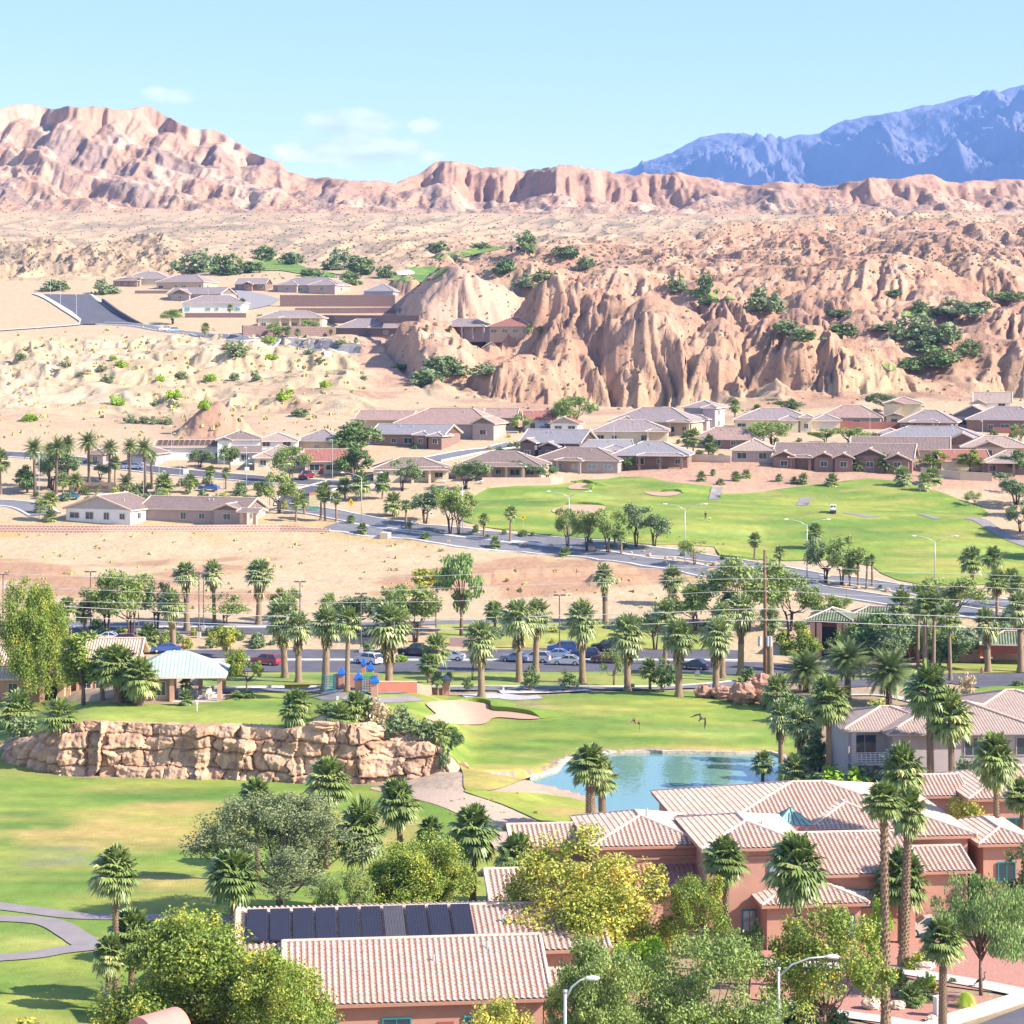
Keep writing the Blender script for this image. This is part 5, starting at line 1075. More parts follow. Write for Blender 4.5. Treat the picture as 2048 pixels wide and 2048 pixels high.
b1.block(-10.4, 12.6, 7, 19, 4.7, 'gx', .22, .5); b1.block(-7.4, 8.0, .5, 12.5, 3.55, 'gx', .34, .5); b1.block(8.3, 11.4, 2.5, 6.9, 3.2, 'gx', .3, .4); b1.block(7, 13.5, 19.6, 27.4, 4.75, 'gx', .3, .5)
solar(b1, -10.3, 4.6, 10, 8.2, 12.5, lambda y: 4.92+.22*(y-7)+.12, [SOL]*6+[SOLG]+[SOL]*3)
for x in (-5.5, -1, 4): b1.win('F', x, 1.7, 1.6, 1.3, .5, TEAL)
for x in (-3.2, 2): b1.door('F', x, .5, 1.0, 2.1)
for x, y in [(6.5, 10.5), (9.5, 11.5), (1.5, 4), (5, 5.2)]:
    mb = MB(); z = 4.7+.22*(y-7) if y > 7 else 3.55+.34*(y-.5); mb.tube([(x, y, z-.3), (x, y, z+.55)], .08, 7); mb.obj('vent_pipe', STEEL, b1.e)
b1.done()
# ------------------------------------------------------------------ large terracotta villa beside the pond
b2 = House('villa', 'large terracotta villa of many tiled hips with a teal pyramid skylight by the pond', 'house', (14.34, 165.5, -43.9), 6, 'orange', 'near', None, True, ORM)
b2.block(0, 7.2, 0, 10, 7.35, 'hip', .26, .55)                       # two-storey front
b2.block(1.5, 23, 10.5, 29.5, 5.6, 'hip', .25, .6)                    # big rear roof
b2.block(-7.6, .3, 4.5, 14.5, 6.7, 'hip', .29, .55)                  # hip to the pond side
b2.block(-13.0, -6.3, 9.5, 16, 5.6, 'gx', .28, .5)                   # wing with arched gable
b2.block(7.4, 15.8, .2, 12.2, 5.2, 'gx', .26, .55)                   # long front roof
b2.block(15.9, 20.4, 2.5, 9, 4.7, 'gx', .28, .5)
b2.block(3.9, 10.9, -2.6, 1.6, 3.75, 'hip', .3, .5)                  # low front room
b2.block(24.1, 28, 10, 18, 5.0, 'hip', .28, .6)
b2.block(10.5, 18, 11.5, 20, 6.0, 'hip', .3, .5)
b2.rect_roof(-6.6, -.2, 1.2, 4.6, 3.9, 'shed', .32, .3, ROOF['nearred']); b2.w.box(-6.6, -.2, 1.3, 4.5, -2.5, 3.8)
b2.win('F', 5.2, 5.75, 1.0, 1.45, 0, TEAL, GLASS2); b2.win('F', 4.9, 1.85, .95, 1.6, 0, TEAL, GLASS2) if False else None
b2.win('F', 3.15, 1.8, .9, 1.55, 0, TEAL, GLASS2); b2.win('F', 9.9, 1.9, .9, 1.5, -2.6, TEAL, GLASS2); b2.win('F', 12, 3.2, 1.6, 1.2, .2, TEAL, GLASS2); b2.win('F', 26, 2.6, 1.3, 1.4, 10, TEAL)
b2.door('F', 8.6, .2, 1.2, 2.2); mb = MB(); mb.box(-.35, 7.55, -.14, -.0, 6.35, 6.6); mb.obj('band', ORM, b2.e)
mb = MB(); mb.box(-7.9, .0, 4.36, 4.5, 5.5, 5.75); mb.obj('band', ORM, b2.e)
sk_ = MB(); c_ = (9.2, 12.8); 
for (xa, ya), (xb, yb) in zip([(-1.5, -1.5), (1.5, -1.5), (1.5, 1.5), (-1.5, 1.5)], [(1.5, -1.5), (1.5, 1.5), (-1.5, 1.5), (-1.5, -1.5)]):
    sk_.face([(c_[0]+xa, c_[1]+ya, 6.35), (c_[0]+xb, c_[1]+yb, 6.35), (c_[0], c_[1], 7.5)])
    for k in range(1, 6): q = k/6; sk_.tube([(c_[0]+xa+(xb-xa)*q, c_[1]+ya+(yb-ya)*q, 6.37), (c_[0]+(xa+(xb-xa)*q)*max(.04, abs(2*q-1)), c_[1]+(ya+(yb-ya)*q)*max(.04, abs(2*q-1)), 6.39+1.15*(1-max(.04, abs(2*q-1))))], .035, 4, 1)
sk_.box(c_[0]-1.6, c_[0]+1.6, c_[1]-1.6, c_[1]+1.6, 4.8, 6.33, 2); sk_.obj('skylight', [mat('teal_metal', (.27, .42, .37), .4, .1, 1), mat('teal_dark', (.06, .16, .15), .5), WALL['orange']], b2.e)
solar(b2, -.6, 2.3, 2, 11.2, 13.4, lambda y: 6.0+.25*(y-10.5)+.16, [SOL], .12)
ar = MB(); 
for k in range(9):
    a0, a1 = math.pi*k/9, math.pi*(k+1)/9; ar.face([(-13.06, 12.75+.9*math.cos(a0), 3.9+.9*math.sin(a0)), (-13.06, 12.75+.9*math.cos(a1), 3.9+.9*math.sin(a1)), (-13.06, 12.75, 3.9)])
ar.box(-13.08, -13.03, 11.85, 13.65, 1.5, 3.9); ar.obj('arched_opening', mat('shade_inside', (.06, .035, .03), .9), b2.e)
mb = MB(); mb.box(-12, -9.4, 9.42, 9.5, 1.6, 3.9); mb.obj('window', GLASS, b2.e)
for x, y, z in [(5, 14, 6.6), (16, 14.5, 6.7), (12.5, 5, 6.4), (-3, 9, 8.1), (5, 4, 8.0)]:
    mb = MB(); mb.tube([(x, y, z-1), (x, y, z+.35)], .09, 7); mb.obj('vent_pipe', STEEL, b2.e)
b2.done()
# grey two-storey house across the pond
g_ = G(1786, 1582); b3 = House('house', 'grey two-storey house with broad tan hip roof and balcony by the tall palms', 'house', (g_.x, g_.y, g_.z), 4, 'mauve', 'tan', None, False, stucco('mauve', (.42, .36, .36)))
b3.block(0, 16, 0, 13, 6.3, 'hip', .3, .8); b3.block(-4.2, 6, 2.8, 12, 6.28, 'hip', .3, .8); b3.block(9, 24, 6, 20, 6.35, 'hip', .3, .8)
b3.win('F', 8.6, 4.6, 1.7, 1.8, 0); b3.win('F', 14.2, 4.6, 1.7, 1.8, 0); b3.win('F', -2.4, 4.4, 2.4, 2.2, 2.8); b3.win('F', -2.2, 1.3, 2.0, 2.0, 2.8, GLASS2.name and None, GLASS2)
mb = MB(); mb.box(-4.2, -.2, .9, 2.75, 2.55, 2.8); mb.obj('balcony', stucco('mauve', (.42, .36, .36)), b3.e)
mb = MB()
for i in range(9): mb.tube([(-4.1+i*.48, .95, 2.8), (-4.1+i*.48, .95, 3.9)], .03, 4)
for z in (2.95, 3.2, 3.45, 3.7, 3.9): mb.tube([(-4.15, .95, z), (-.25, .95, z)], .03, 4)
mb.obj('railing', WHITE, b3.e); b3.col(-4.0, 1.0, 6.1, .22); b3.done()
# neighbour behind the yellow tree
g_ = P(2010, 1640, 205); b4 = House('villa', 'terracotta villa with tiled hip roof standing behind the tall single palm', 'house', (g_.x, g_.y, -45.6), 4, 'orange', 'near', None, True, ORM)
b4.block(-3, 12, 0, 11, 4.9, 'hip', .3, .6); b4.block(-6.5, -3, 3, 10, 4.6, 'gx', .3, .5); b4.win('F', 1, 2.2, 1.4, 1.4, 0, TEAL); b4.done()
# teal garden shelter by the pond
g_ = P(1172, 1668, 205); e = empty('gazebo', (g_.x, g_.y, WZ), 'small gazebo with teal metal pyramid roof under the two pond palms', 'gazebo'); mb = MB()
for k in range(8):
    a0, a1 = k*math.pi/4, (k+1)*math.pi/4; mb.face([(1.9*math.cos(a0), 1.9*math.sin(a0), 4.0), (1.9*math.cos(a1), 1.9*math.sin(a1), 4.0), (0, 0, 4.75)]); mb.tube([(1.9*math.cos(a0), 1.9*math.sin(a0), 4.02), (0, 0, 4.78)], .05, 5)
mb.obj('roof', ROOF['green'], e)
for k in range(4): c = MB(); a = k*math.pi/2+.785; c.tube([(1.6*math.cos(a), 1.6*math.sin(a), -1), (1.6*math.cos(a), 1.6*math.sin(a), 4.0)], .1, 6); c.obj('post', WHITE, e)
# arched tower top at the lower frame edge and a metal fence panel
e = empty('arched_gateway', (-20.0, 122, -43), 'salmon stucco gateway with rounded barrel top and white arch trim below the big ash tree', 'gateway', R(48)); mb = MB(); n = 16; pr = [(-1.25, -1), (-1.25, 5.6)]+[(-1.25*math.cos(math.pi*k/n), 5.6+1.25*math.sin(math.pi*k/n)) for k in range(1, n)]+[(1.25, 5.6), (1.25, -1)]
V = [(x, y, z) for x in (-.2, 2.4) for y, z in pr]; m_ = len(pr); mb.add([(x, y, z) for x, y, z in V], [tuple(range(m_))[::-1], tuple(range(m_, 2*m_))]+[(i, i+1, m_+i+1, m_+i) for i in range(m_-1)]); mb.obj('barrel_wall', mat('salmon_stucco', (.56, .24, .20), .85, .06, 1), e)
mb = MB(); mb.tube([(-.24, -.9*math.cos(math.pi*k/12), 5.5+.9*math.sin(math.pi*k/12)) for k in range(13)], .09, 6); mb.obj('arch_trim', WHITE, e)
g_ = G(212, 2040); mb = MB(); mb.box(-.05, .05, -1.6, 1.6, -.2, 1.7)
for k in range(9): mb.box(-.08, .08, -1.6+k*.4-.03, -1.6+k*.4+.03, -.2, 1.8)
o = mb.obj('metal_fence', mat('slate_metal', (.16, .17, .22), .6, .1)); o.location = g_; o.rotation_euler.z = R(20); tag(o, 'slate grey metal fence panel beside the palm trunk at the fairway edge', 'fence')
# ------------------------------------------------------------------ clubhouse on the green
g_ = G(120, 1390); b5 = House('clubhouse', 'low salmon clubhouse with peach tiled roofs behind the trees on the green', 'building', g_, 3, 'salmon', 'peach')
b5.block(-14, -3, 0, 12, 3.6, 'gx', .4, .7); b5.block(-3, 9.5, 4, 15, 3.9, 'gx', .42, .7); b5.block(-11, 1.2, -4.5, .2, 3.1, 'hip', .42, .6); b5.block(2, 9, 1, 4.2, 3.0, 'shed', .2, .3)
for x in (-8, -5.5, 3.4, 5.2, 7.4): b5.win('F', x, 1.5, 1.1, 1.5, (-4.5 if x < 0 else 1)); 
for x in (-1.5, 1.9): b5.col(x, -5.6, 3.0, .3)
b5.rect_roof(-2.2, 2.4, -5.8, -3.5, 3.0, 'gy', .45, .3); b5.door('F', -.5, -4.5, 1.6, 2.3, BLK); b5.done()
g_ = G(365, 1405); b6 = House('pavilion', 'open patio pavilion with pale green ribbed metal roof beside the putting green', 'pavilion', g_, 4, 'tan', 'green', None, False, TRIM)
b6.rect_roof(-6.6, 4.6, .6, 9.5, 3.15, 'hip', .5, .5, cap=False); b6.w.box(-6.5, -1.4, 1.2, 9, -1, 3.0)
for x, y in ((4.3, .8), (4.3, 9.2), (-1.3, .8), (1.5, 9.2), (-6, .8)): b6.col(x, y, 3.1, .26, stucco('salmon', (.55, .33, .22)))
for x in (-4.6, -2.6): b6.win('F', x, 1.5, 1.0, 1.6, 1.2)
mb = MB(); mb.box(-1.3, 4.9, .2, 9.4, -.6, .06); mb.obj('patio_slab', con, b6.e); b6.done()
for i, (x, y) in enumerate([(.3, 3), (2.4, 5.2), (3.2, 2.2)]):
    q = b6.e.matrix_basis @ Vector((x, y, .06)); e = empty('patio_table', q, 'round patio table under the pavilion roof', 'table', 0, 'patio tables under the pavilion'); mb = MB(); mb.tube([(0, 0, .7), (0, 0, .75)], .55, 12); mb.obj('tabletop', WHITE, e); mb = MB(); mb.tube([(0, 0, 0), (0, 0, .7)], .06, 6); mb.obj('leg', STEEL, e)
    for k in range(3):
        a = k*2.1+i; c = empty('patio_chair', q+Vector((math.cos(a), math.sin(a), 0)), 'pale patio chair under the pavilion roof', 'chair', a+1.57, 'patio chairs under the pavilion'); mb = MB(); mb.box(-.25, .25, -.25, .25, .4, .46); mb.obj('seat', TRIM, c); mb = MB(); mb.box(-.25, .25, -.28, -.22, .46, .95); mb.obj('backrest', TRIM, c)
        for lx, ly in ((-.2, -.2), (.2, -.2), (-.2, .2), (.2, .2)): l_ = MB(); l_.tube([(lx, ly, 0), (lx, ly, .4)], .025, 4); l_.obj('leg', STEEL, c)
# ------------------------------------------------------------------ club gatehouse with green tiles
g_ = G(1668, 1312); b7 = House('clubhouse', 'dark red clubhouse with green tiled roof and square entrance tower behind date palms', 'building', g_, -14, 'red', 'greentile', None, False, mat('dark_trim', (.14, .08, .06), .8))
b7.block(-1, 14, 3, 14, 4.4, 'hip', .42, .9); b7.block(-3.4, 2.2, -1, 6, 5.9, 'hip', .4, .9); b7.block(5, 22, .6, 8, 3.1, 'hip', .4, .8); b7.block(14, 34, 5, 14, 3.0, None)
b7.door('F', -.6, -1, 2.6, 4.6, BLK, 'entrance'); b7.win('F', 8, 1.7, 3.6, 2.0, .6); b7.win('F', 15, 1.7, 2, 1.6, .6)
for x in (-3.1, -2.1, 1.0, 1.9): b7.col(x, -1.6, 5.3, .38, WALL['orange'])
mb = MB(); mb.box(3, 13, 13, 17, 2, 6.1); mb.obj('parapet', WALL['orange'], b7.e); b7.done()
wall_run([(1886, 1324), (1960, 1326)], 27, .5, WALL['orange'], 'low terracotta garden wall behind clipped shrubs near the clubhouse', cap=None)
g_ = G(2015, 1330); b8 = House('pavilion', 'small shelter with green tiled roof on terracotta pillars beside the lawn', 'pavilion', g_, -10, 'orange', 'greentile')
b8.rect_roof(-3.4, 5, 0, 6, 3.4, 'hip', .4, .8)
for x, y in ((-3, .3), (4.6, .3), (-3, 5.7), (4.6, 5.7)): b8.col(x, y, 3.4, .38, WALL['orange'])
b8.w.box(-2, 4, 5.3, 5.6, -.5, 1); b8.done()
# ------------------------------------------------------------------ playground of terracotta pillars with blue caps
BLUE = mat('blue_cap', (.02, .12, .46), .4, .08, 3); NETT = mat('teal_rope', (.03, .24, .28), .6, .1); LIMEP = mat('lime_panel', (.22, .40, .05), .5, .08)
e = empty('playground_castle', G(712, 1384), 'terracotta play castle with blue pyramid caps and climbing nets among palms', 'playground'); s_ = e.location.y/F
for px, top, wd, dy in ((681, 1338, 11, 1.5), (716, 1345, 13, .5), (738, 1333, 11, 3), (749, 1349, 13, 0), (722, 1329, 8, 4.5)):
    x = (px-712)*s_; h = (1384-top)*s_+dy*.05; w = wd*s_/2
    m1 = MB(); m1.box(x-w, x+w, dy-w, dy+w, -.5, h-.75); po = m1.obj('pillar', WALL['orange'], e)
    m2 = MB(); r = w*1.45
    for (xa, ya), (xb, yb) in zip([(-r, -r), (r, -r), (r, r), (-r, r)], [(r, -r), (r, r), (-r, r), (-r, -r)]): m2.face([(x+xa, dy+ya, h-.8), (x+xb, dy+yb, h-.8), (x, dy, h)])
    m2.box(x-r, x+r, dy-r, dy+r, h-.95, h-.8); m2.obj('cap', BLUE, po)
for x0, x1, mm in ((-3.9, -2.5, NETT), (.7, 2.5, NETT)):
    nb = MB()
    for k in range(7): x = x0+(x1-x0)*k/6; nb.tube([(x, -.2, 0), (x, -.1, 2.0)], .04, 5)
    for k in range(7): nb.tube([(x0, -.2, .1+k*.3), (x1, -.2, .1+k*.3)], .04, 5)
    nb.obj('climbing_net', mm, e)
mb = MB(); mb.box(.9, 2.1, .1, .25, 1.5, 2.3); mb.obj('play_panel', LIMEP, e); mb = MB(); mb.box(-2.9, 2.6, 2.0, 2.3, -.4, 1.9); mb.obj('back_wall', WALL['orange'], e)
wall_run([(752, 1386), (830, 1388)], [22, 24], .5, WALL['red'], 'low shaded terracotta wall running from the play castle', cap=mat('salmon_cap', (.55, .33, .22)))  # dark red stucco puts the shade into this terracotta wall's colour
wall_run([(830, 1388), (862, 1390), (896, 1391)], [22, 15, 13], .5, WALL['orange'], 'low sunlit terracotta wall ending at the capped pillar')
e = empty('gate_pillar', G(891, 1391), 'terracotta pillar with grey-blue pyramid cap at the wall end', 'pillar'); mb = MB(); w = .45; mb.box(-w, w, -w, w, -.4, 2.2); mb.obj('shaft', WALL['orange'], e); mb = MB(); r = .65
for (xa, ya), (xb, yb) in zip([(-r, -r), (r, -r), (r, r), (-r, r)], [(r, -r), (r, r), (-r, r), (-r, -r)]): mb.face([(xa, ya, 2.2), (xb, yb, 2.2), (0, 0, 2.9)])
mb.obj('cap', mat('blue_grey', (.22, .32, .48), .5), e)
# ------------------------------------------------------------------ utility pole and its wires
g_ = G(1530, 1366); Yp = g_.y; sp_ = Yp/F; e = empty('utility_pole', g_, 'tall brown wooden utility pole carrying five wires and grey transformers', 'utility pole'); mb = MB(); hp_ = (1366-1100)*sp_; mb.tube([(0, 0, -.5), (.02, 0, hp_*.5), (-.05, 0, hp_)], [.30, .25, .19], 10); mb.obj('pole', mat('pole_wood', (.19, .11, .07), .9, .3, 4), e, True)
for x in (-.75, .75, .35): t_2 = MB(); t_2.tube([(x, -.1, 5.2), (x, -.1, 6.6)], .28, 10); t_2.obj('transformer', STEEL, e)
for z in (1134, 1159, 1184): t_2 = MB(); t_2.tube([(-.25, 0, hp_-(z-1100)*sp_), (.3, 0, hp_-(z-1100)*sp_)], .06, 6); t_2.ball((.3, 0, hp_-(z-1100)*sp_+.1), .1); t_2.obj('insulator', WHITE, e)
WIRE = mat('wire', (.55, .53, .52), .5, .05)
for i, w in enumerate([[(-200, 1140), (150, 1152), (430, 1162), (800, 1154), (1000, 1147), (1530, 1132), (1800, 1144), (2300, 1160)], [(-200, 1166), (150, 1178), (430, 1188), (800, 1180), (1000, 1172), (1530, 1157), (1800, 1169), (2300, 1186)], [(-200, 1192), (300, 1206), (800, 1204), (1000, 1199), (1300, 1190), (1530, 1182), (1800, 1195), (2300, 1214)], [(-200, 1196), (130, 1213), (500, 1231), (900, 1236), (1300, 1226), (1530, 1218), (1800, 1229), (2300, 1244)], [(-200, 1218), (120, 1233), (500, 1250), (900, 1257), (1300, 1248), (1530, 1240), (1800, 1250), (2300, 1266)]]):
    mb = MB(); mb.tube([P(x, y, Yp-.35) for x, y in curve_pts(w, 8, False)], .028 if i < 3 else .045, 5); o = mb.obj('power_line', WIRE); tag(o, ['topmost thin wire on the wooden utility pole', 'second thin wire below the pole top', 'third thin wire down the wooden utility pole', 'thick wire just above the lowest on the utility pole', 'lowest thick wire on the wooden utility pole'][i], 'wire', 'wires on the utility pole')
# ------------------------------------------------------------------ houses of the middle distance
# label, px, eave row, width px, depth m, wall m, rot, roof, wall, options
home('cream house with white front gable beside the lattice wall', 196, 1017, 150, 11, 3.0, -22, 'brown', 'white', 'gy', .34, base=1046, wings=())
hs = home('long brown-roofed house with arched cream entry by the lattice wall', 385, 1014, 225, 11, 3.0, -4, 'brown', 'taupe', 'gx', .36, base=1046, wings=[(.74, .99, -1.6, 6, 3.1, 'gy')], door=.86)
for x in (12.5, 15.4): hs.col(x, -3, 2.9, .35, WALL['tan'])
hs.rect_roof(11.8, 16.2, -3.4, 1, 2.9, 'gx', .2, .3)
home('white two-storey house with grey balcony bay and hip roof', 478, 878, 84, 10, 5.6, 4, 'brown', 'white', 'hip', .36, wings=[(.0, .3, -1.6, 4, 5.5, 'gy'), (.3, 1, -3.5, 3.5, 2.7, 'shed')], glass=GLASS)
home('white house wing with long plain wall under a tan roof', 552, 881, 80, 10, 5.0, 2, 'tan', 'white', 'hip', .34, wins=True)
home('house with striped grey tile roof behind the white two-storey house', 634, 880, 90, 10, 3.4, 0, 'lav', 'tan', 'hip', .45)
home('low house with wide tan hip roof beside the palo verde', 560, 912, 100, 11, 3.0, 4, 'tan', 'cream', 'hip', .40, wings=[(0, .34, -2.2, 6, 2.9, 'hip')])
home('cream house with red tiled roof and red door', 660, 921, 100, 10, 3.1, 2, 'red', 'cream', 'gx', .46, door=.32, chim=False)
hs = home('half-built white house with stacked tiles on its bare roof', 377, 893, 130, 11, 3.2, 3, 'tan', 'white', 'gx', .24, wins=False, door=.68)
w_ = 130*hs.e.location.y/F
for i in range(36): mb = MB(); mb.box(-.45, .45, -.3, .3, 0, .55); o = mb.obj('tile_stack', mat('stacked_tiles', (.17, .11, .09), .9, .3, 3), hs.e); o.location = (-w_/2+.8+(i % 12)*(w_-1.6)/11, 1+(i//12)*1.5, 3.15+.24*(1+(i//12)*1.5))
home('small grey house beside the row of date palms', 282, 906, 60, 9, 3.0, 0, 'brown', 'grey', 'hip', .4, gar=.5, wins=False)
home('small brown house partly hidden behind the date palms', 190, 906, 34, 8, 3, 0, 'brown', 'taupe', 'hip', .4)
home('brown house with pale grey roof on the terraced lot', 815, 867, 155, 12, 3.3, -6, 'grey', 'brown', 'gx', .34, wings=[(.62, .80, -1.5, 6, 3.2, 'hip'), (.84, 1.02, -2.6, 7, 3.0, 'hip')], wins=True)
home('house with big pink striped tile roof and long solar strip', 885, 846, 200, 14, 3.8, -4, 'pink', 'taupe', 'hip', .5, wings=[(.84, 1.06, -2, 8, 4.0, 'gy')], wins=False)
home('house with pink tiled gable at the foot of the dirt hill', 765, 838, 110, 10, 3.0, 0, 'pink', 'tan', 'gx', .4, wins=False)
home('low house with brown hip roof and dark window row behind the grey-green tree', 822, 937, 150, 12, 3.0, 2, 'brown', 'cream', 'hip', .36, patio=(.5, 1, 2.5))
hs = home('house with rosy brown hip roof and lit patio columns above the green', 995, 930, 170, 13, 3.1, 2, 'brown', 'tan', 'hip', .42, patio=(.22, .85, 3.0))
home('house with brown hip roof, patio posts and pale curtained windows', 1150, 919, 175, 13, 3.1, -3, 'brown', 'taupe', 'hip', .38, patio=(.3, .6, 2.5), glass=GLASS2)
home('dark brown house with two front gables and grey roof', 1100, 884, 125, 13, 4.2, -8, 'grey', 'dark', 'gx', .42, wings=[(.05, .3, -2.5, 7, 4.2, 'gy'), (.42, .68, -2.8, 7, 3.4, 'gy')], gar=.2)
home('low house with pale grey roof tucked beside the dark gabled house', 1200, 898, 130, 12, 3.0, 3, 'grey', 'cream', 'gx', .32, wings=[(.55, .9, -1, 6, 3, 'hip')])
home('beige house with mauve tiled roof and corner porch', 1260, 861, 150, 12, 3.4, -5, 'lav', 'cream', 'hip', .4, patio=(.72, 1.0, 2))
home('large house with striped mauve hip roof and brick porch pillars', 1300, 842, 170, 14, 3.6, -5, 'lav', 'tan', 'hip', .46, patio=(.74, 1, 2.2), wings=[(.1, .3, -1, 5, 3.6, 'hip')])
home('house with light grey hip roof and three brick patio pillars', 1300, 909, 150, 13, 3.1, 3, 'grey', 'brown', 'hip', .42, patio=(.35, .95, 2.5))
home('mauve two-storey house with bay and low front garage', 1400, 814, 66, 10, 5.8, -6, 'lav', 'mauve', 'hip', .36, wings=[(.62, 1.0, -1.2, 5, 5.7, 'hip'), (.1, .85, -5, 5, 2.8, 'hip')], glass=GLASS)
home('small white house with red tile gable behind the blue pickup', 1080, 840, 60, 9, 3.0, 4, 'red', 'white', 'gx', .5)
home('white house with red tiled gable facing the street', 1128, 846, 55, 9, 3.0, -10, 'red', 'white', 'gy', .42)
home('small tiled house at the foot of the eroded cliffs', 1000, 833, 62, 8, 3.4, 5, 'pink', 'tan', 'gx', .5)
home('house with wide striped rosy roof below the rubble terrace', 1452, 877, 135, 10, 2.6, 0, 'pink', 'brown', 'hip', .5)
home('long cream house with mauve hip roof and garage tower', 1545, 838, 150, 13, 3.4, -8, 'lav', 'cream', 'hip', .4, wings=[(.6, .84, -1.6, 7, 3.3, 'hip'), (.87, 1.02, -1, 5, 4.0, 'hip')])
home('cream garage with dark open door next to the garage tower', 1652, 840, 56, 9, 3.0, -6, 'lav', 'cream', 'hip', .36, gar=.5, wins=False)
home('house with striped pink tile roof behind the red-brown wall', 1700, 833, 120, 11, 3.0, 0, 'pink', 'taupe', 'hip', .5)
home('yellow two-storey house with pink roof and paired blue windows', 1805, 806, 72, 10, 6.2, -10, 'pink', 'yellow', 'hip', .3, wings=[(.0, .5, -1.2, 6, 6.1, 'gy'), (.05, .5, -3, 3, 2.8, 'gy')])
home('low house with mauve hip roof in front of the yellow house', 1855, 843, 110, 11, 3.0, -4, 'lav', 'brown', 'hip', .5, patio=(.2, .7, 2))
home('white two-storey house with tan gable on the hillside', 1985, 804, 70, 10, 5.0, -12, 'tan', 'white', 'gx', .5, wings=[(-.1, .3, -2, 6, 4.6, 'gy')])
home('pale house with tan gable roof beneath the hillside house', 1945, 832, 80, 10, 3.2, -8, 'tan', 'mauve', 'gy', .5)
home('wide brown house with mauve hip roof and blue windows', 2010, 838, 150, 13, 3.6, -5, 'lav', 'brown', 'hip', .46, glass=GLASS)
home('house with broad pale grey roof and small front hip', 1860, 872, 190, 12, 2.2, -3, 'grey', 'taupe', 'hip', .36, wings=[(-.06, .16, 2, 7, 2.8, 'hip')], wins=False)
home('house with orange stucco gable under a grey roof', 1925, 889, 95, 10, 2.4, 0, 'grey', 'salmon', 'gy', .46, wins=False)
home('house with long brown roof behind the gabled brown house', 1800, 897, 190, 12, 2.6, 2, 'brown', 'tan', 'gx', .42, wins=False)
home('house with overlapping tan roofs behind the clipped ash trees', 1990, 893, 130, 11, 2.6, 4, 'tan', 'tan', 'hip', .4, wins=False, wings=[(.2, .6, -2, 6, 2.6, 'gy')])
home('tan gabled house beside the block fence with teal window', 1505, 899, 82, 11, 3.0, 3, 'tan', 'taupe', 'hip', .45)
hs = home('long brown house with five front gables above the golf slope', 1685, 914, 275, 13, 3.2, -2, 'brown', 'brown', 'gx', .44, patio=(.12, .28, 2), wings=[(.0, .16, -1.5, 7, 3.3, 'gy'), (.30, .44, -1.3, 7, 3.2, 'gy'), (.45, .58, -2.2, 7, 3.2, 'gy'), (.60, .80, -1.0, 8, 3.8, 'gy'), (.82, .98, -1.8, 7, 3.0, 'gy')])
home('house with red tiled roof behind the small ash trees', 1930, 920, 95, 10, 2.6, 0, 'red', 'yellow', 'gx', .42, wins=False)
home('house with pale tan hip roof and dark pergola by the tan fence', 2020, 924, 110, 11, 3.0, 0, 'tan', 'brown', 'hip', .44, patio=(.1, .6, 2))
GF = 'houses on the far hill'
home('far house with dark grey hip roof and cream columns on the hill', 290, 556, 90, 14, 3.6, -8, 'lav', 'cream', 'hip', .42, patio=(0, .45, 3), group=GF)
home('far house with rosy roof at the end of the hilltop row', 250, 560, 50, 12, 3.0, 0, 'pink', 'brown', 'hip', .4, group=GF)
home('far house with broad grey hip roof above the brown terrace wall', 360, 563, 104, 14, 3.8, -6, 'lav', 'tan', 'hip', .44, group=GF)
home('far brown house with gabled tan wing below the hilltop house', 388, 587, 120, 13, 3.2, -8, 'lav', 'taupe', 'gx', .4, wings=[(.1, .45, -2, 8, 3.2, 'gy')], group=GF)
home('far white-walled house with grey hip roof and teal window', 425, 605, 122, 14, 4.2, -4, 'lav', 'white', 'hip', .42, group=GF, glass=mat_glass('teal_glass', (.08, .34, .34)))
home('far house with white gable beside the cul-de-sac', 500, 567, 62, 12, 3.2, 4, 'lav', 'brown', 'gx', .4, wings=[(.3, .6, -2, 6, 3, 'gy')], group=GF)
home('far long house with stacked grey hip roofs above the block wall', 610, 569, 140, 15, 3.6, -5, 'lav', 'taupe', 'hip', .42, wings=[(.1, .4, -2, 8, 3.6, 'hip'), (.6, 1.0, -3, 9, 3.4, 'hip')], group=GF)
home('far house with white veranda beam on columns over the brown wall', 580, 635, 130, 14, 4.2, -3, 'lav', 'cream', 'hip', .38, patio=(.35, 1.0, 3), group=GF)
home('far dark-walled house with grey roofs and black solar patch', 740, 654, 140, 13, 3.6, 4, 'lav', 'dark', 'hip', .46, wings=[(.5, .98, -1, 9, 3.5, 'hip')], group=GF, wins=False)
home('far house with long pale veranda and grey roof behind a railing', 925, 652, 110, 12, 3.2, 0, 'lav', 'mauve', 'hip', .42, patio=(.1, .95, 3), group=GF)
home('far house with red-brown hip roof at the foot of the great dirt hill', 1020, 651, 86, 12, 3.4, -4, 'red', 'tan', 'hip', .46, group=GF)
home('far low house with grey hip roofs beneath the white dirt cone', 757, 581, 60, 11, 2.6, 0, 'grey', 'grey', 'hip', .5, group=GF, wins=False)
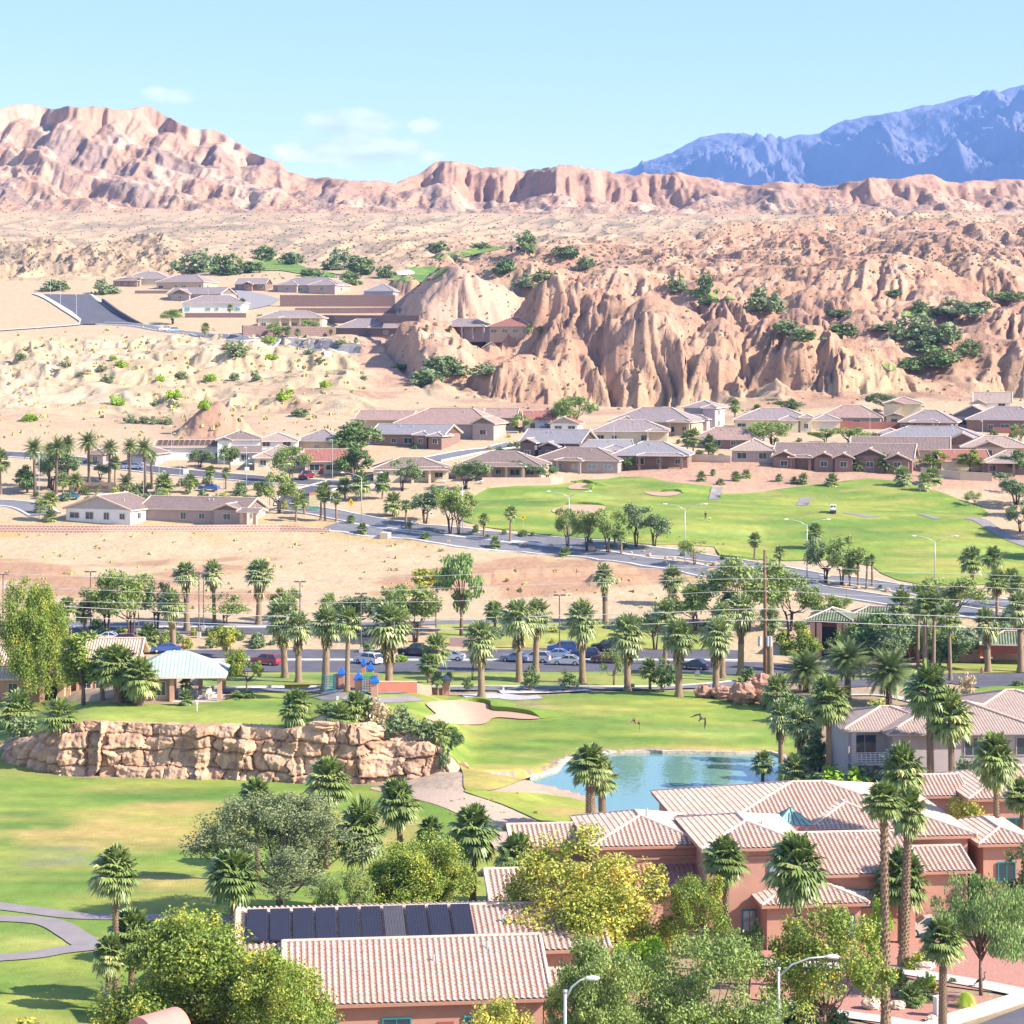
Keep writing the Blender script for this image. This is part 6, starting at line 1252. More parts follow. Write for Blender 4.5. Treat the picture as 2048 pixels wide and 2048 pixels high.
# walls and terraces
def lattice(name, c1, c2, sc):
    if name in MATS: return MATS[name]
    m = bpy.data.materials.new(name); t, b = nt(m); co = t.nodes.new('ShaderNodeTexCoord'); mp = t.nodes.new('ShaderNodeMapping'); mp.inputs['Rotation'].default_value = (R(90), 0, 0); br = t.nodes.new('ShaderNodeTexBrick'); br.inputs['Scale'].default_value = sc; br.inputs['Mortar Size'].default_value = .07; br.inputs['Brick Width'].default_value = .6; br.inputs['Row Height'].default_value = .4
    br.inputs['Color1'].default_value = (*c1, 1); br.inputs['Color2'].default_value = (*[c*.85 for c in c1], 1); br.inputs['Mortar'].default_value = (*c2, 1)
    t.links.new(co.outputs['Object'], mp.inputs[0]); t.links.new(mp.outputs[0], br.inputs['Vector']); t.links.new(br.outputs[0], b.inputs['Base Color']); b.inputs['Roughness'].default_value = .9; MATS[name] = m; return m
LAT = lattice('lattice_block', (.50, .27, .21), (.68, .52, .42), .75); BLK_W = lattice('brown_block', (.24, .155, .14), (.17, .11, .10), .5)
wall_run([(-80, 1064), (0, 1063), (200, 1064), (420, 1063), (560, 1063), (660, 1064)], [13, 13, 13, 13, 14, 6], .5, LAT, 'long pink lattice-block retaining wall along the sandy lot', 'retaining wall', 'retaining_wall')
wall_run([(1664, 857), (1720, 858), (1812, 859)], [16, 15, 15], .4, stucco('brickred', (.36, .15, .12)), 'red-brown perimeter wall below the yellow house')
wall_run([(1985, 866), (2080, 868)], 12, .4, stucco('brickred', (.36, .15, .12)), 'red-brown garden wall below the wide brown house')
wall_run([(964, 968), (1100, 968), (1125, 965)], [13, 13, 10], .4, stucco('sandwall', (.60, .45, .34)), 'low sandy garden wall between patio house and the green')
wall_run([(1842, 952), (1880, 956), (1920, 960), (1984, 963)], 17, .3, stucco('sandwall2', (.55, .43, .33)), 'tan slat fence on the bank above the golf course', 'fence', 'fence')
wall_run([(1385, 923), (1462, 925)], [14, 14], .3, stucco('sandwall', (.6, .45, .34)), 'pale block fence beside the tan gabled house', 'fence', 'fence')
wall_run([(560, 613), (790, 613)], [23, 23], 1.0, BLK_W, 'tall brown block retaining wall on the far hill', 'retaining wall', 'retaining_wall')
wall_run([(590, 627), (790, 626), (800, 625)], [11, 11, 8], .8, BLK_W, 'second brown block terrace wall below the tallest one', 'retaining wall', 'retaining_wall')
wall_run([(645, 641), (840, 640)], [11, 9], .8, BLK_W, 'third rosy block terrace wall above the dark-walled house', 'retaining wall', 'retaining_wall')
wall_run([(370, 635), (492, 635)], [9, 9], .8, BLK_W, 'brown block terrace wall under the white-walled far house', 'retaining wall', 'retaining_wall')
wall_run([(485, 671), (600, 672), (670, 670)], [20, 20, 16], .8, BLK_W, 'brown retaining wall under the white veranda house', 'retaining wall', 'retaining_wall')
wall_run([(270, 587), (350, 587)], [6, 6], .8, BLK_W, 'low brown terrace wall below the hilltop houses', 'retaining wall', 'retaining_wall')
wall_run([(205, 606), (235, 629), (265, 646), (285, 650)], [9, 10, 9, 3], .8, mat('dark_wall', (.10, .085, .095), .9, .2, 1), 'dark curving wall beside the steep hill road', 'retaining wall', 'retaining_wall')
wall_run([(820, 894), (900, 893)], [6, 6], .5, stucco('rosewall', (.5, .27, .22)), 'low rosy terrace wall below the brown grey-roofed house', 'retaining wall', 'retaining_wall')
mb = MB(); a_, b_3 = G(840, 671), G(1075, 671)
for i in range(60): q = a_.lerp(b_3, i/59); z = float(hgt(q.x, q.y)); mb.tube([(q.x, q.y, z-.3), (q.x, q.y, z+1.3)], .05, 4)
for zz in (.3, 1.25): mb.tube([(a_.lerp(b_3, i/20).x, a_.lerp(b_3, i/20).y, float(hgt(a_.lerp(b_3, i/20).x, a_.lerp(b_3, i/20).y))+zz) for i in range(21)], .05, 4)
tag(mb.obj('railing', TRIM), 'pale picket railing along the edge in front of the far verandas', 'fence')
wall_run([(763, 1075), (779, 1076)], 11, 2.2, stucco('sandbox', (.66, .53, .38)), 'small sand-coloured utility box beside the road', 'utility box', 'utility_box')
wall_run([(648, 709), (662, 710)], 8, 2.4, WALL['white'], 'small white box by the far desert road', 'utility box', 'utility_box')
wall_run([(900, 1292), (952, 1294)], [18, 19], .5, stucco('rosewall2', (.58, .38, .33)), 'rose stucco sign wall at the back of the car park')
# estate entrance wall with lettering
g_ = G(185, 982); s_ = g_.y/F; e = empty('entrance_wall', g_, 'sand-coloured estate entrance wall with rust script lettering among date palms', 'wall', R(-2)); mb = MB(); w2 = 47*s_; mb.box(-w2*.65, w2, -.4, .4, -1, 1.9); mb.box(-w2, -w2*.6, -.3, .3, -1, 1.0); mb.box(w2, w2*1.5, -.3, .3, -1, .8); mb.obj('stone_panel', mat('sandstone', (.60, .45, .30), .9, .15, .8), e)
cu = bpy.data.curves.new('lettering', 'FONT'); cu.body = 'Canyon Crest'; cu.size = 1.5; cu.extrude = .04; cu.align_x = 'CENTER'; cu.shear = .25
to = bpy.data.objects.new('lettering', cu); link(to); dg = bpy.context.evaluated_depsgraph_get(); me = bpy.data.meshes.new_from_object(to.evaluated_get(dg)); bpy.data.objects.remove(to); me.materials.append(mat('rust_letters', (.36, .10, .04), .7)); lo = put('lettering', me, e, (w2*.1, -.46, .55), (R(90), 0, 0))
xs = [v.co.x for v in me.vertices]; lo.scale = (54*s_/(max(xs)-min(xs)),)*2+(1,); lo.scale.y = .9
# ------------------------------------------------------------------ lamps, signs
for a in [(1370, 1123, 1008, 'twin-arm street lamp beside the sparse tree and golfer', 2, 44), (1138, 1097, 983, 'twin-arm street lamp among the three roadside mesquites', 2, 45), (925, 1071, 962, 'twin-arm street lamp in front of the yellow-green trees', 2, 42), (723, 1044, 945, 'twin-arm street lamp near the yellow diamond sign', 2, 42), (539, 1010, 928, 'twin-arm street lamp behind the brown-roofed house', 2, 42), (1614, 1158, 1039, 'twin-arm street lamp beside the twin dark mesquites', 2, 46), (1870, 1172, 1072, 'twin-arm street lamp by the blue agave on the golf edge', 2, 46)]: street_lamp(*a)
street_lamp(1228, 2075, 1966, 'single-arm street lamp in front of the lower tiled roof', 1, 60) if False else None
def near_lamp(px, Y, top, arm, lab):
    x = (px-CX)/F*Y; z = float(hgt(x, Y)); h = (HY-top)/F*Y-z; e = empty('street_lamp', (x, Y, z), lab, 'street lamp', 0, 'street lamps'); mb = MB(); mb.tube([(0, 0, -.2), (0, 0, h*.6), (0, 0, h-.75)], [.11, .1, .08], 10); mb.tube([(0, 0, h-.78), (0, 0, h-.62)], [.12, .12], 8); mb.obj('post', STEEL, e, True)
    L = arm*Y/F; a = MB(); a.tube([(0, 0, h-1.2), (L*.22, 0, h-.45), (L*.5, 0, h-.1), (L*.78, 0, h)], [.06, .055, .05, .045], 8); ao = a.obj('arm', STEEL, e, True); b = MB(); b.ball((L*.88, 0, h), (.42, .17, .12), 0, 10, 6); b.obj('lamp_head', WHITE, ao, True); b = MB(); b.ball((L*.92, 0, h-.08), (.26, .13, .10), 0, 10, 5); b.obj('lens', GLASS2, ao, True)
near_lamp(1130, 118, 1956, 62, 'single-arm street lamp in front of the lower tiled villa roof')
near_lamp(1557, 128, 1913, 122, 'single-arm street lamp beside the thin ash tree and red gravel')
for a in [(181, 1272, 1143, 'lamp post standing behind the left palo verde cluster'), (277, 1268, 1183, 'lamp post in the middle of the palo verde cluster'), (398, 1276, 1147, 'lamp post just beside the pair of tall fan palms'), (407, 1262, 1146, 'lamp post behind the pair of tall fan palms'), (600, 1245, 1163, 'lamp post above the crowns of two leaning palms'), (722, 1306, 1187, 'lamp post behind the white hatchback'), (872, 1288, 1175, 'lamp post beside the black pickup and willow'), (1119, 1312, 1190, 'lamp post between the silver sedan and the tall palms'), (6, 1270, 1148, 'lamp post at the edge behind the big ash crown')]: lot_lamp(*a)
for px, py, top in [(78, 1040, 905), (287, 990, 926), (318, 985, 918), (330, 985, 942), (343, 925, 852), (360, 975, 915), (448, 978, 910), (493, 972, 895), (554, 900, 862), (665, 965, 880), (705, 900, 872), (1002, 900, 862), (1014, 840, 797), (1028, 904, 868), (1086, 858, 820), (1165, 848, 795), (1180, 846, 808), (1228, 895, 842), (1729, 835, 795), (1740, 868, 828), (1766, 858, 820), (1866, 875, 838), (1906, 892, 850), (1965, 880, 842), (1942, 834, 798)]: thin_post(px, py, top, 'slim pale light pole standing among the estate houses')
for px, py, top in [(101, 592, 558), (121, 620, 571), (153, 636, 590), (322, 642, 604), (417, 609, 580), (676, 830, 805), (686, 832, 806)]: thin_post(px, py, top, 'slim pale light pole beside the far hill road', group='light poles of the far hill', r=.1)
for px, py, top in [(1629, 1215, 1170), (1693, 1212, 1177)]: thin_post(px, py, top, 'dark speed-sign post seen from behind at the near kerb', .06, False, 'sign post', mat('bronze_paint', (.16, .12, .11)), 'dark posts at the near kerb')
YELM = mat('sign_yellow', (.75, .50, .02), .5, .04)
sign(1046, 1062, 1029, 'yellow diamond warning sign with black symbol before the green', 11, 12, YELM, 'dia', mark=[(-.2, .2, -.25, .35, BLK)]); sign(702, 1032, 997, 'yellow diamond warning sign with orange patch above the hedge', 13, 16, YELM, 'dia', mark=[(-.18, .18, .0, .4, BLK), (-.3, .3, -.45, -.12, mat('sign_orange', (.75, .25, .03)))])
sign(664, 1028, 990, 'tall white traffic sign with black arrow by the road fork', 8, 17, WHITE, mark=[(-.3, .3, .2, .7, BLK), (-.4, .4, -.35, -.25, BLK), (-.3, .3, -.7, -.55, BLK)])
sign(250, 992, 980, 'small white diamond sign seen from behind near the entrance wall', 9, 10, WHITE, 'dia'); sign(372, 950, 938, 'white rectangular sign beside the estate street', 11, 11, WHITE); sign(494, 942, 934, 'small white board sign by the palo verde tree', 9, 7, WHITE); sign(863, 1038, 1024, 'small white square sign under the yellow-green tree', 7, 9, WHITE, mark=[(-.5, .5, .1, .5, BLK)])
g_ = G(628, 1022); e = empty('billboard', g_, 'estate direction board striped orange, cream and green among small palms', 'sign'); s_ = g_.y/F; w = 9.5*s_
for z0, z1, mm in [(.4, 1.0, mat('board_green', (.10, .34, .25), .6)), (1.0, 3.3, mat('board_cream', (.72, .60, .36), .6)), (3.3, 3.9, mat('board_orange', (.62, .30, .12), .6))]: mb = MB(); mb.box(-w, w, -.06, .06, z0, z1); mb.obj('board', mm, e)
for z in (1.5, 2.0, 2.5, 3.0): mb = MB(); mb.box(-w*.8, w*.8, -.075, -.062, z-.05, z+.02); mb.obj('ruled_line', mat('board_line', (.5, .40, .2), .6), e)
for x in (-w*.9, w*.9): mb = MB(); mb.tube([(x, .1, -.3), (x, .1, 3.9)], .07, 6); mb.obj('post', STEEL, e)
# ------------------------------------------------------------------ cars
RED, WHT, SIL, NAVY, BLUE_, BLKP, TEALP, BEI, DRED, PUR = ('red', (.30, .02, .03)), ('white', (.72, .72, .74)), ('silver', (.42, .45, .50)), ('navy', (.02, .03, .09)), ('blue', (.04, .09, .32)), ('black', (.015, .015, .025)), ('teal', (.01, .16, .24)), ('beige', (.56, .50, .42)), ('maroon', (.20, .02, .03)), ('steelblue', (.22, .28, .42))
for a in [('suv', 533, 1331, -28, RED, 'dark red hatchback parked beside two leaning palms'), ('suv', 737, 1329, -40, WHT, 'white hatchback with red tail lights behind the play castle'), ('pickup', 832, 1312, -15, BLKP, 'black pickup truck parked behind the skirted palm'), ('sedan', 772, 1316, -60, NAVY, 'navy car half hidden between white hatchback and pickup'), ('sedan', 1032, 1325, -25, PUR, 'steel blue car nose-in beside the twin palm trunks'), ('suv', 1070, 1326, -12, SIL, 'silver suv parked between the twin palm trunks'), ('suv', 1125, 1305, -8, BLUE_, 'dark blue suv in the second row of the car park'), ('sedan', 1112, 1318, -8, PUR, 'light blue sedan beside the lamp post'), ('sedan', 1134, 1331, -12, SIL, 'silver sedan at the kerb beside the lamp post'), ('suv', 1168, 1318, -8, NAVY, 'navy suv behind the skirted palm trunk'), ('sedan', 1213, 1326, -8, DRED, 'maroon car beyond the second skirted palm'), ('suv', 1212, 1303, -8, BLKP, 'black suv at the far end of the second row'), ('sedan', 1392, 1340, -35, NAVY, 'dark navy car glimpsed between the palm crowns'), ('sedan', 900, 1322, -10, SIL, 'grey car hidden behind the bushy double palm'),
          ('sedan', 213, 1284, 0, WHT, 'white car behind the peach clubhouse roof'), ('suv', 244, 1290, 5, RED, 'red suv parked behind the clubhouse roof'), ('suv', 258, 1308, 4, WHT, 'white suv beside the green metal roof'), ('sedan', 331, 1306, 10, BLUE_, 'bright blue car behind the pavilion roof'),
          ('sedan', 418, 982, -15, BLUE_, 'blue sedan on the street behind the brown-roofed house'), ('sedan', 138, 999, 0, TEALP, 'teal car by the estate entrance wall'), ('pickup', 613, 958, 75, DRED, 'red pickup in the driveway of the red-door house'), ('suv', 714, 966, 80, RED, 'bright red suv under the dense street tree'), ('pickup', 1086, 866, 0, BLUE_, 'blue pickup in front of the white red-tiled houses'), ('sedan', 266, 939, 0, PUR, 'mauve car outside the small grey house'), ('suv', 330, 662, 10, WHT, 'white suv on the far hill road'), ('suv', 345, 664, 10, SIL, 'silver suv right behind the white one on the far road')]: car(*a)
car('compact', 1858, 1874, 0, BEI, 'beige rounded compact car on the driveway behind the willow', Y=None)
# ------------------------------------------------------------------ golf: cart, golfer, flag
g_ = G(1666, 1027); e = empty('golf_cart', g_, 'golf cart with white roof driving on the fairway', 'golf cart', R(80)); 
mb = MB(); mb.box(-1.2, 1.1, -.6, .6, .3, .75); mb.box(.5, 1.2, -.55, .55, .7, 1.0); mb.obj('body', paint('navycart', (.03, .04, .10)), e); mb = MB(); mb.box(-.95, .85, -.65, .65, 1.82, 1.9); mb.obj('roof', WHITE, e)
for x in (-.85, .75):
    for y in (-.58, .58): mb = MB(); mb.tube([(x, y, .7), (x*1.02, y, 1.83)], .035, 5); mb.obj('roof_post', WHITE, e); mb = MB(); mb.tube([(x, y-.08, .25), (x, y+.08, .25)], .25, 12); mb.obj('wheel', BLK, e)
mb = MB(); mb.box(-.35, .1, -.5, .5, .75, .95); mb.box(.02, .16, -.5, .5, .95, 1.3); mb.obj('seat', WHITE, e)
for y in (-.3, .3): mb = MB(); mb.tube([(1.25, y, .55), (1.1, y, 1.5)], [.16, .2], 8); mb.obj('golf_bag', BLK, e)
def figure(px, py, label, shirt, trousers, rz=0):
    g = G(px, py); s = .98; verts = [(0, 0, .95), (0, 0, 1.2), (0, .01, 1.42), (0, 0, 1.52), (0, -.01, 1.66), (0, -.01, 1.76), (-.2, 0, 1.4), (-.27, -.03, 1.12), (-.24, -.16, .9), (.2, 0, 1.4), (.27, -.03, 1.12), (.25, -.15, .9), (-.1, 0, .9), (-.12, -.02, .5), (-.12, .02, .07), (-.12, -.16, .03), (.1, 0, .9), (.13, .03, .5), (.14, .05, .07), (.14, -.13, .03)]
    ed = [(0, 1), (1, 2), (2, 3), (3, 4), (4, 5), (2, 6), (6, 7), (7, 8), (2, 9), (9, 10), (10, 11), (0, 12), (12, 13), (13, 14), (14, 15), (0, 16), (16, 17), (17, 18), (18, 19)]
    rr = [.15, .14, .16, .06, .10, .08, .075, .05, .045, .075, .05, .045, .10, .075, .05, .045, .10, .075, .05, .045]
    me = bpy.data.meshes.new('person'); me.from_pydata(verts, ed, []); o = link(bpy.data.objects.new('person', me))
    md = o.modifiers.new('skin', 'SKIN')
    for v, r in zip(me.skin_vertices[0].data, rr): v.radius = (r, r*.85)
    me.skin_vertices[0].data[0].use_root = True
    sb = o.modifiers.new('sub', 'SUBSURF'); sb.levels = sb.render_levels = 1
    dg = bpy.context.evaluated_depsgraph_get(); m2 = bpy.data.meshes.new_from_object(o.evaluated_get(dg)); o.modifiers.clear(); o.data = m2; m2.materials.clear()
    for mm in (mat('skin', (.42, .25, .17), .6), shirt, trousers): m2.materials.append(mm)
    for p in m2.polygons: z = p.center.z; x = abs(p.center.x); p.material_index = 0 if z > 1.5 or (x > .2 and z < 1.15) else (1 if z > .92 else (2 if z > .1 else 1)); p.use_smooth = True
    o.location = g; o.rotation_euler.z = rz; tag(o, label, 'person'); h_ = MB(); h_.ball((0, .01, 1.74), (.11, .125, .10), 0, 10, 6); h_.obj('hair', BLK, o, True); return o
figure(1411, 1040, 'golfer in dark shirt and shorts standing by the flagstick', mat('dark_cloth', (.03, .03, .05), .9), mat('dark_cloth2', (.05, .05, .08), .9))
for px, py, top, lab, fc in [(1419, 1049, 1034, 'striped yellow and black flagstick next to the golfer', 'y'), (394, 1424, 1400, 'white flag post on the putting green before the pavilion', 'w'), (675, 1400, 1392, 'short white post on the path behind the shrubs', 'w'), (1007, 1392, 1375, 'white flagstick beside the grey path', 'w')]:
    g = G(px, py); h = (py-top)*g.y/F; e = empty('flagstick', g, lab, 'flagstick'); mb = MB(); mb.tube([(0, 0, -.1), (0, 0, h)], .05, 6); mb.obj('stick', WHITE, e)
    mb = MB(); mb.box(0, .42, -.02, .02, h-.42, h-.02) if fc == 'y' else mb.box(-.12, .12, -.05, .05, h-.5, h); mb.obj('flag', YELM if fc == 'y' else WHITE, e)
    if fc == 'y':
        for k in range(2): mb = MB(); mb.tube([(0, 0, .35+k*.6), (0, 0, .6+k*.6)], .075, 6); mb.obj('stripe', BLK, e)
# ------------------------------------------------------------------ birds
def bird(p, col, label, span, rz, bank, fold):
    V = []; mb = MB(); m_ = mat('feather_'+label[:5], col, .8, .25, 6)
    mb.tube([(-.34, 0, .0), (-.2, 0, .01), (0, 0, .02), (.2, 0, .03), (.34, 0, .05), (.42, 0, .06)], [.01, .06, .085, .07, .045, .012], 8); mb.add([(-.3, -.03, 0), (-.3, .03, 0), (-.5, .08, -.02), (-.5, -.08, -.02)], [(0, 1, 2, 3)])
    for sg in (-1, 1):
        pts = [(.12, .05, .05), (.20, span*.35, .10+fold*.25), (.10, span*.75, .05-fold*.1), (-.05, span, -.05-fold*.5), (-.12, span*.72, .0-fold*.15), (-.10, span*.35, .08+fold*.2), (-.1, .05, .05)]
        vs = [(x, sg*y, z) for x, y, z in pts]+[(x, sg*y, z-.02) for x, y, z in pts]; n = 7
        mb.add(vs, [tuple(range(n)), tuple(range(n, 2*n))[::-1]]+[(i, (i+1) % n, n+(i+1) % n, n+i) for i in range(n)])
    o = mb.obj('bird', m_, None, True); o.location = p; o.rotation_euler = (R(bank), R(-8), R(rz)); o.scale = (1.5,)*3; return tag(o, label, 'bird', 'birds flying over the green')
bird(P(1271, 1446, 262), (.24, .15, .10), 'brown bird flying with drooped wings over the green', .62, 95, 28, .9); bird(P(1401, 1438, 262), (.03, .025, .025), 'black bird gliding on arched wings over the green', .72, 70, 38, .8)
# ------------------------------------------------------------------ palms
GP = 'date palms of the estate entrance'
for i, (px, py, top, w) in enumerate([(70, 990, 880, 46), (98, 975, 883, 40), (112, 988, 880, 42), (136, 955, 873, 40), (178, 965, 867, 44), (219, 966, 880, 40), (259, 960, 880, 36), (291, 988, 880, 42), (304, 978, 898, 34)]):
    palm('date', px, py, top, w, ['tall date palm nearest the estate entrance sign lawn', 'slender date palm just behind the end palm of the row', 'date palm third along the entrance row, trunk by the red shrub', 'date palm set back behind the row on the slope', 'tallest date palm behind the start of the entrance lettering', 'date palm behind the end of the entrance lettering', 'shorter date palm in front of the small grey house', 'date palm beside the curved street lamp pole', 'yellowing date palm closing the entrance row'][i], .3, GP, dark=True)
for a in [('fan', 2, 988, 902, 44, 'fan palm at the edge by the dirt lot beyond the entrance'), ('fan', 100, 1042, 984, 36, 'fan palm standing by the drive next to the cream house'), ('bushy', 100, 1042, 1022, 30, 'low palm clump at the foot of the drive palm'), ('bushy', 80, 1026, 1004, 26, 'low palm behind the drive palm'), ('fan', 126, 1000, 950, 26, 'small fan palm beside the teal car'), ('date', 152, 984, 945, 36, 'young date palm with arching fronds by the entrance wall'), ('fan', 175, 990, 976, 14, 'tiny palm in front of the entrance lettering'), ('fan', 193, 990, 971, 14, 'tiny palm under the middle of the lettering'), ('fan', 230, 965, 915, 24, 'palm with brown skirt behind the entrance wall'), ('date', 252, 985, 950, 40, 'bushy date palm at the end of the entrance wall'), ('bushy', 328, 988, 948, 44, 'cluster palm beside the slim lamp pole'), ('fan', 380, 985, 950, 28, 'palm in front of the white street sign'), ('fan', 420, 973, 932, 24, 'palm with clean trunk before the shady garden'), ('fan', 452, 978, 937, 20, 'thin leaning palm next to the blue sedan'), ('fan', 440, 925, 903, 22, 'palm in front of the white two-storey house'), ('bushy', 480, 985, 968, 32, 'low palm hiding behind the brown ridge'),
          ('fan', 592, 1043, 996, 24, 'palm behind the arched cream entry'), ('fan', 609, 1028, 988, 22, 'palm left of the striped direction board'), ('fan', 641, 1040, 975, 26, 'taller palm right of the direction board'), ('fan', 650, 1042, 985, 22, 'second palm right beside the direction board'), ('fan', 673, 1043, 985, 26, 'leaning palm by the white traffic sign'), ('bushy', 702, 1048, 1030, 20, 'small round palm on the kerb under the yellow sign'), ('fan', 812, 1060, 1000, 24, 'palm with stout trunk beside the blue fence'), ('bushy', 690, 998, 955, 40, 'bushy palm by the white kerb ramp'), ('bushy', 722, 1002, 948, 44, 'large bushy palm below the red suv'), ('bushy', 765, 998, 950, 36, 'bushy palm at the end of the street planting'), ('bushy', 648, 992, 965, 40, 'spreading palm above the direction board'), ('bushy', 785, 1032, 990, 40, 'bushy palm beside the grey-green trees'), ('bushy', 725, 1068, 1047, 26, 'yellowish low palm on the road median'), ('bushy', 851, 1078, 1068, 24, 'yellowish low palm on the verge by the box'), ('bushy', 990, 1096, 1077, 26, 'yellow-green low palm beside the near lane'), ('bushy', 1130, 1112, 1096, 28, 'yellow-green low palm near the twin-arm lamp foot'),
          ('fan', 968, 1072, 1027, 26, 'small palm beside the round verge bush'), ('fan', 1020, 1084, 1013, 28, 'tall slim palm at the kerb of the green'), ('fan', 1135, 1075, 1020, 26, 'palm behind the dark mesquite on the verge'), ('fan', 1243, 1109, 1064, 22, 'short palm leaning behind the mesquites'), ('fan', 1229, 1090, 1060, 18, 'stub palm behind the yellow-green mesquite'), ('fan', 1509, 1118, 1068, 28, 'lone palm on the golf edge above the utility pole'), ('fan', 1560, 1147, 1095, 26, 'small palm on the verge right of the utility pole'), ('fan', 1629, 1098, 1050, 36, 'palm behind the street lamp on the fairway'), ('fan', 1717, 1176, 1110, 22, 'thick-trunked palm by the bent road sign'), ('fan', 1733, 1178, 1114, 18, 'slim palm with lamp in front on the verge'), ('fan', 1745, 1172, 1111, 18, 'slim palm last in the verge trio'), ('fan', 1804, 1178, 1168, 12, 'tiny verge palm by the median shrubs'), ('bushy', 1760, 1180, 1170, 12, 'tiny yellow palm on the median')]: palm(*a)
for a in [('fan', 1375, 912, 862, 32, 'palm in front of the striped rosy roof, thicker of a pair'), ('fan', 1387, 914, 860, 34, 'palm with fuller crown beside its pair at the light grey roof'), ('fan', 1417, 910, 872, 30, 'palm above the pink gable wall'), ('fan', 1426, 912, 886, 22, 'shorter palm tucked under its neighbour at the gable wall'), ('bushy', 1475, 892, 873, 24, 'low palm behind the tan gabled house'), ('fan', 1470, 846, 801, 26, 'palm beside the mauve two-storey house'), ('fan', 1514, 826, 810, 24, 'palm crown above the long cream house'), ('fan', 1582, 826, 800, 30, 'tallest palm behind the cream garage tower'), ('bushy', 1748, 888, 868, 30, 'palm rising between the brown roofs'), ('bushy', 1780, 888, 879, 22, 'small palm crown over the long brown roof'),
          ('bushy', 1403, 962, 945, 24, 'dense low palm on the dirt slope beside the path'), ('fan', 1426, 952, 939, 13, 'tiny palm high on the dirt slope'), ('bushy', 1441, 969, 959, 20, 'dark shrub palm at the slope foot'), ('bushy', 1472, 963, 943, 24, 'multi-stem palm on the dirt slope'), ('bushy', 1492, 956, 942, 22, 'paired low palm on the upper dirt slope'), ('fan', 1558, 962, 948, 18, 'spiky plant palm on the slope under the gables'), ('bushy', 1588, 966, 955, 20, 'dark low palm beneath the brown house'), ('bushy', 1607, 968, 949, 22, 'double-headed palm above the fairway edge'), ('bushy', 1664, 972, 952, 30, 'clumped palm hanging over the fairway top'), ('date', 1717, 942, 912, 40, 'round date palm before the dark gable'), ('date', 1768, 946, 910, 42, 'large arching date palm beside the stone bank'), ('bushy', 1789, 946, 920, 32, 'bright bushy palm by the lowest gable'), ('fil', 1806, 972, 938, 42, 'skirted palm above the long golf shadow'), ('fil', 1866, 968, 936, 42, 'skirted palm leaning over the fairway by the fence'), ('fil', 1848, 982, 950, 34, 'lower skirted palm with dry fronds on the bank')]: palm(*a)
GR1 = 'skirted fan palms of the club row'
for a in [('fil', 570, 1357, 1203, 76, 'leaning thick palm beside the red hatchback', None, GR1), ('fil', 597, 1366, 1228, 62, 'palm leaning against its taller neighbour by the pebble bed', None, GR1), ('fil', 650, 1383, 1217, 66, 'palm rising from behind the teal climbing net', None, GR1), ('fan', 694, 1384, 1218, 58, 'clean-trunked palm in the middle of the play castle', .3, GR1), ('fil', 778, 1384, 1212, 92, 'shaggy palm over the low shaded wall', None, GR1), ('fil', 517, 1250, 1118, 66, 'tall dark-trunked palm on the sandy verge', None, GR1), ('fil', 374, 1262, 1124, 54, 'tall palm beside the pair of lamp posts', None, GR1), ('fil', 429, 1248, 1126, 46, 'thin palm with brown skirt above the sparse tree', .3, GR1), ('fil', 347, 1304, 1184, 58, 'shaggy yellowing palm behind the pavilion', None, GR1), ('fan', 170, 1270, 1205, 44, 'palm with dark leaning trunk by the square hedge', None, GR1), ('fan', 135, 1282, 1195, 40, 'palm beside the big ash crown', None, GR1), ('bushy', 296, 1306, 1252, 52, 'bushy dark palm beside the blue car', None, GR1),
          ('fan', 873, 1350, 1275, 56, 'palm with orange dead fronds near the capped pillar', None, GR1), ('fan', 857, 1368, 1308, 46, 'pale palm behind the low sunlit wall', None, GR1), ('bushy', 875, 1392, 1345, 32, 'small potted-looking palm before the low wall', None, GR1), ('fan', 897, 1388, 1346, 22, 'small palm beside the grey-capped pillar', None, GR1), ('fil', 963, 1396, 1246, 74, 'broad palm standing at the bunker edge', None, GR1), ('fil', 1038, 1366, 1203, 78, 'tall palm of the twin pair with thick brown trunk', None, GR1), ('fil', 1071, 1346, 1206, 58, 'shaggy second palm of the twin pair', None, GR1), ('fan', 990, 1262, 1203, 44, 'grey palm behind the tall twin palms', None, GR1), ('fil', 1165, 1366, 1211, 70, 'palm with shaggy collar behind the silver sedan', None, GR1), ('fil', 1255, 1383, 1237, 76, 'palm with full skirt beside the dark equipment box', None, GR1), ('fil', 1211, 1248, 1132, 46, 'lone palm on the sandy bank with dark trunk', None, GR1), ('bushy', 1300, 1382, 1318, 46, 'round palm shrub beside the dark hedge', None, GR1), ('fil', 1358, 1395, 1242, 72, 'palm with dead brown skirt behind the green, second of three', None, GR1), ('fil', 1431, 1396, 1240, 74, 'palm standing before the red boulders', None, GR1), ('fan', 1330, 1330, 1206, 56, 'dark-trunked palm in the sunny grass strip', .32, GR1), ('fil', 1444, 1358, 1210, 54, 'pale palm hidden behind the boulders palm', None, GR1), ('fil', 1481, 1352, 1190, 66, 'shaggy tall palm with mottled trunk near the pole', None, GR1), ('fil', 1541, 1356, 1216, 50, 'palm directly behind the utility pole', None, GR1), ('fil', 1346, 1210, 1133, 56, 'crown palm over the desert verge trees', None, GR1), ('fil', 1447, 1180, 1130, 40, 'pale palm crown in the big verge trees', None, GR1)]: palm(*a[:6], tr=a[6], group=a[7], lean=(.0 if 'leaning' not in a[5] else -.06))
for a in [('N_date', 1612, 1384, 1304, 92, 'date palm beside the boulders, left of the three'), ('N_date', 1696, 1398, 1282, 92, 'date palm with thick ragged trunk before the entrance tower'), ('N_date', 1778, 1412, 1306, 100, 'date palm with wide arching crown on the red bed')]: palm(*a[:6])
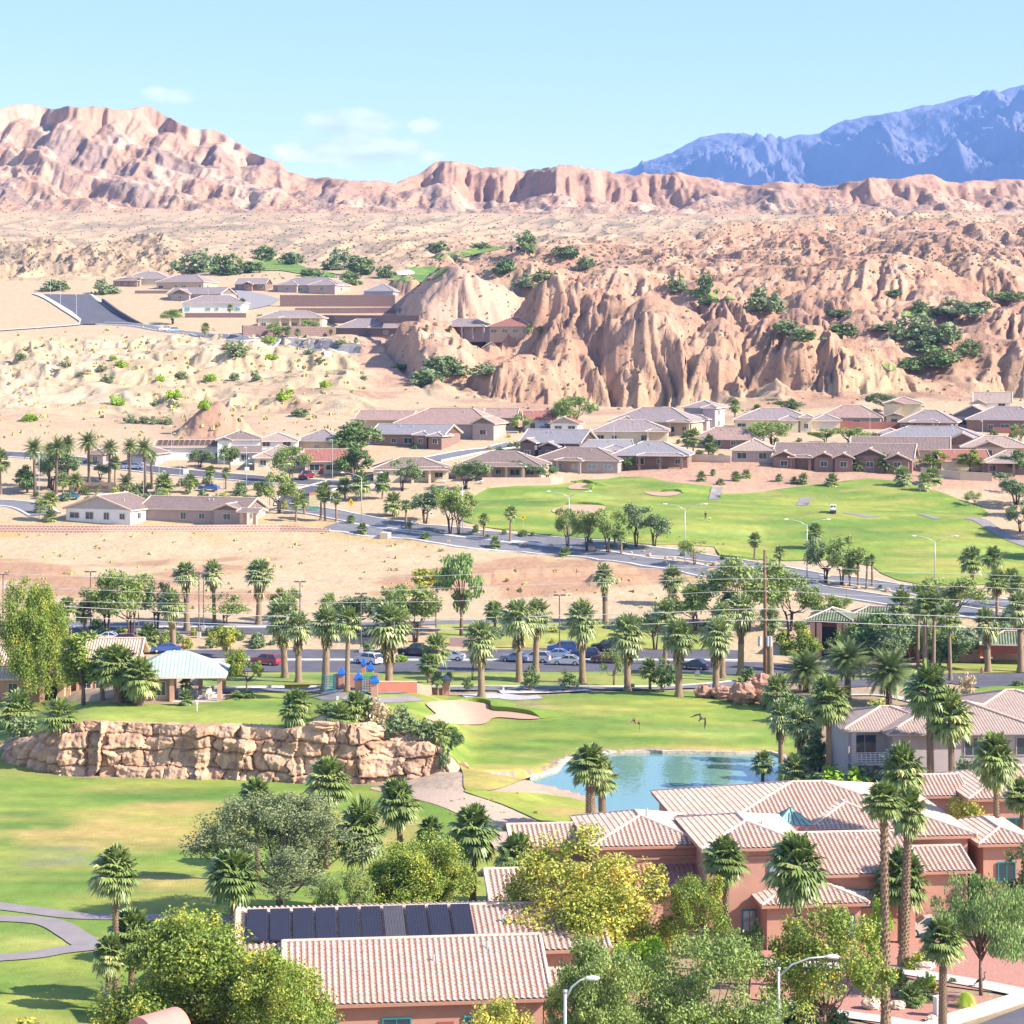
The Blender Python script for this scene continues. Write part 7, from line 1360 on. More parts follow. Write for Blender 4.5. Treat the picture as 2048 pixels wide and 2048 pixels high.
for a in [('fan', 1801, 1316, 1185, 58, 'stout palm of the tall cluster behind the date palms', .4), ('fan', 1836, 1338, 1196, 44, 'slim palm within the tall cluster', .24), ('fan', 1850, 1350, 1188, 52, 'thick textured palm centred in the tall cluster', .36), ('fan', 1867, 1350, 1190, 46, 'straight palm at the cluster centre', .28), ('fan', 1901, 1362, 1210, 58, 'clean pale-trunked palm nearest the roundabout kerb', .26), ('fil', 1976, 1345, 1225, 54, 'dark-skirted palm on the sunny lawn', None), ('fil', 2042, 1345, 1190, 60, 'skirted palm by the shelter at the frame edge', None), ('fan', 1994, 1270, 1140, 54, 'bright green palm before the far road', .28), ('fan', 1945, 1184, 1095, 58, 'large-crowned palm at the fairway edge', .36), ('fan', 1988, 1200, 1096, 46, 'full palm beside the large-crowned one', .3), ('fan', 2022, 1215, 1142, 44, 'dark palm crown in the planting by the far road', .3), ('fan', 2035, 1235, 1150, 40, 'palm crown last in the planting by the far road', .3)]: palm(*a[:6], tr=a[6])
for a in [('N_fan', 1657, 1582, 1365, 88, 'tall single palm before the grey house garden', .28), ('N_fan', 1862, 1592, 1342, 96, 'tallest bright palm before the grey house', .34), ('N_fan', 1904, 1594, 1396, 92, 'palm leaning gently beside the tallest bright palm', .3), ('fil', 1562, 1535, 1408, 60, 'brown-skirted palm at the pond bank, edge of a cluster', .3), ('fil', 1600, 1538, 1418, 64, 'skirted palm with yellow fronds at the pond bank', .3), ('fil', 1627, 1540, 1425, 50, 'skirted palm closing the pond bank cluster', .3), ('fan', 1725, 1548, 1432, 52, 'grey palm by the balcony', .26), ('N_fan', 1752, 1545, 1410, 70, 'pale-crowned palm in front of the balcony', .3), ('fan', 1848, 1530, 1446, 66, 'low-crowned palm at the corner of the grey house', .26), ('bushy', 1555, 1420, 1358, 66, 'bushy palm beside the red boulders', .2), ('bushy', 1525, 1568, 1504, 52, 'dark palm shrub on the pond bank', .2), ('bushy', 1590, 1582, 1516, 66, 'spreading bright palm shrub by the pond', .2), ('fan', 1702, 1560, 1503, 26, 'small lone palm in the grey house garden', .14)]: palm(*a[:6], tr=a[6])
for px, Y, zt, w, lab, tr in [(1181, 213, 1494, 84, 'taller of the two palms standing before the pond', .42), (1207, 216, 1524, 70, 'shorter slanting palm of the two before the pond', .34)]: palm('N_fan', px, HY-(-47.2)*F/Y, zt, w, lab, tr, Y=Y, skirt=False)
for px, Y, zt, w, lab, tr in [(1772, 140, 1568, 84, 'tall skinny palm in the gravel bed beside the pavement', .26), (1806, 158, 1590, 78, 'tall skinny palm rising from the clipped hedge', .30), (1995, 186, 1478, 92, 'slim palm in front of the terracotta neighbour', .24), (2046, 200, 1560, 74, 'palm cut by the frame beside the slim palm', .24), (1815, 176, 1504, 92, 'palm with drooping crown over the long tiled ridge', .26), (1453, 157, 1678, 92, 'palm before the windowless terracotta wall', .22), (1598, 152, 1686, 118, 'palm in front of the teal-framed upper window', .22), (1885, 141, 1840, 92, 'short palm with rough trunk beside the white cabinet', .24), (1805, 166, 1715, 110, 'big pale shrub palm behind the two skinny trunks', .3)]:
    x = (px-CX)/F*Y; palm('N_fan', px, HY-float(hgt(x, Y))*F/Y, zt, w, lab, tr, Y=Y, skirt=('skinny' not in lab and 'shrub' not in lab))
for px, Y, zt, w, lab, tr in [(232, 148, 1702, 98, 'lone tall palm at the fairway edge over the cart path', .2), (262, 149, 1822, 110, 'leafy palm clump at the foot of the tall fairway palm', .2), (215, 146, 1880, 70, 'lowest palm of the clump beside the fence panel', .18), (652, 196, 1522, 92, 'palm behind the grey-green mesquite by the rock face', .22), (515, 190, 1568, 78, 'palm crown peeping over the mesquite', .22), (803, 187, 1566, 92, 'palm with full skirt in front of the dirt slope', .24), (725, 178, 1620, 104, 'dark arching palm behind the ash trees', .24), (945, 176, 1622, 98, 'palm beside the arched gable wing', .24), (868, 186, 1642, 56, 'small palm crown between two larger palms', .2), (470, 158, 1704, 116, 'bright leafy palm before the mesquite trunk', .24), (1040, 172, 1680, 90, 'grey-leaved palm under the arched wing', .2)]:
    x = (px-CX)/F*Y; palm('N_fan', px, HY-float(hgt(x, Y))*F/Y, zt, w, lab, tr, Y=Y, skirt=('skirt' in lab))
for a in [('bushy', 590, 1464, 1392, 62, 'twin-stemmed palm on top of the rock face', .24), ('bushy', 602, 1464, 1384, 46, 'upper head of the palm clump on the rock face', .2), ('bushy', 36, 1452, 1388, 84, 'wide bushy palm at the near corner of the green', .2), ('bushy', 118, 1460, 1402, 70, 'low spreading palm beside the grey shrub', .18), ('N_fan', 238, 1405, 1294, 88, 'big pale palm in front of the clubhouse columns', .45), ('N_fan', 280, 1412, 1322, 78, 'pale palm leaning beside the pavilion', .36), ('fan', 205, 1400, 1300, 50, 'palm half hidden behind the big pale palm', .28), ('bushy', 372, 1412, 1384, 34, 'low palm by the pavilion wall', .15), ('bushy', 373, 1396, 1355, 30, 'small palm under the pavilion eave', .15), ('bushy', 712, 1440, 1388, 60, 'green palm in the shrub bed above the rocks', .18), ('bushy', 680, 1448, 1410, 56, 'low dark palm in the shrub bed above the rocks', .18), ('bushy', 735, 1444, 1402, 44, 'bright palm beside the straw-coloured shrub', .16), ('bushy', 880, 1490, 1448, 44, 'palm at the end of the rock face among trailing shrubs', .16), ('bushy', 1610, 2062, 1990, 80, 'bright palm shrub under the gravel bed tree', .16), ('bushy', 1340, 2110, 2012, 90, 'bright fan palm below the big olive-green trees', .2)]: palm(*a[:6], tr=a[6])
# ------------------------------------------------------------------ trees of the estate, road and car park
for a in [('dense', 720, 908, 112, 62, 'big dark pine-like tree in the estate street'), ('verde', 583, 968, 76, 72, 'palo verde with forked trunk before the cream house'), ('verde', 558, 1027, 80, 78, 'palo verde behind the arched entry'), ('dense', 705, 954, 80, 56, 'dense dark tree beside the red-door house'), ('olive', 805, 982, 66, 66, 'grey-green tree before the window-row house'), ('olive', 850, 1048, 86, 80, 'broad grey-green tree by the blue fence'), ('verde', 900, 1068, 72, 92, 'yellow-green tree with leaning trunk at the road'), ('verde', 917, 1070, 66, 84, 'yellow-green tree beside the twin-arm lamp'), ('olive', 932, 978, 78, 58, 'grey tree before the lit patio'), ('olive', 1050, 955, 60, 36, 'feathery grey tree by the patio house wall'), ('olive', 1095, 962, 40, 36, 'small grey tree at the end of the sandy wall'), ('dense', 1255, 940, 32, 26, 'round dark bush beside the brick patio'), ('verde', 1135, 1096, 58, 76, 'dark-trunked mesquite at the lamp'), ('verde', 1173, 1102, 58, 78, 'mesquite with curved trunk in the median'), ('verde', 1216, 1105, 68, 84, 'yellow-green mesquite third along the median'), ('olive', 1272, 1094, 66, 88, 'large grey mesquite behind the median, multi-stemmed'), ('olive', 1308, 1094, 72, 84, 'large grey mesquite nearest the green'), ('sparse', 1389, 1131, 66, 54, 'sparse yellowish tree under the street lamp'), ('olive', 1651, 1165, 76, 92, 'dark mesquite by the street lamp foot'), ('verde', 1684, 1170, 76, 92, 'spreading mesquite beside the dark one'), ('verde', 1700, 1172, 40, 58, 'small leaning mesquite before the trio of palms'),
          ('verde', 1545, 892, 92, 46, 'round olive tree above the brown gables'), ('verde', 1650, 888, 56, 30, 'pale bush tree behind the gables'), ('verde', 1700, 890, 86, 34, 'spreading green tree behind the long brown roof'), ('ash', 1862, 940, 70, 40, 'round yellowing tree before the brown house end'), ('ash', 1940, 944, 52, 42, 'bright small ash by the slat fence'), ('dense', 2005, 948, 56, 34, 'dark small tree behind the slat fence'), ('dense', 2042, 948, 44, 46, 'dark tree at the frame edge behind the fence'), ('olive', 1932, 899, 66, 22, 'rounded grey-green bush before the orange gable'), ('olive', 2032, 1010, 96, 66, 'feathery pale tree on the bank by the cart path'), ('olive', 2040, 1064, 50, 66, 'thin-trunked tree on the sandy bank'), ('sparse', 1950, 1012, 36, 36, 'small grey tree on the fairway bank'), ('verde', 1150, 862, 92, 66, 'large green tree under the eroded cliffs'), ('verde', 1040, 866, 42, 34, 'green tree beside the small red-roofed house'), ('olive', 1770, 822, 66, 36, 'olive tree beside the yellow two-storey house'), ('olive', 1570, 822, 90, 26, 'low dry tree at the foot of the badlands'), ('verde', 1985, 818, 50, 24, 'green tree below the hillside house'), ('dense', 460, 940, 42, 50, 'dark round tree in front of the white two-storey house'), ('olive', 400, 935, 50, 40, 'grey tree beside the half-built house'), ('olive', 105, 980, 84, 78, 'broad green tree behind the date palms'), ('dense', 55, 985, 60, 50, 'dark green tree behind the end of the date palms'), ('olive', 200, 960, 46, 40, 'grey-green tree behind the entrance lettering'), ('verde', 2040, 890, 40, 40, 'yellow-green tree under the wide brown house')]: tree(*a)
for a in [('verde', 215, 1268, 110, 118, 'tall palo verde with two dark trunks by the drive'), ('verde', 262, 1278, 120, 128, 'largest palo verde behind the pavilion'), ('olive', 313, 1258, 76, 104, 'grey palo verde thinning beside the tall palm'), ('sparse', 450, 1252, 94, 66, 'sparse palo verde on the sandy verge'), ('verde', 570, 1240, 56, 62, 'green tree behind the leaning palms'), ('olive', 715, 1262, 110, 74, 'feathery green tree behind the white hatchback'), ('verde', 830, 1284, 128, 108, 'palo verde with gnarled trunk by the pickup'), ('gold', 852, 1190, 80, 50, 'yellow-flowering tree beside the willow'), ('willow', 922, 1272, 96, 158, 'tall narrow willow by the lamp post'), ('verde', 790, 1266, 90, 90, 'green tree beside the gnarled palo verde'), ('gold', 455, 1318, 62, 62, 'small golden tree beside the green metal roof'), ('ash', 493, 1388, 58, 92, 'slender ash behind the pavilion corner'), ('ash', 465, 1362, 46, 66, 'thin dark ash behind the pavilion'), ('olive', 1310, 1300, 90, 108, 'green tree beside the grass strip palms'), ('verde', 1495, 1262, 150, 140, 'huge spreading mesquite behind the utility pole'), ('verde', 1580, 1262, 120, 112, 'huge mesquite leaning to the road'), ('olive', 1430, 1250, 110, 92, 'dusty mesquite at the road bank'), ('ash', 1590, 1342, 84, 92, 'yellowing ash before the red clubhouse'), ('verde', 1680, 1246, 60, 50, 'green tree over the clubhouse tower'), ('sparse', 1684, 1318, 66, 76, 'thin acacia leaning at the entrance tower'), ('dense', 1765, 1325, 84, 96, 'dark round tree beside the entrance tower'), ('olive', 1815, 1320, 76, 100, 'tree behind the stout cluster palm'), ('verde', 1905, 1250, 130, 90, 'broad mesquite at the far road'), ('olive', 1945, 1325, 84, 72, 'dark olive tree beside the garden wall'), ('dense', 2030, 1275, 60, 60, 'dark tree behind the green-tiled shelter'), ('sparse', 1228, 1372, 46, 92, 'bare-trunked sapling in the grass strip'), ('sparse', 945, 1362, 44, 84, 'staked sapling beside the bunker palm'), ('gold', 1895, 1335, 40, 70, 'yellowing tree in the tall palm cluster'), ('topiary', 1061, 1384, 40, 40, 'clipped round tree by the twin palms'), ('topiary', 1137, 1385, 38, 36, 'clipped round tree beside the small white sign'), ('topiary', 936, 1384, 24, 24, 'small clipped tree near the bunker palm'), ('topiary', 1325, 1386, 56, 54, 'dark clipped shrub tree beside the round palm'), ('bush', 1495, 1366, 36, 34, 'round dark bush before the red boulders'),
          ('N_ash', 55, 1412, 150, 250, 'large airy ash in front of the clubhouse'), ('column', 167, 1412, 86, 150, 'upright dense ash before the clubhouse wing'), ('dense', 90, 1400, 50, 46, 'dark palm-like shrub under the large ash'), ('bush', 262, 1405, 36, 36, 'round shrub by the pavilion wall'), ('bush', 300, 1400, 40, 50, 'bright shrub at the pavilion corner')]: tree(*a)
for a in [('bush', 196, 1258, 32, 26, 'square dark hedge by the road'), ('bush', 206, 1278, 34, 20, 'round bush in the gravel island'), ('bush', 420, 1296, 26, 22, 'round bush beside the golden tree'), ('yellow', 333, 1298, 34, 26, 'yellow bush beside the blue car'), ('bush', 240, 1272, 26, 18, 'small bush at the palo verde foot'), ('bush', 480, 1280, 22, 24, 'upright bush behind the golden tree'), ('bush', 735, 1302, 26, 20, 'green bush behind the white hatchback'), ('lime', 803, 1325, 24, 16, 'lime bush in front of the pickup'), ('bush', 484, 1398, 54, 20, 'low dark hedge beside the pavilion slab'), ('shrub', 800, 1460, 66, 50, 'grey shrub on the shoulder of the rock face'), ('straw', 772, 1454, 80, 64, 'straw-coloured shrub on top of the rocks'), ('shrub', 845, 1478, 54, 44, 'grey-green shrub above the rock end'), ('shrub', 770, 1490, 50, 54, 'trailing shrub spilling over the rock face'), ('dense', 902, 1498, 54, 44, 'dark green shrub tree crowning the rock end'), ('shrub', 890, 1540, 26, 62, 'hanging vine on the rock end'), ('bush', 660, 1430, 60, 28, 'dark shrub behind the rock-top palms'), ('shrub', 45, 1476, 66, 50, 'grey shrub at the near end of the green'), ('shrub', 1500, 1440, 40, 30, 'shrub behind the boulders') if False else ('bush', 1630, 1440, 50, 40, 'dark shrub before the date palms'), ('bush', 1575, 1442, 60, 44, 'shrub mass beside the bushy palm'), ('yellow', 1660, 1448, 36, 30, 'dry yellow shrub under the date palms'), ('bush', 2035, 1372, 26, 14, 'clipped oval shrub on the lawn'), ('shrub', 1985, 1412, 34, 16, 'dark low shrub at the lawn edge'), ('straw', 1935, 1390, 40, 52, 'pampas grass plume behind the palms'), ('lime', 1690, 1590, 110, 60, 'bright bush in the pond-side garden'), ('shrub', 1730, 1582, 80, 56, 'dull olive bush before the grey house'), ('dense', 1700, 1530, 70, 90, 'dark tree in the shade of the grey house'), ('bush', 1640, 1590, 70, 50, 'leafy shrub at the foot of the single palm'), ('bush', 1902, 1316, 24, 18, 'bush before the garden wall'), ('bush', 1925, 1318, 24, 22, 'spiky bush before the garden wall')]: tree(*a, cat='shrub')
for px, py, w, h in [(952, 1066, 17, 18), (1008, 1070, 12, 12), (1046, 1073, 22, 16), (1065, 1073, 13, 10), (1250, 1096, 13, 13), (1365, 1113, 12, 12), (1446, 1120, 15, 12), (818, 1058, 12, 18), (975, 1075, 12, 8), (1180, 1086, 12, 10), (1222, 1095, 12, 10)]: tree('bush', px, py, w, h, 'small round dark bush on the verge of the golf course', 'shrub', 'round bushes on the verge')
GB = 'desert bushes on the pale flats'
for px, py, w, h in [(40, 719, 26, 15), (225, 720, 20, 11), (243, 734, 26, 15), (214, 764, 32, 18), (234, 811, 36, 24), (348, 798, 34, 22), (411, 818, 28, 18), (260, 846, 30, 20), (286, 847, 26, 16), (310, 848, 30, 17), (335, 848, 26, 16), (60, 842, 36, 18), (321, 763, 20, 14), (364, 757, 26, 16), (420, 761, 28, 14), (476, 712, 50, 34), (460, 697, 30, 18), (570, 799, 40, 24), (543, 719, 26, 14), (651, 775, 26, 15), (602, 832, 42, 16), (512, 760, 26, 22), (408, 818, 24, 22), (640, 724, 24, 12), (728, 760, 16, 10), (130, 733, 28, 14), (205, 742, 26, 14), (160, 752, 18, 10), (350, 815, 24, 14), (310, 812, 26, 12), (470, 762, 24, 18), (620, 707, 24, 12), (680, 688, 30, 10), (540, 686, 30, 16)]: tree('shrub' if px % 3 else 'lime', px, py, w, h, 'grey-green desert bush on the pale flats below the far road', 'shrub', GB)
GF2 = 'dark trees of the far golf hollows'
for px, py, w, h in [(111, 582, 46, 22), (210, 588, 46, 28), (390, 546, 70, 44), (450, 550, 58, 46), (502, 546, 50, 22), (535, 523, 52, 32), (580, 530, 44, 26), (622, 552, 36, 18), (672, 540, 50, 44), (720, 550, 62, 36), (695, 570, 44, 28), (772, 556, 34, 28), (640, 560, 30, 16), (875, 506, 38, 22), (1047, 505, 42, 42), (1128, 514, 50, 24), (1170, 540, 36, 26), (1011, 550, 46, 30), (1055, 574, 56, 26), (1090, 560, 40, 22), (960, 497, 34, 12), (875, 748, 60, 36), (912, 750, 44, 30), (972, 750, 52, 24), (850, 770, 60, 30), (800, 738, 26, 12), (898, 742, 44, 28), (1354, 584, 36, 36), (1414, 589, 36, 42), (1530, 624, 62, 48), (1576, 668, 48, 28), (1678, 633, 44, 16), (1684, 676, 62, 28), (1615, 682, 54, 24), (1770, 660, 50, 18), (1828, 680, 76, 56), (1886, 688, 58, 42), (1845, 702, 54, 30), (1874, 735, 80, 46), (1818, 745, 56, 28), (1912, 632, 80, 34), (1842, 622, 34, 20), (2022, 602, 54, 22), (1790, 594, 36, 14), (1932, 710, 50, 30), (1420, 610, 40, 18), (1960, 622, 60, 18)]: tree('bush' if (px*7+py) % 3 else 'shrub', px, py, w*1.1, h*1.05, 'dark rounded tree growing in the hollows of the far badlands', 'tree', GF2, 'tree')
for px, py, top in [(410, 672, 648), (557, 676, 655), (576, 675, 655), (596, 678, 658), (662, 672, 659), (712, 690, 676), (520, 655, 630), (460, 628, 610), (485, 622, 598), (854, 664, 650), (900, 665, 652), (985, 668, 655), (1058, 668, 650), (1080, 668, 652), (953, 668, 662)]: palm('bushy' if py-top < 16 else 'fan', px, py, top, max(10, (py-top)*.75), 'small palm in a garden of the far hill houses', group='garden palms of the far hill')
for px, py, w, h in [(550, 678, 52, 44), (346, 648, 52, 40), (612, 670, 44, 40)]: tree('verde', px, py, w, h*.7, 'green palo verde beside the far retaining wall', 'tree', 'palo verdes of the far hill')
# ------------------------------------------------------------------ rocks, bins, small things of the middle ground
RR_ = mat('red_boulder', (.46, .27, .19), .95, .3, .9, .08, 3, col2=(.31, .16, .115))
for a in [(1408, 1396, 40, 26, 'low red boulder at the end of the boulder wall'), (1450, 1398, 60, 26, 'long red boulder behind the palm trunk'), (1486, 1408, 58, 44, 'upright red boulder in the middle of the boulder wall'), (1522, 1402, 60, 56, 'tallest red boulder beneath the utility pole'), (1535, 1412, 40, 30, 'red boulder beside the bushy palm'), (1470, 1404, 34, 20, 'small red boulder at the grass edge')]: rock(*a, RR_, 'red boulders by the green')
for px, py, w in [(1183, 1103, 15), (1222, 1106, 8), (1262, 1108, 8), (1298, 1114, 11), (1332, 1118, 8), (1347, 1121, 7), (1430, 1131, 12), (1051, 1091, 9), (1102, 1094, 9), (870, 1063, 7), (880, 1066, 7), (815, 1060, 6), (1004, 1082, 6), (1634, 1166, 8), (1690, 1172, 8), (1657, 1170, 6), (1716, 1178, 10), (1775, 1184, 12)]: rock(px, py, w, w*.75, 'tan boulder placed along the road median', None, 'boulders along the road median')
rosette('agave', 1855, 1172, 16, 12, 'blue agave at the golf edge below the street lamp', leaf='fanpale', n=30)
rock(1395, 1354, 12, 14, 'white painted stone block in the grass under the palms', mat('white_stone', (.62, .6, .57), .8, .1)); rock(1964, 1348, 7, 14, 'small brown post stone on the lawn', mat('brown_stone', (.34, .2, .13), .9))
for px, py, lab in [(1263, 1376, 'black equipment box at the foot of the skirted palm'), (703, 1383, 'dark bin at the foot of the clean-trunked palm')]: wall_run([(px-4, py), (px+4, py)], 8, .6, BLK, lab, 'box', 'equipment_box', down=.2)
sign(1120, 1382, 1360, 'white birdhouse-like marker on a dark post beside the clipped trees', 7, 8, WHITE, name='marker_post')
wall_run([(46, 1391), (64, 1392)], 5, .5, WHITE, 'white garden bench under the large ash', 'bench', 'bench', down=.3)
for px, py in [(700, 586), (790, 556)]: pass

rnd_ = random.Random(11)
for i in range(95):
    px, py = rnd_.uniform(640, 2040), rnd_.uniform(868, 945)
    if px < 1000 and py > 900: px += 320
    if 930 < px < 1330 and py > 930: py -= 40
    if px > 1330 and py > 922: py = 915
    k = rnd_.choice(['bush', 'shrub', 'yellow', 'bush']); w = rnd_.uniform(10, 22); tree(k, px, py, w, w*.75, 'small rounded garden bush among the estate houses', 'shrub', 'garden bushes of the estate')
for i in range(70):
    px, py = rnd_.uniform(640, 1500), rnd_.choice([1258, 1268, 1275, 1290])+rnd_.uniform(-4, 4)
    if rnd_.random() < .55: px, py = rnd_.uniform(60, 560), rnd_.uniform(1268, 1298)
    k = rnd_.choice(['bush', 'shrub', 'yellow', 'shrub']); w = rnd_.uniform(14, 30); tree(k, px, py, w, w*.72, 'low rounded bush in the planting strips of the car park', 'shrub', 'bushes of the car park strips')
for i in range(40):
    px = rnd_.uniform(60, 640); py = rnd_.uniform(960, 1010) if px < 560 else rnd_.uniform(985, 1020)
    k = rnd_.choice(['bush', 'shrub', 'shrub', 'yellow']); w = rnd_.uniform(14, 30); tree(k, px, py, w, w*.75, 'low shrub in the planting around the estate entrance', 'shrub', 'shrubs around the estate entrance')
for px, py, w, h, k, lab in [(1010, 1266, 60, 50, 'sparse', 'small feathery tree behind the grass strip'), (660, 1262, 70, 70, 'verde', 'palo verde behind the middle palms'), (1390, 1262, 90, 90, 'verde', 'mesquite before the rubble bank'), (1640, 1250, 70, 60, 'verde', 'green mesquite above the red clubhouse roof'), (1725, 1310, 60, 70, 'verde', 'tree at the side of the entrance tower'), (1640, 1335, 70, 60, 'ash', 'yellow-green tree by the entrance steps'), (1735, 1330, 96, 90, 'dense', 'broad dark tree before the green tiles'), (1790, 1335, 90, 84, 'olive', 'grey tree before the clubhouse wing'), (1880, 1335, 80, 70, 'dense', 'dark tree behind the pale-trunked palm'), (1855, 1325, 90, 80, 'ash', 'yellow-green tree in the tall palm cluster'), (1990, 1310, 70, 66, 'olive', 'olive tree behind the lawn palms'), (40, 1300, 90, 70, 'dense', 'dark tree behind the clubhouse'), (110, 1290, 70, 60, 'verde', 'green tree by the drive behind the clubhouse'), (1590, 1425, 70, 40, 'bush', 'dark understorey shrub by the date palms'), (1760, 1425, 60, 30, 'yellow', 'dry shrub under the arching date palm'), (1680, 1420, 50, 30, 'shrub', 'grey shrub under the ragged date palm'), (1640, 1545, 90, 70, 'dense', 'dark shrub mass behind the single tall palm'), (1830, 1590, 70, 60, 'bush', 'dark shrub at the grey house corner')]: tree(k, px, py, w, h, lab, 'tree' if k in KIND and KIND[k][0] > 3 else 'shrub')

for px, py, w, h, lab in [(2085, 985, 80, 80, 'tree just past the frame edge above the cart path'), (2100, 1030, 90, 100, 'taller tree past the frame edge beside the cart path'), (2110, 1075, 90, 110, 'tree past the frame edge shading the lower fairway'), (2150, 1005, 90, 110, 'tree further past the frame edge by the bank'), (2140, 1120, 90, 120, 'tree past the frame edge near the road')]: tree('olive', px, py, w, h, lab)
# ------------------------------------------------------------------ trees and gardens nearest the camera
def near_tree(kind, px, Y, w, top, label, cat='tree'):
    x = (px-CX)/F*Y; py = HY-float(hgt(x, Y))*F/Y; return tree(kind, px, py, w, py-top, label, cat, None, 'tree' if cat == 'tree' else None, Y=Y)
for a in [('N_ash', 400, 131, 430, 1822, 'largest yellow-green ash beside the cart path'), ('N_ash', 580, 127, 310, 1892, 'yellow-green ash overlapping the solar-roofed villa'), ('N_oak', 560, 174, 375, 1580, 'big grey-green mesquite in front of the rock face'), ('N_ash', 850, 166, 262, 1664, 'yellowing ash standing behind the solar roof ridge'), ('N_verde', 695, 160, 130, 1722, 'feathery pale green tree just behind the solar panels'), ('N_gold', 1178, 152, 400, 1660, 'golden autumn tree before the large terracotta villa'), ('N_lime', 1282, 145, 140, 1826, 'bright lime tree between the golden tree and olive trees'), ('N_thin', 1395, 151, 165, 1738, 'thin airy tree against the terracotta wall'), ('N_verde', 1220, 126, 260, 1868, 'olive-green feathery tree behind the lower street lamp'), ('N_verde', 1410, 128, 320, 1848, 'largest olive-green feathery tree at the lower frame edge'), ('N_gold', 975, 118, 245, 1972, 'yellow-green treetop below the lower tiled roof'), ('N_thin', 1650, 134, 285, 1800, 'open-branched ash in the red gravel garden'), ('N_willow', 1962, 150, 205, 1742, 'pale drooping willow acacia beside the beige car'), ('N_bamboo', 1908, 187, 165, 1580, 'tall yellow-green tree behind the twin skinny palms'), ('N_dense', 2075, 168, 150, 1650, 'dark glossy tree cut by the frame beside the lawn'), ('N_dense', 1968, 216, 115, 1466, 'dark green tree in front of the grey house window'), ('N_dense', 1500, 152, 72, 1822, 'small dark tree by the lower teal window'), ('N_lime', 1890, 160, 90, 1790, 'small bushy tree in the driveway bed') if False else ('N_lime', 1760, 159, 60, 1800, 'bright shrub tree by the villa corner'), ('N_verde', 1140, 133, 110, 1930, 'shadowy tree between the lower roof and the lamp'), ('N_thin', 1560, 196, 60, 1640, 'wispy tree behind the long tiled roof') if False else ('N_dense', 1010, 170, 70, 1700, 'dark shrub tree beneath the arched wing')]: near_tree(*a)
for a in [('bush', 1668, 2052, 70, 40, 'dark green shrub at the foot of the open-branched ash'), ('lime', 1752, 1888, 46, 24, 'bright lime clipped hedge by the villa corner'), ('lime', 1752, 1902, 50, 18, 'lower lime hedge in front of the bright hedge'), ('yellow', 1826, 1938, 62, 44, 'rust and green clipped hedge round the skinny palm foot'), ('bush', 1845, 1928, 40, 36, 'dark green hedge behind the rust hedge'), ('bush', 1795, 1950, 20, 18, 'round little bush at the pavement edge'), ('yellow', 1868, 2002, 30, 34, 'rusty yellow bush behind the white cabinet'), ('yellow', 1890, 2030, 20, 26, 'small yellow bush beside the white cabinet'), ('lime', 1858, 1978, 26, 36, 'small lime bush by the short rough palm'), ('yellow', 55, 2075, 110, 50, 'yellow-tipped bush in the lower corner'), ('yellow', 190, 2080, 60, 40, 'little yellow-tipped bush near the gateway'), ('bush', 1905, 1968, 18, 14, 'small dark bush on the pavement edge'), ('shrub', 1640, 1958, 60, 36, 'olive shrub in the gravel under the ash'), ('bush', 2040, 1905, 60, 36, 'dark hedge in the shade by the driveway'), ('bush', 1570, 2050, 90, 60, 'leafy shrub beside the lamp post foot')]: tree(*a, cat='shrub')
rosette('ornamental_grass', 1931, 2016, 64, 58, 'round clump of bright ornamental grass on the red gravel', leaf='grassy', n=420, droop=.45, thin=.03)
for a in [(1800, 1978, 54, 34, 'palm-like cycad nearest the boulders'), (1824, 2000, 50, 34, 'green cycad with dark stems in the gravel bed'), (1843, 1990, 44, 32, 'cycad beside the short rough palm')]: palm('bushy', a[0], a[1]+14, a[1]-a[3]+6, a[2], a[4], .09, name='cycad')
PALER = mat('pale_boulder', (.58, .47, .36), .95, .15, 1.5, .05, 4)
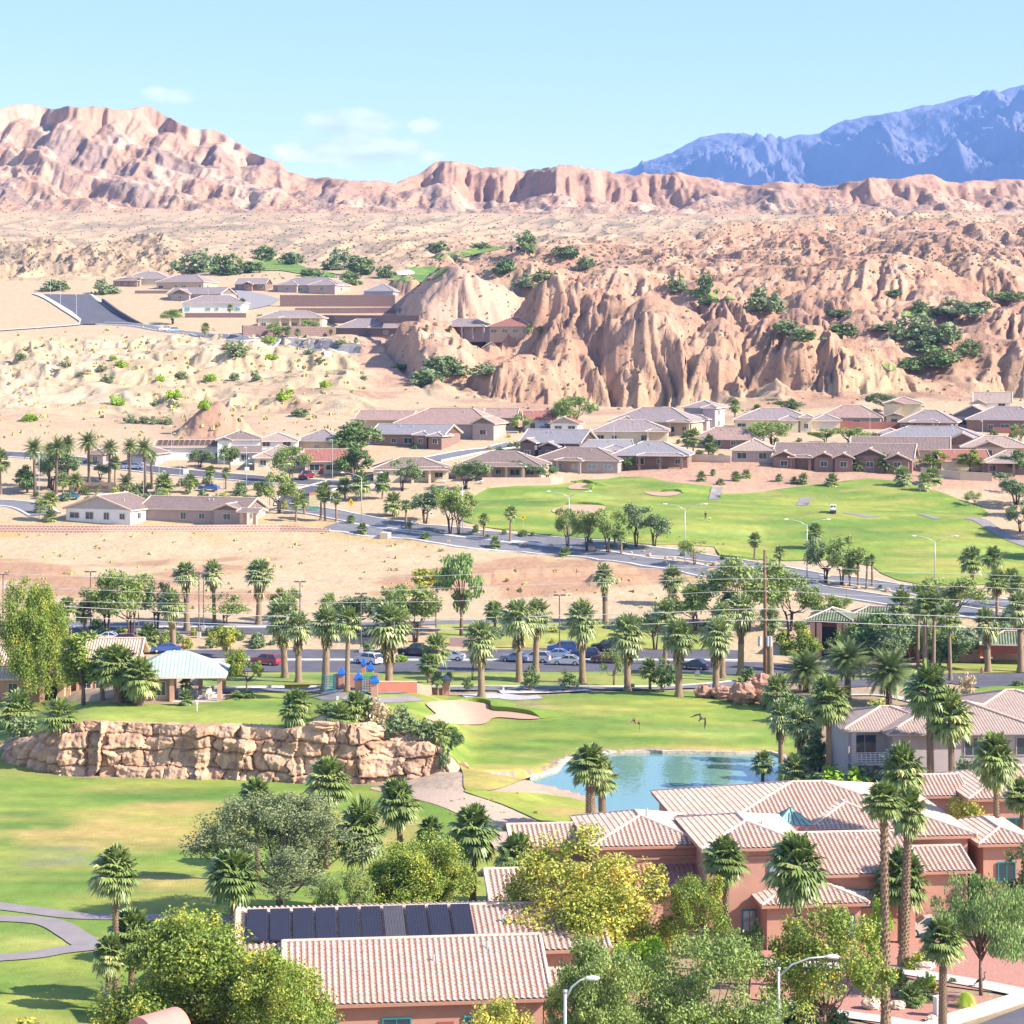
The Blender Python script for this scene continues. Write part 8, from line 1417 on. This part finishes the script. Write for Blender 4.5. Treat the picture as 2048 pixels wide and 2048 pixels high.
for a in [(1741, 2020, 40, 26, 'larger pale boulder in the red gravel bed'), (1795, 2020, 36, 20, 'flat pale boulder beside the larger one'), (1850, 1942, 40, 20, 'pale boulder on the gravel by the rust hedge'), (1792, 1994, 20, 18, 'small pale boulder at the skinny palm foot'), (1862, 2044, 24, 14, 'small white rock at the cabinet foot')]: rock(*a, PALER, 'pale boulders in the front gardens')
g_ = G(1877, 2034); e = empty('utility_cabinet', g_, 'white metal utility cabinet by the street corner', 'utility cabinet', R(25)); mb = MB(); mb.box(-.27, .27, -.22, .22, -.1, 1.3); mb.obj('cabinet_body', WHITE, e); mb = MB(); mb.box(-.3, .3, -.25, .25, 1.3, 1.35); mb.obj('lid', WHITE, e); mb = MB(); mb.box(-.22, .22, -.235, -.222, .1, 1.2); mb.obj('door', mat('cabinet_door', (.66, .65, .62), .6), e)
# heron statue on the pavement
g_ = G(1962, 1977); g_.z += .05; HM = mat('heron_dark', (.045, .04, .05), .7, .2, 5); mb = MB()
mb.tube([(-.42, 0, .5), (-.25, 0, .56), (0, 0, .62), (.2, 0, .66), (.28, 0, .74)], [.02, .11, .15, .11, .05], 9); mb.tube([(.24, 0, .70), (.34, 0, .86), (.27, 0, 1.02), (.26, 0, 1.16), (.36, 0, 1.22)], [.06, .04, .035, .035, .045], 7); mb.tube([(.36, 0, 1.22), (.52, 0, 1.19)], [.03, .005], 5)
mb.tube([(.02, .05, .55), (.06, .05, .28), (.0, .05, 0)], [.025, .015, .015], 5); mb.tube([(.04, -.05, .55), (.0, -.05, .28), (.06, -.05, 0)], [.025, .015, .015], 5); mb.tube([(-.3, 0, .5), (-.5, 0, .36), (-.6, .0, .25)], [.06, .04, .01], 6)
o = mb.obj('heron', HM, None, True); o.location = g_; o.rotation_euler.z = R(10); o.scale = (.85,)*3; tag(o, 'dark standing heron with curved neck on the pale pavement', 'bird')
mb = MB(); mb.tube([(0, 0, -.1), (0, 0, .8)], .04, 6); o = mb.obj('bollard', BLK); o.location = G(1870, 1975); tag(o, 'thin black marker post beside the short rough palm', 'post')
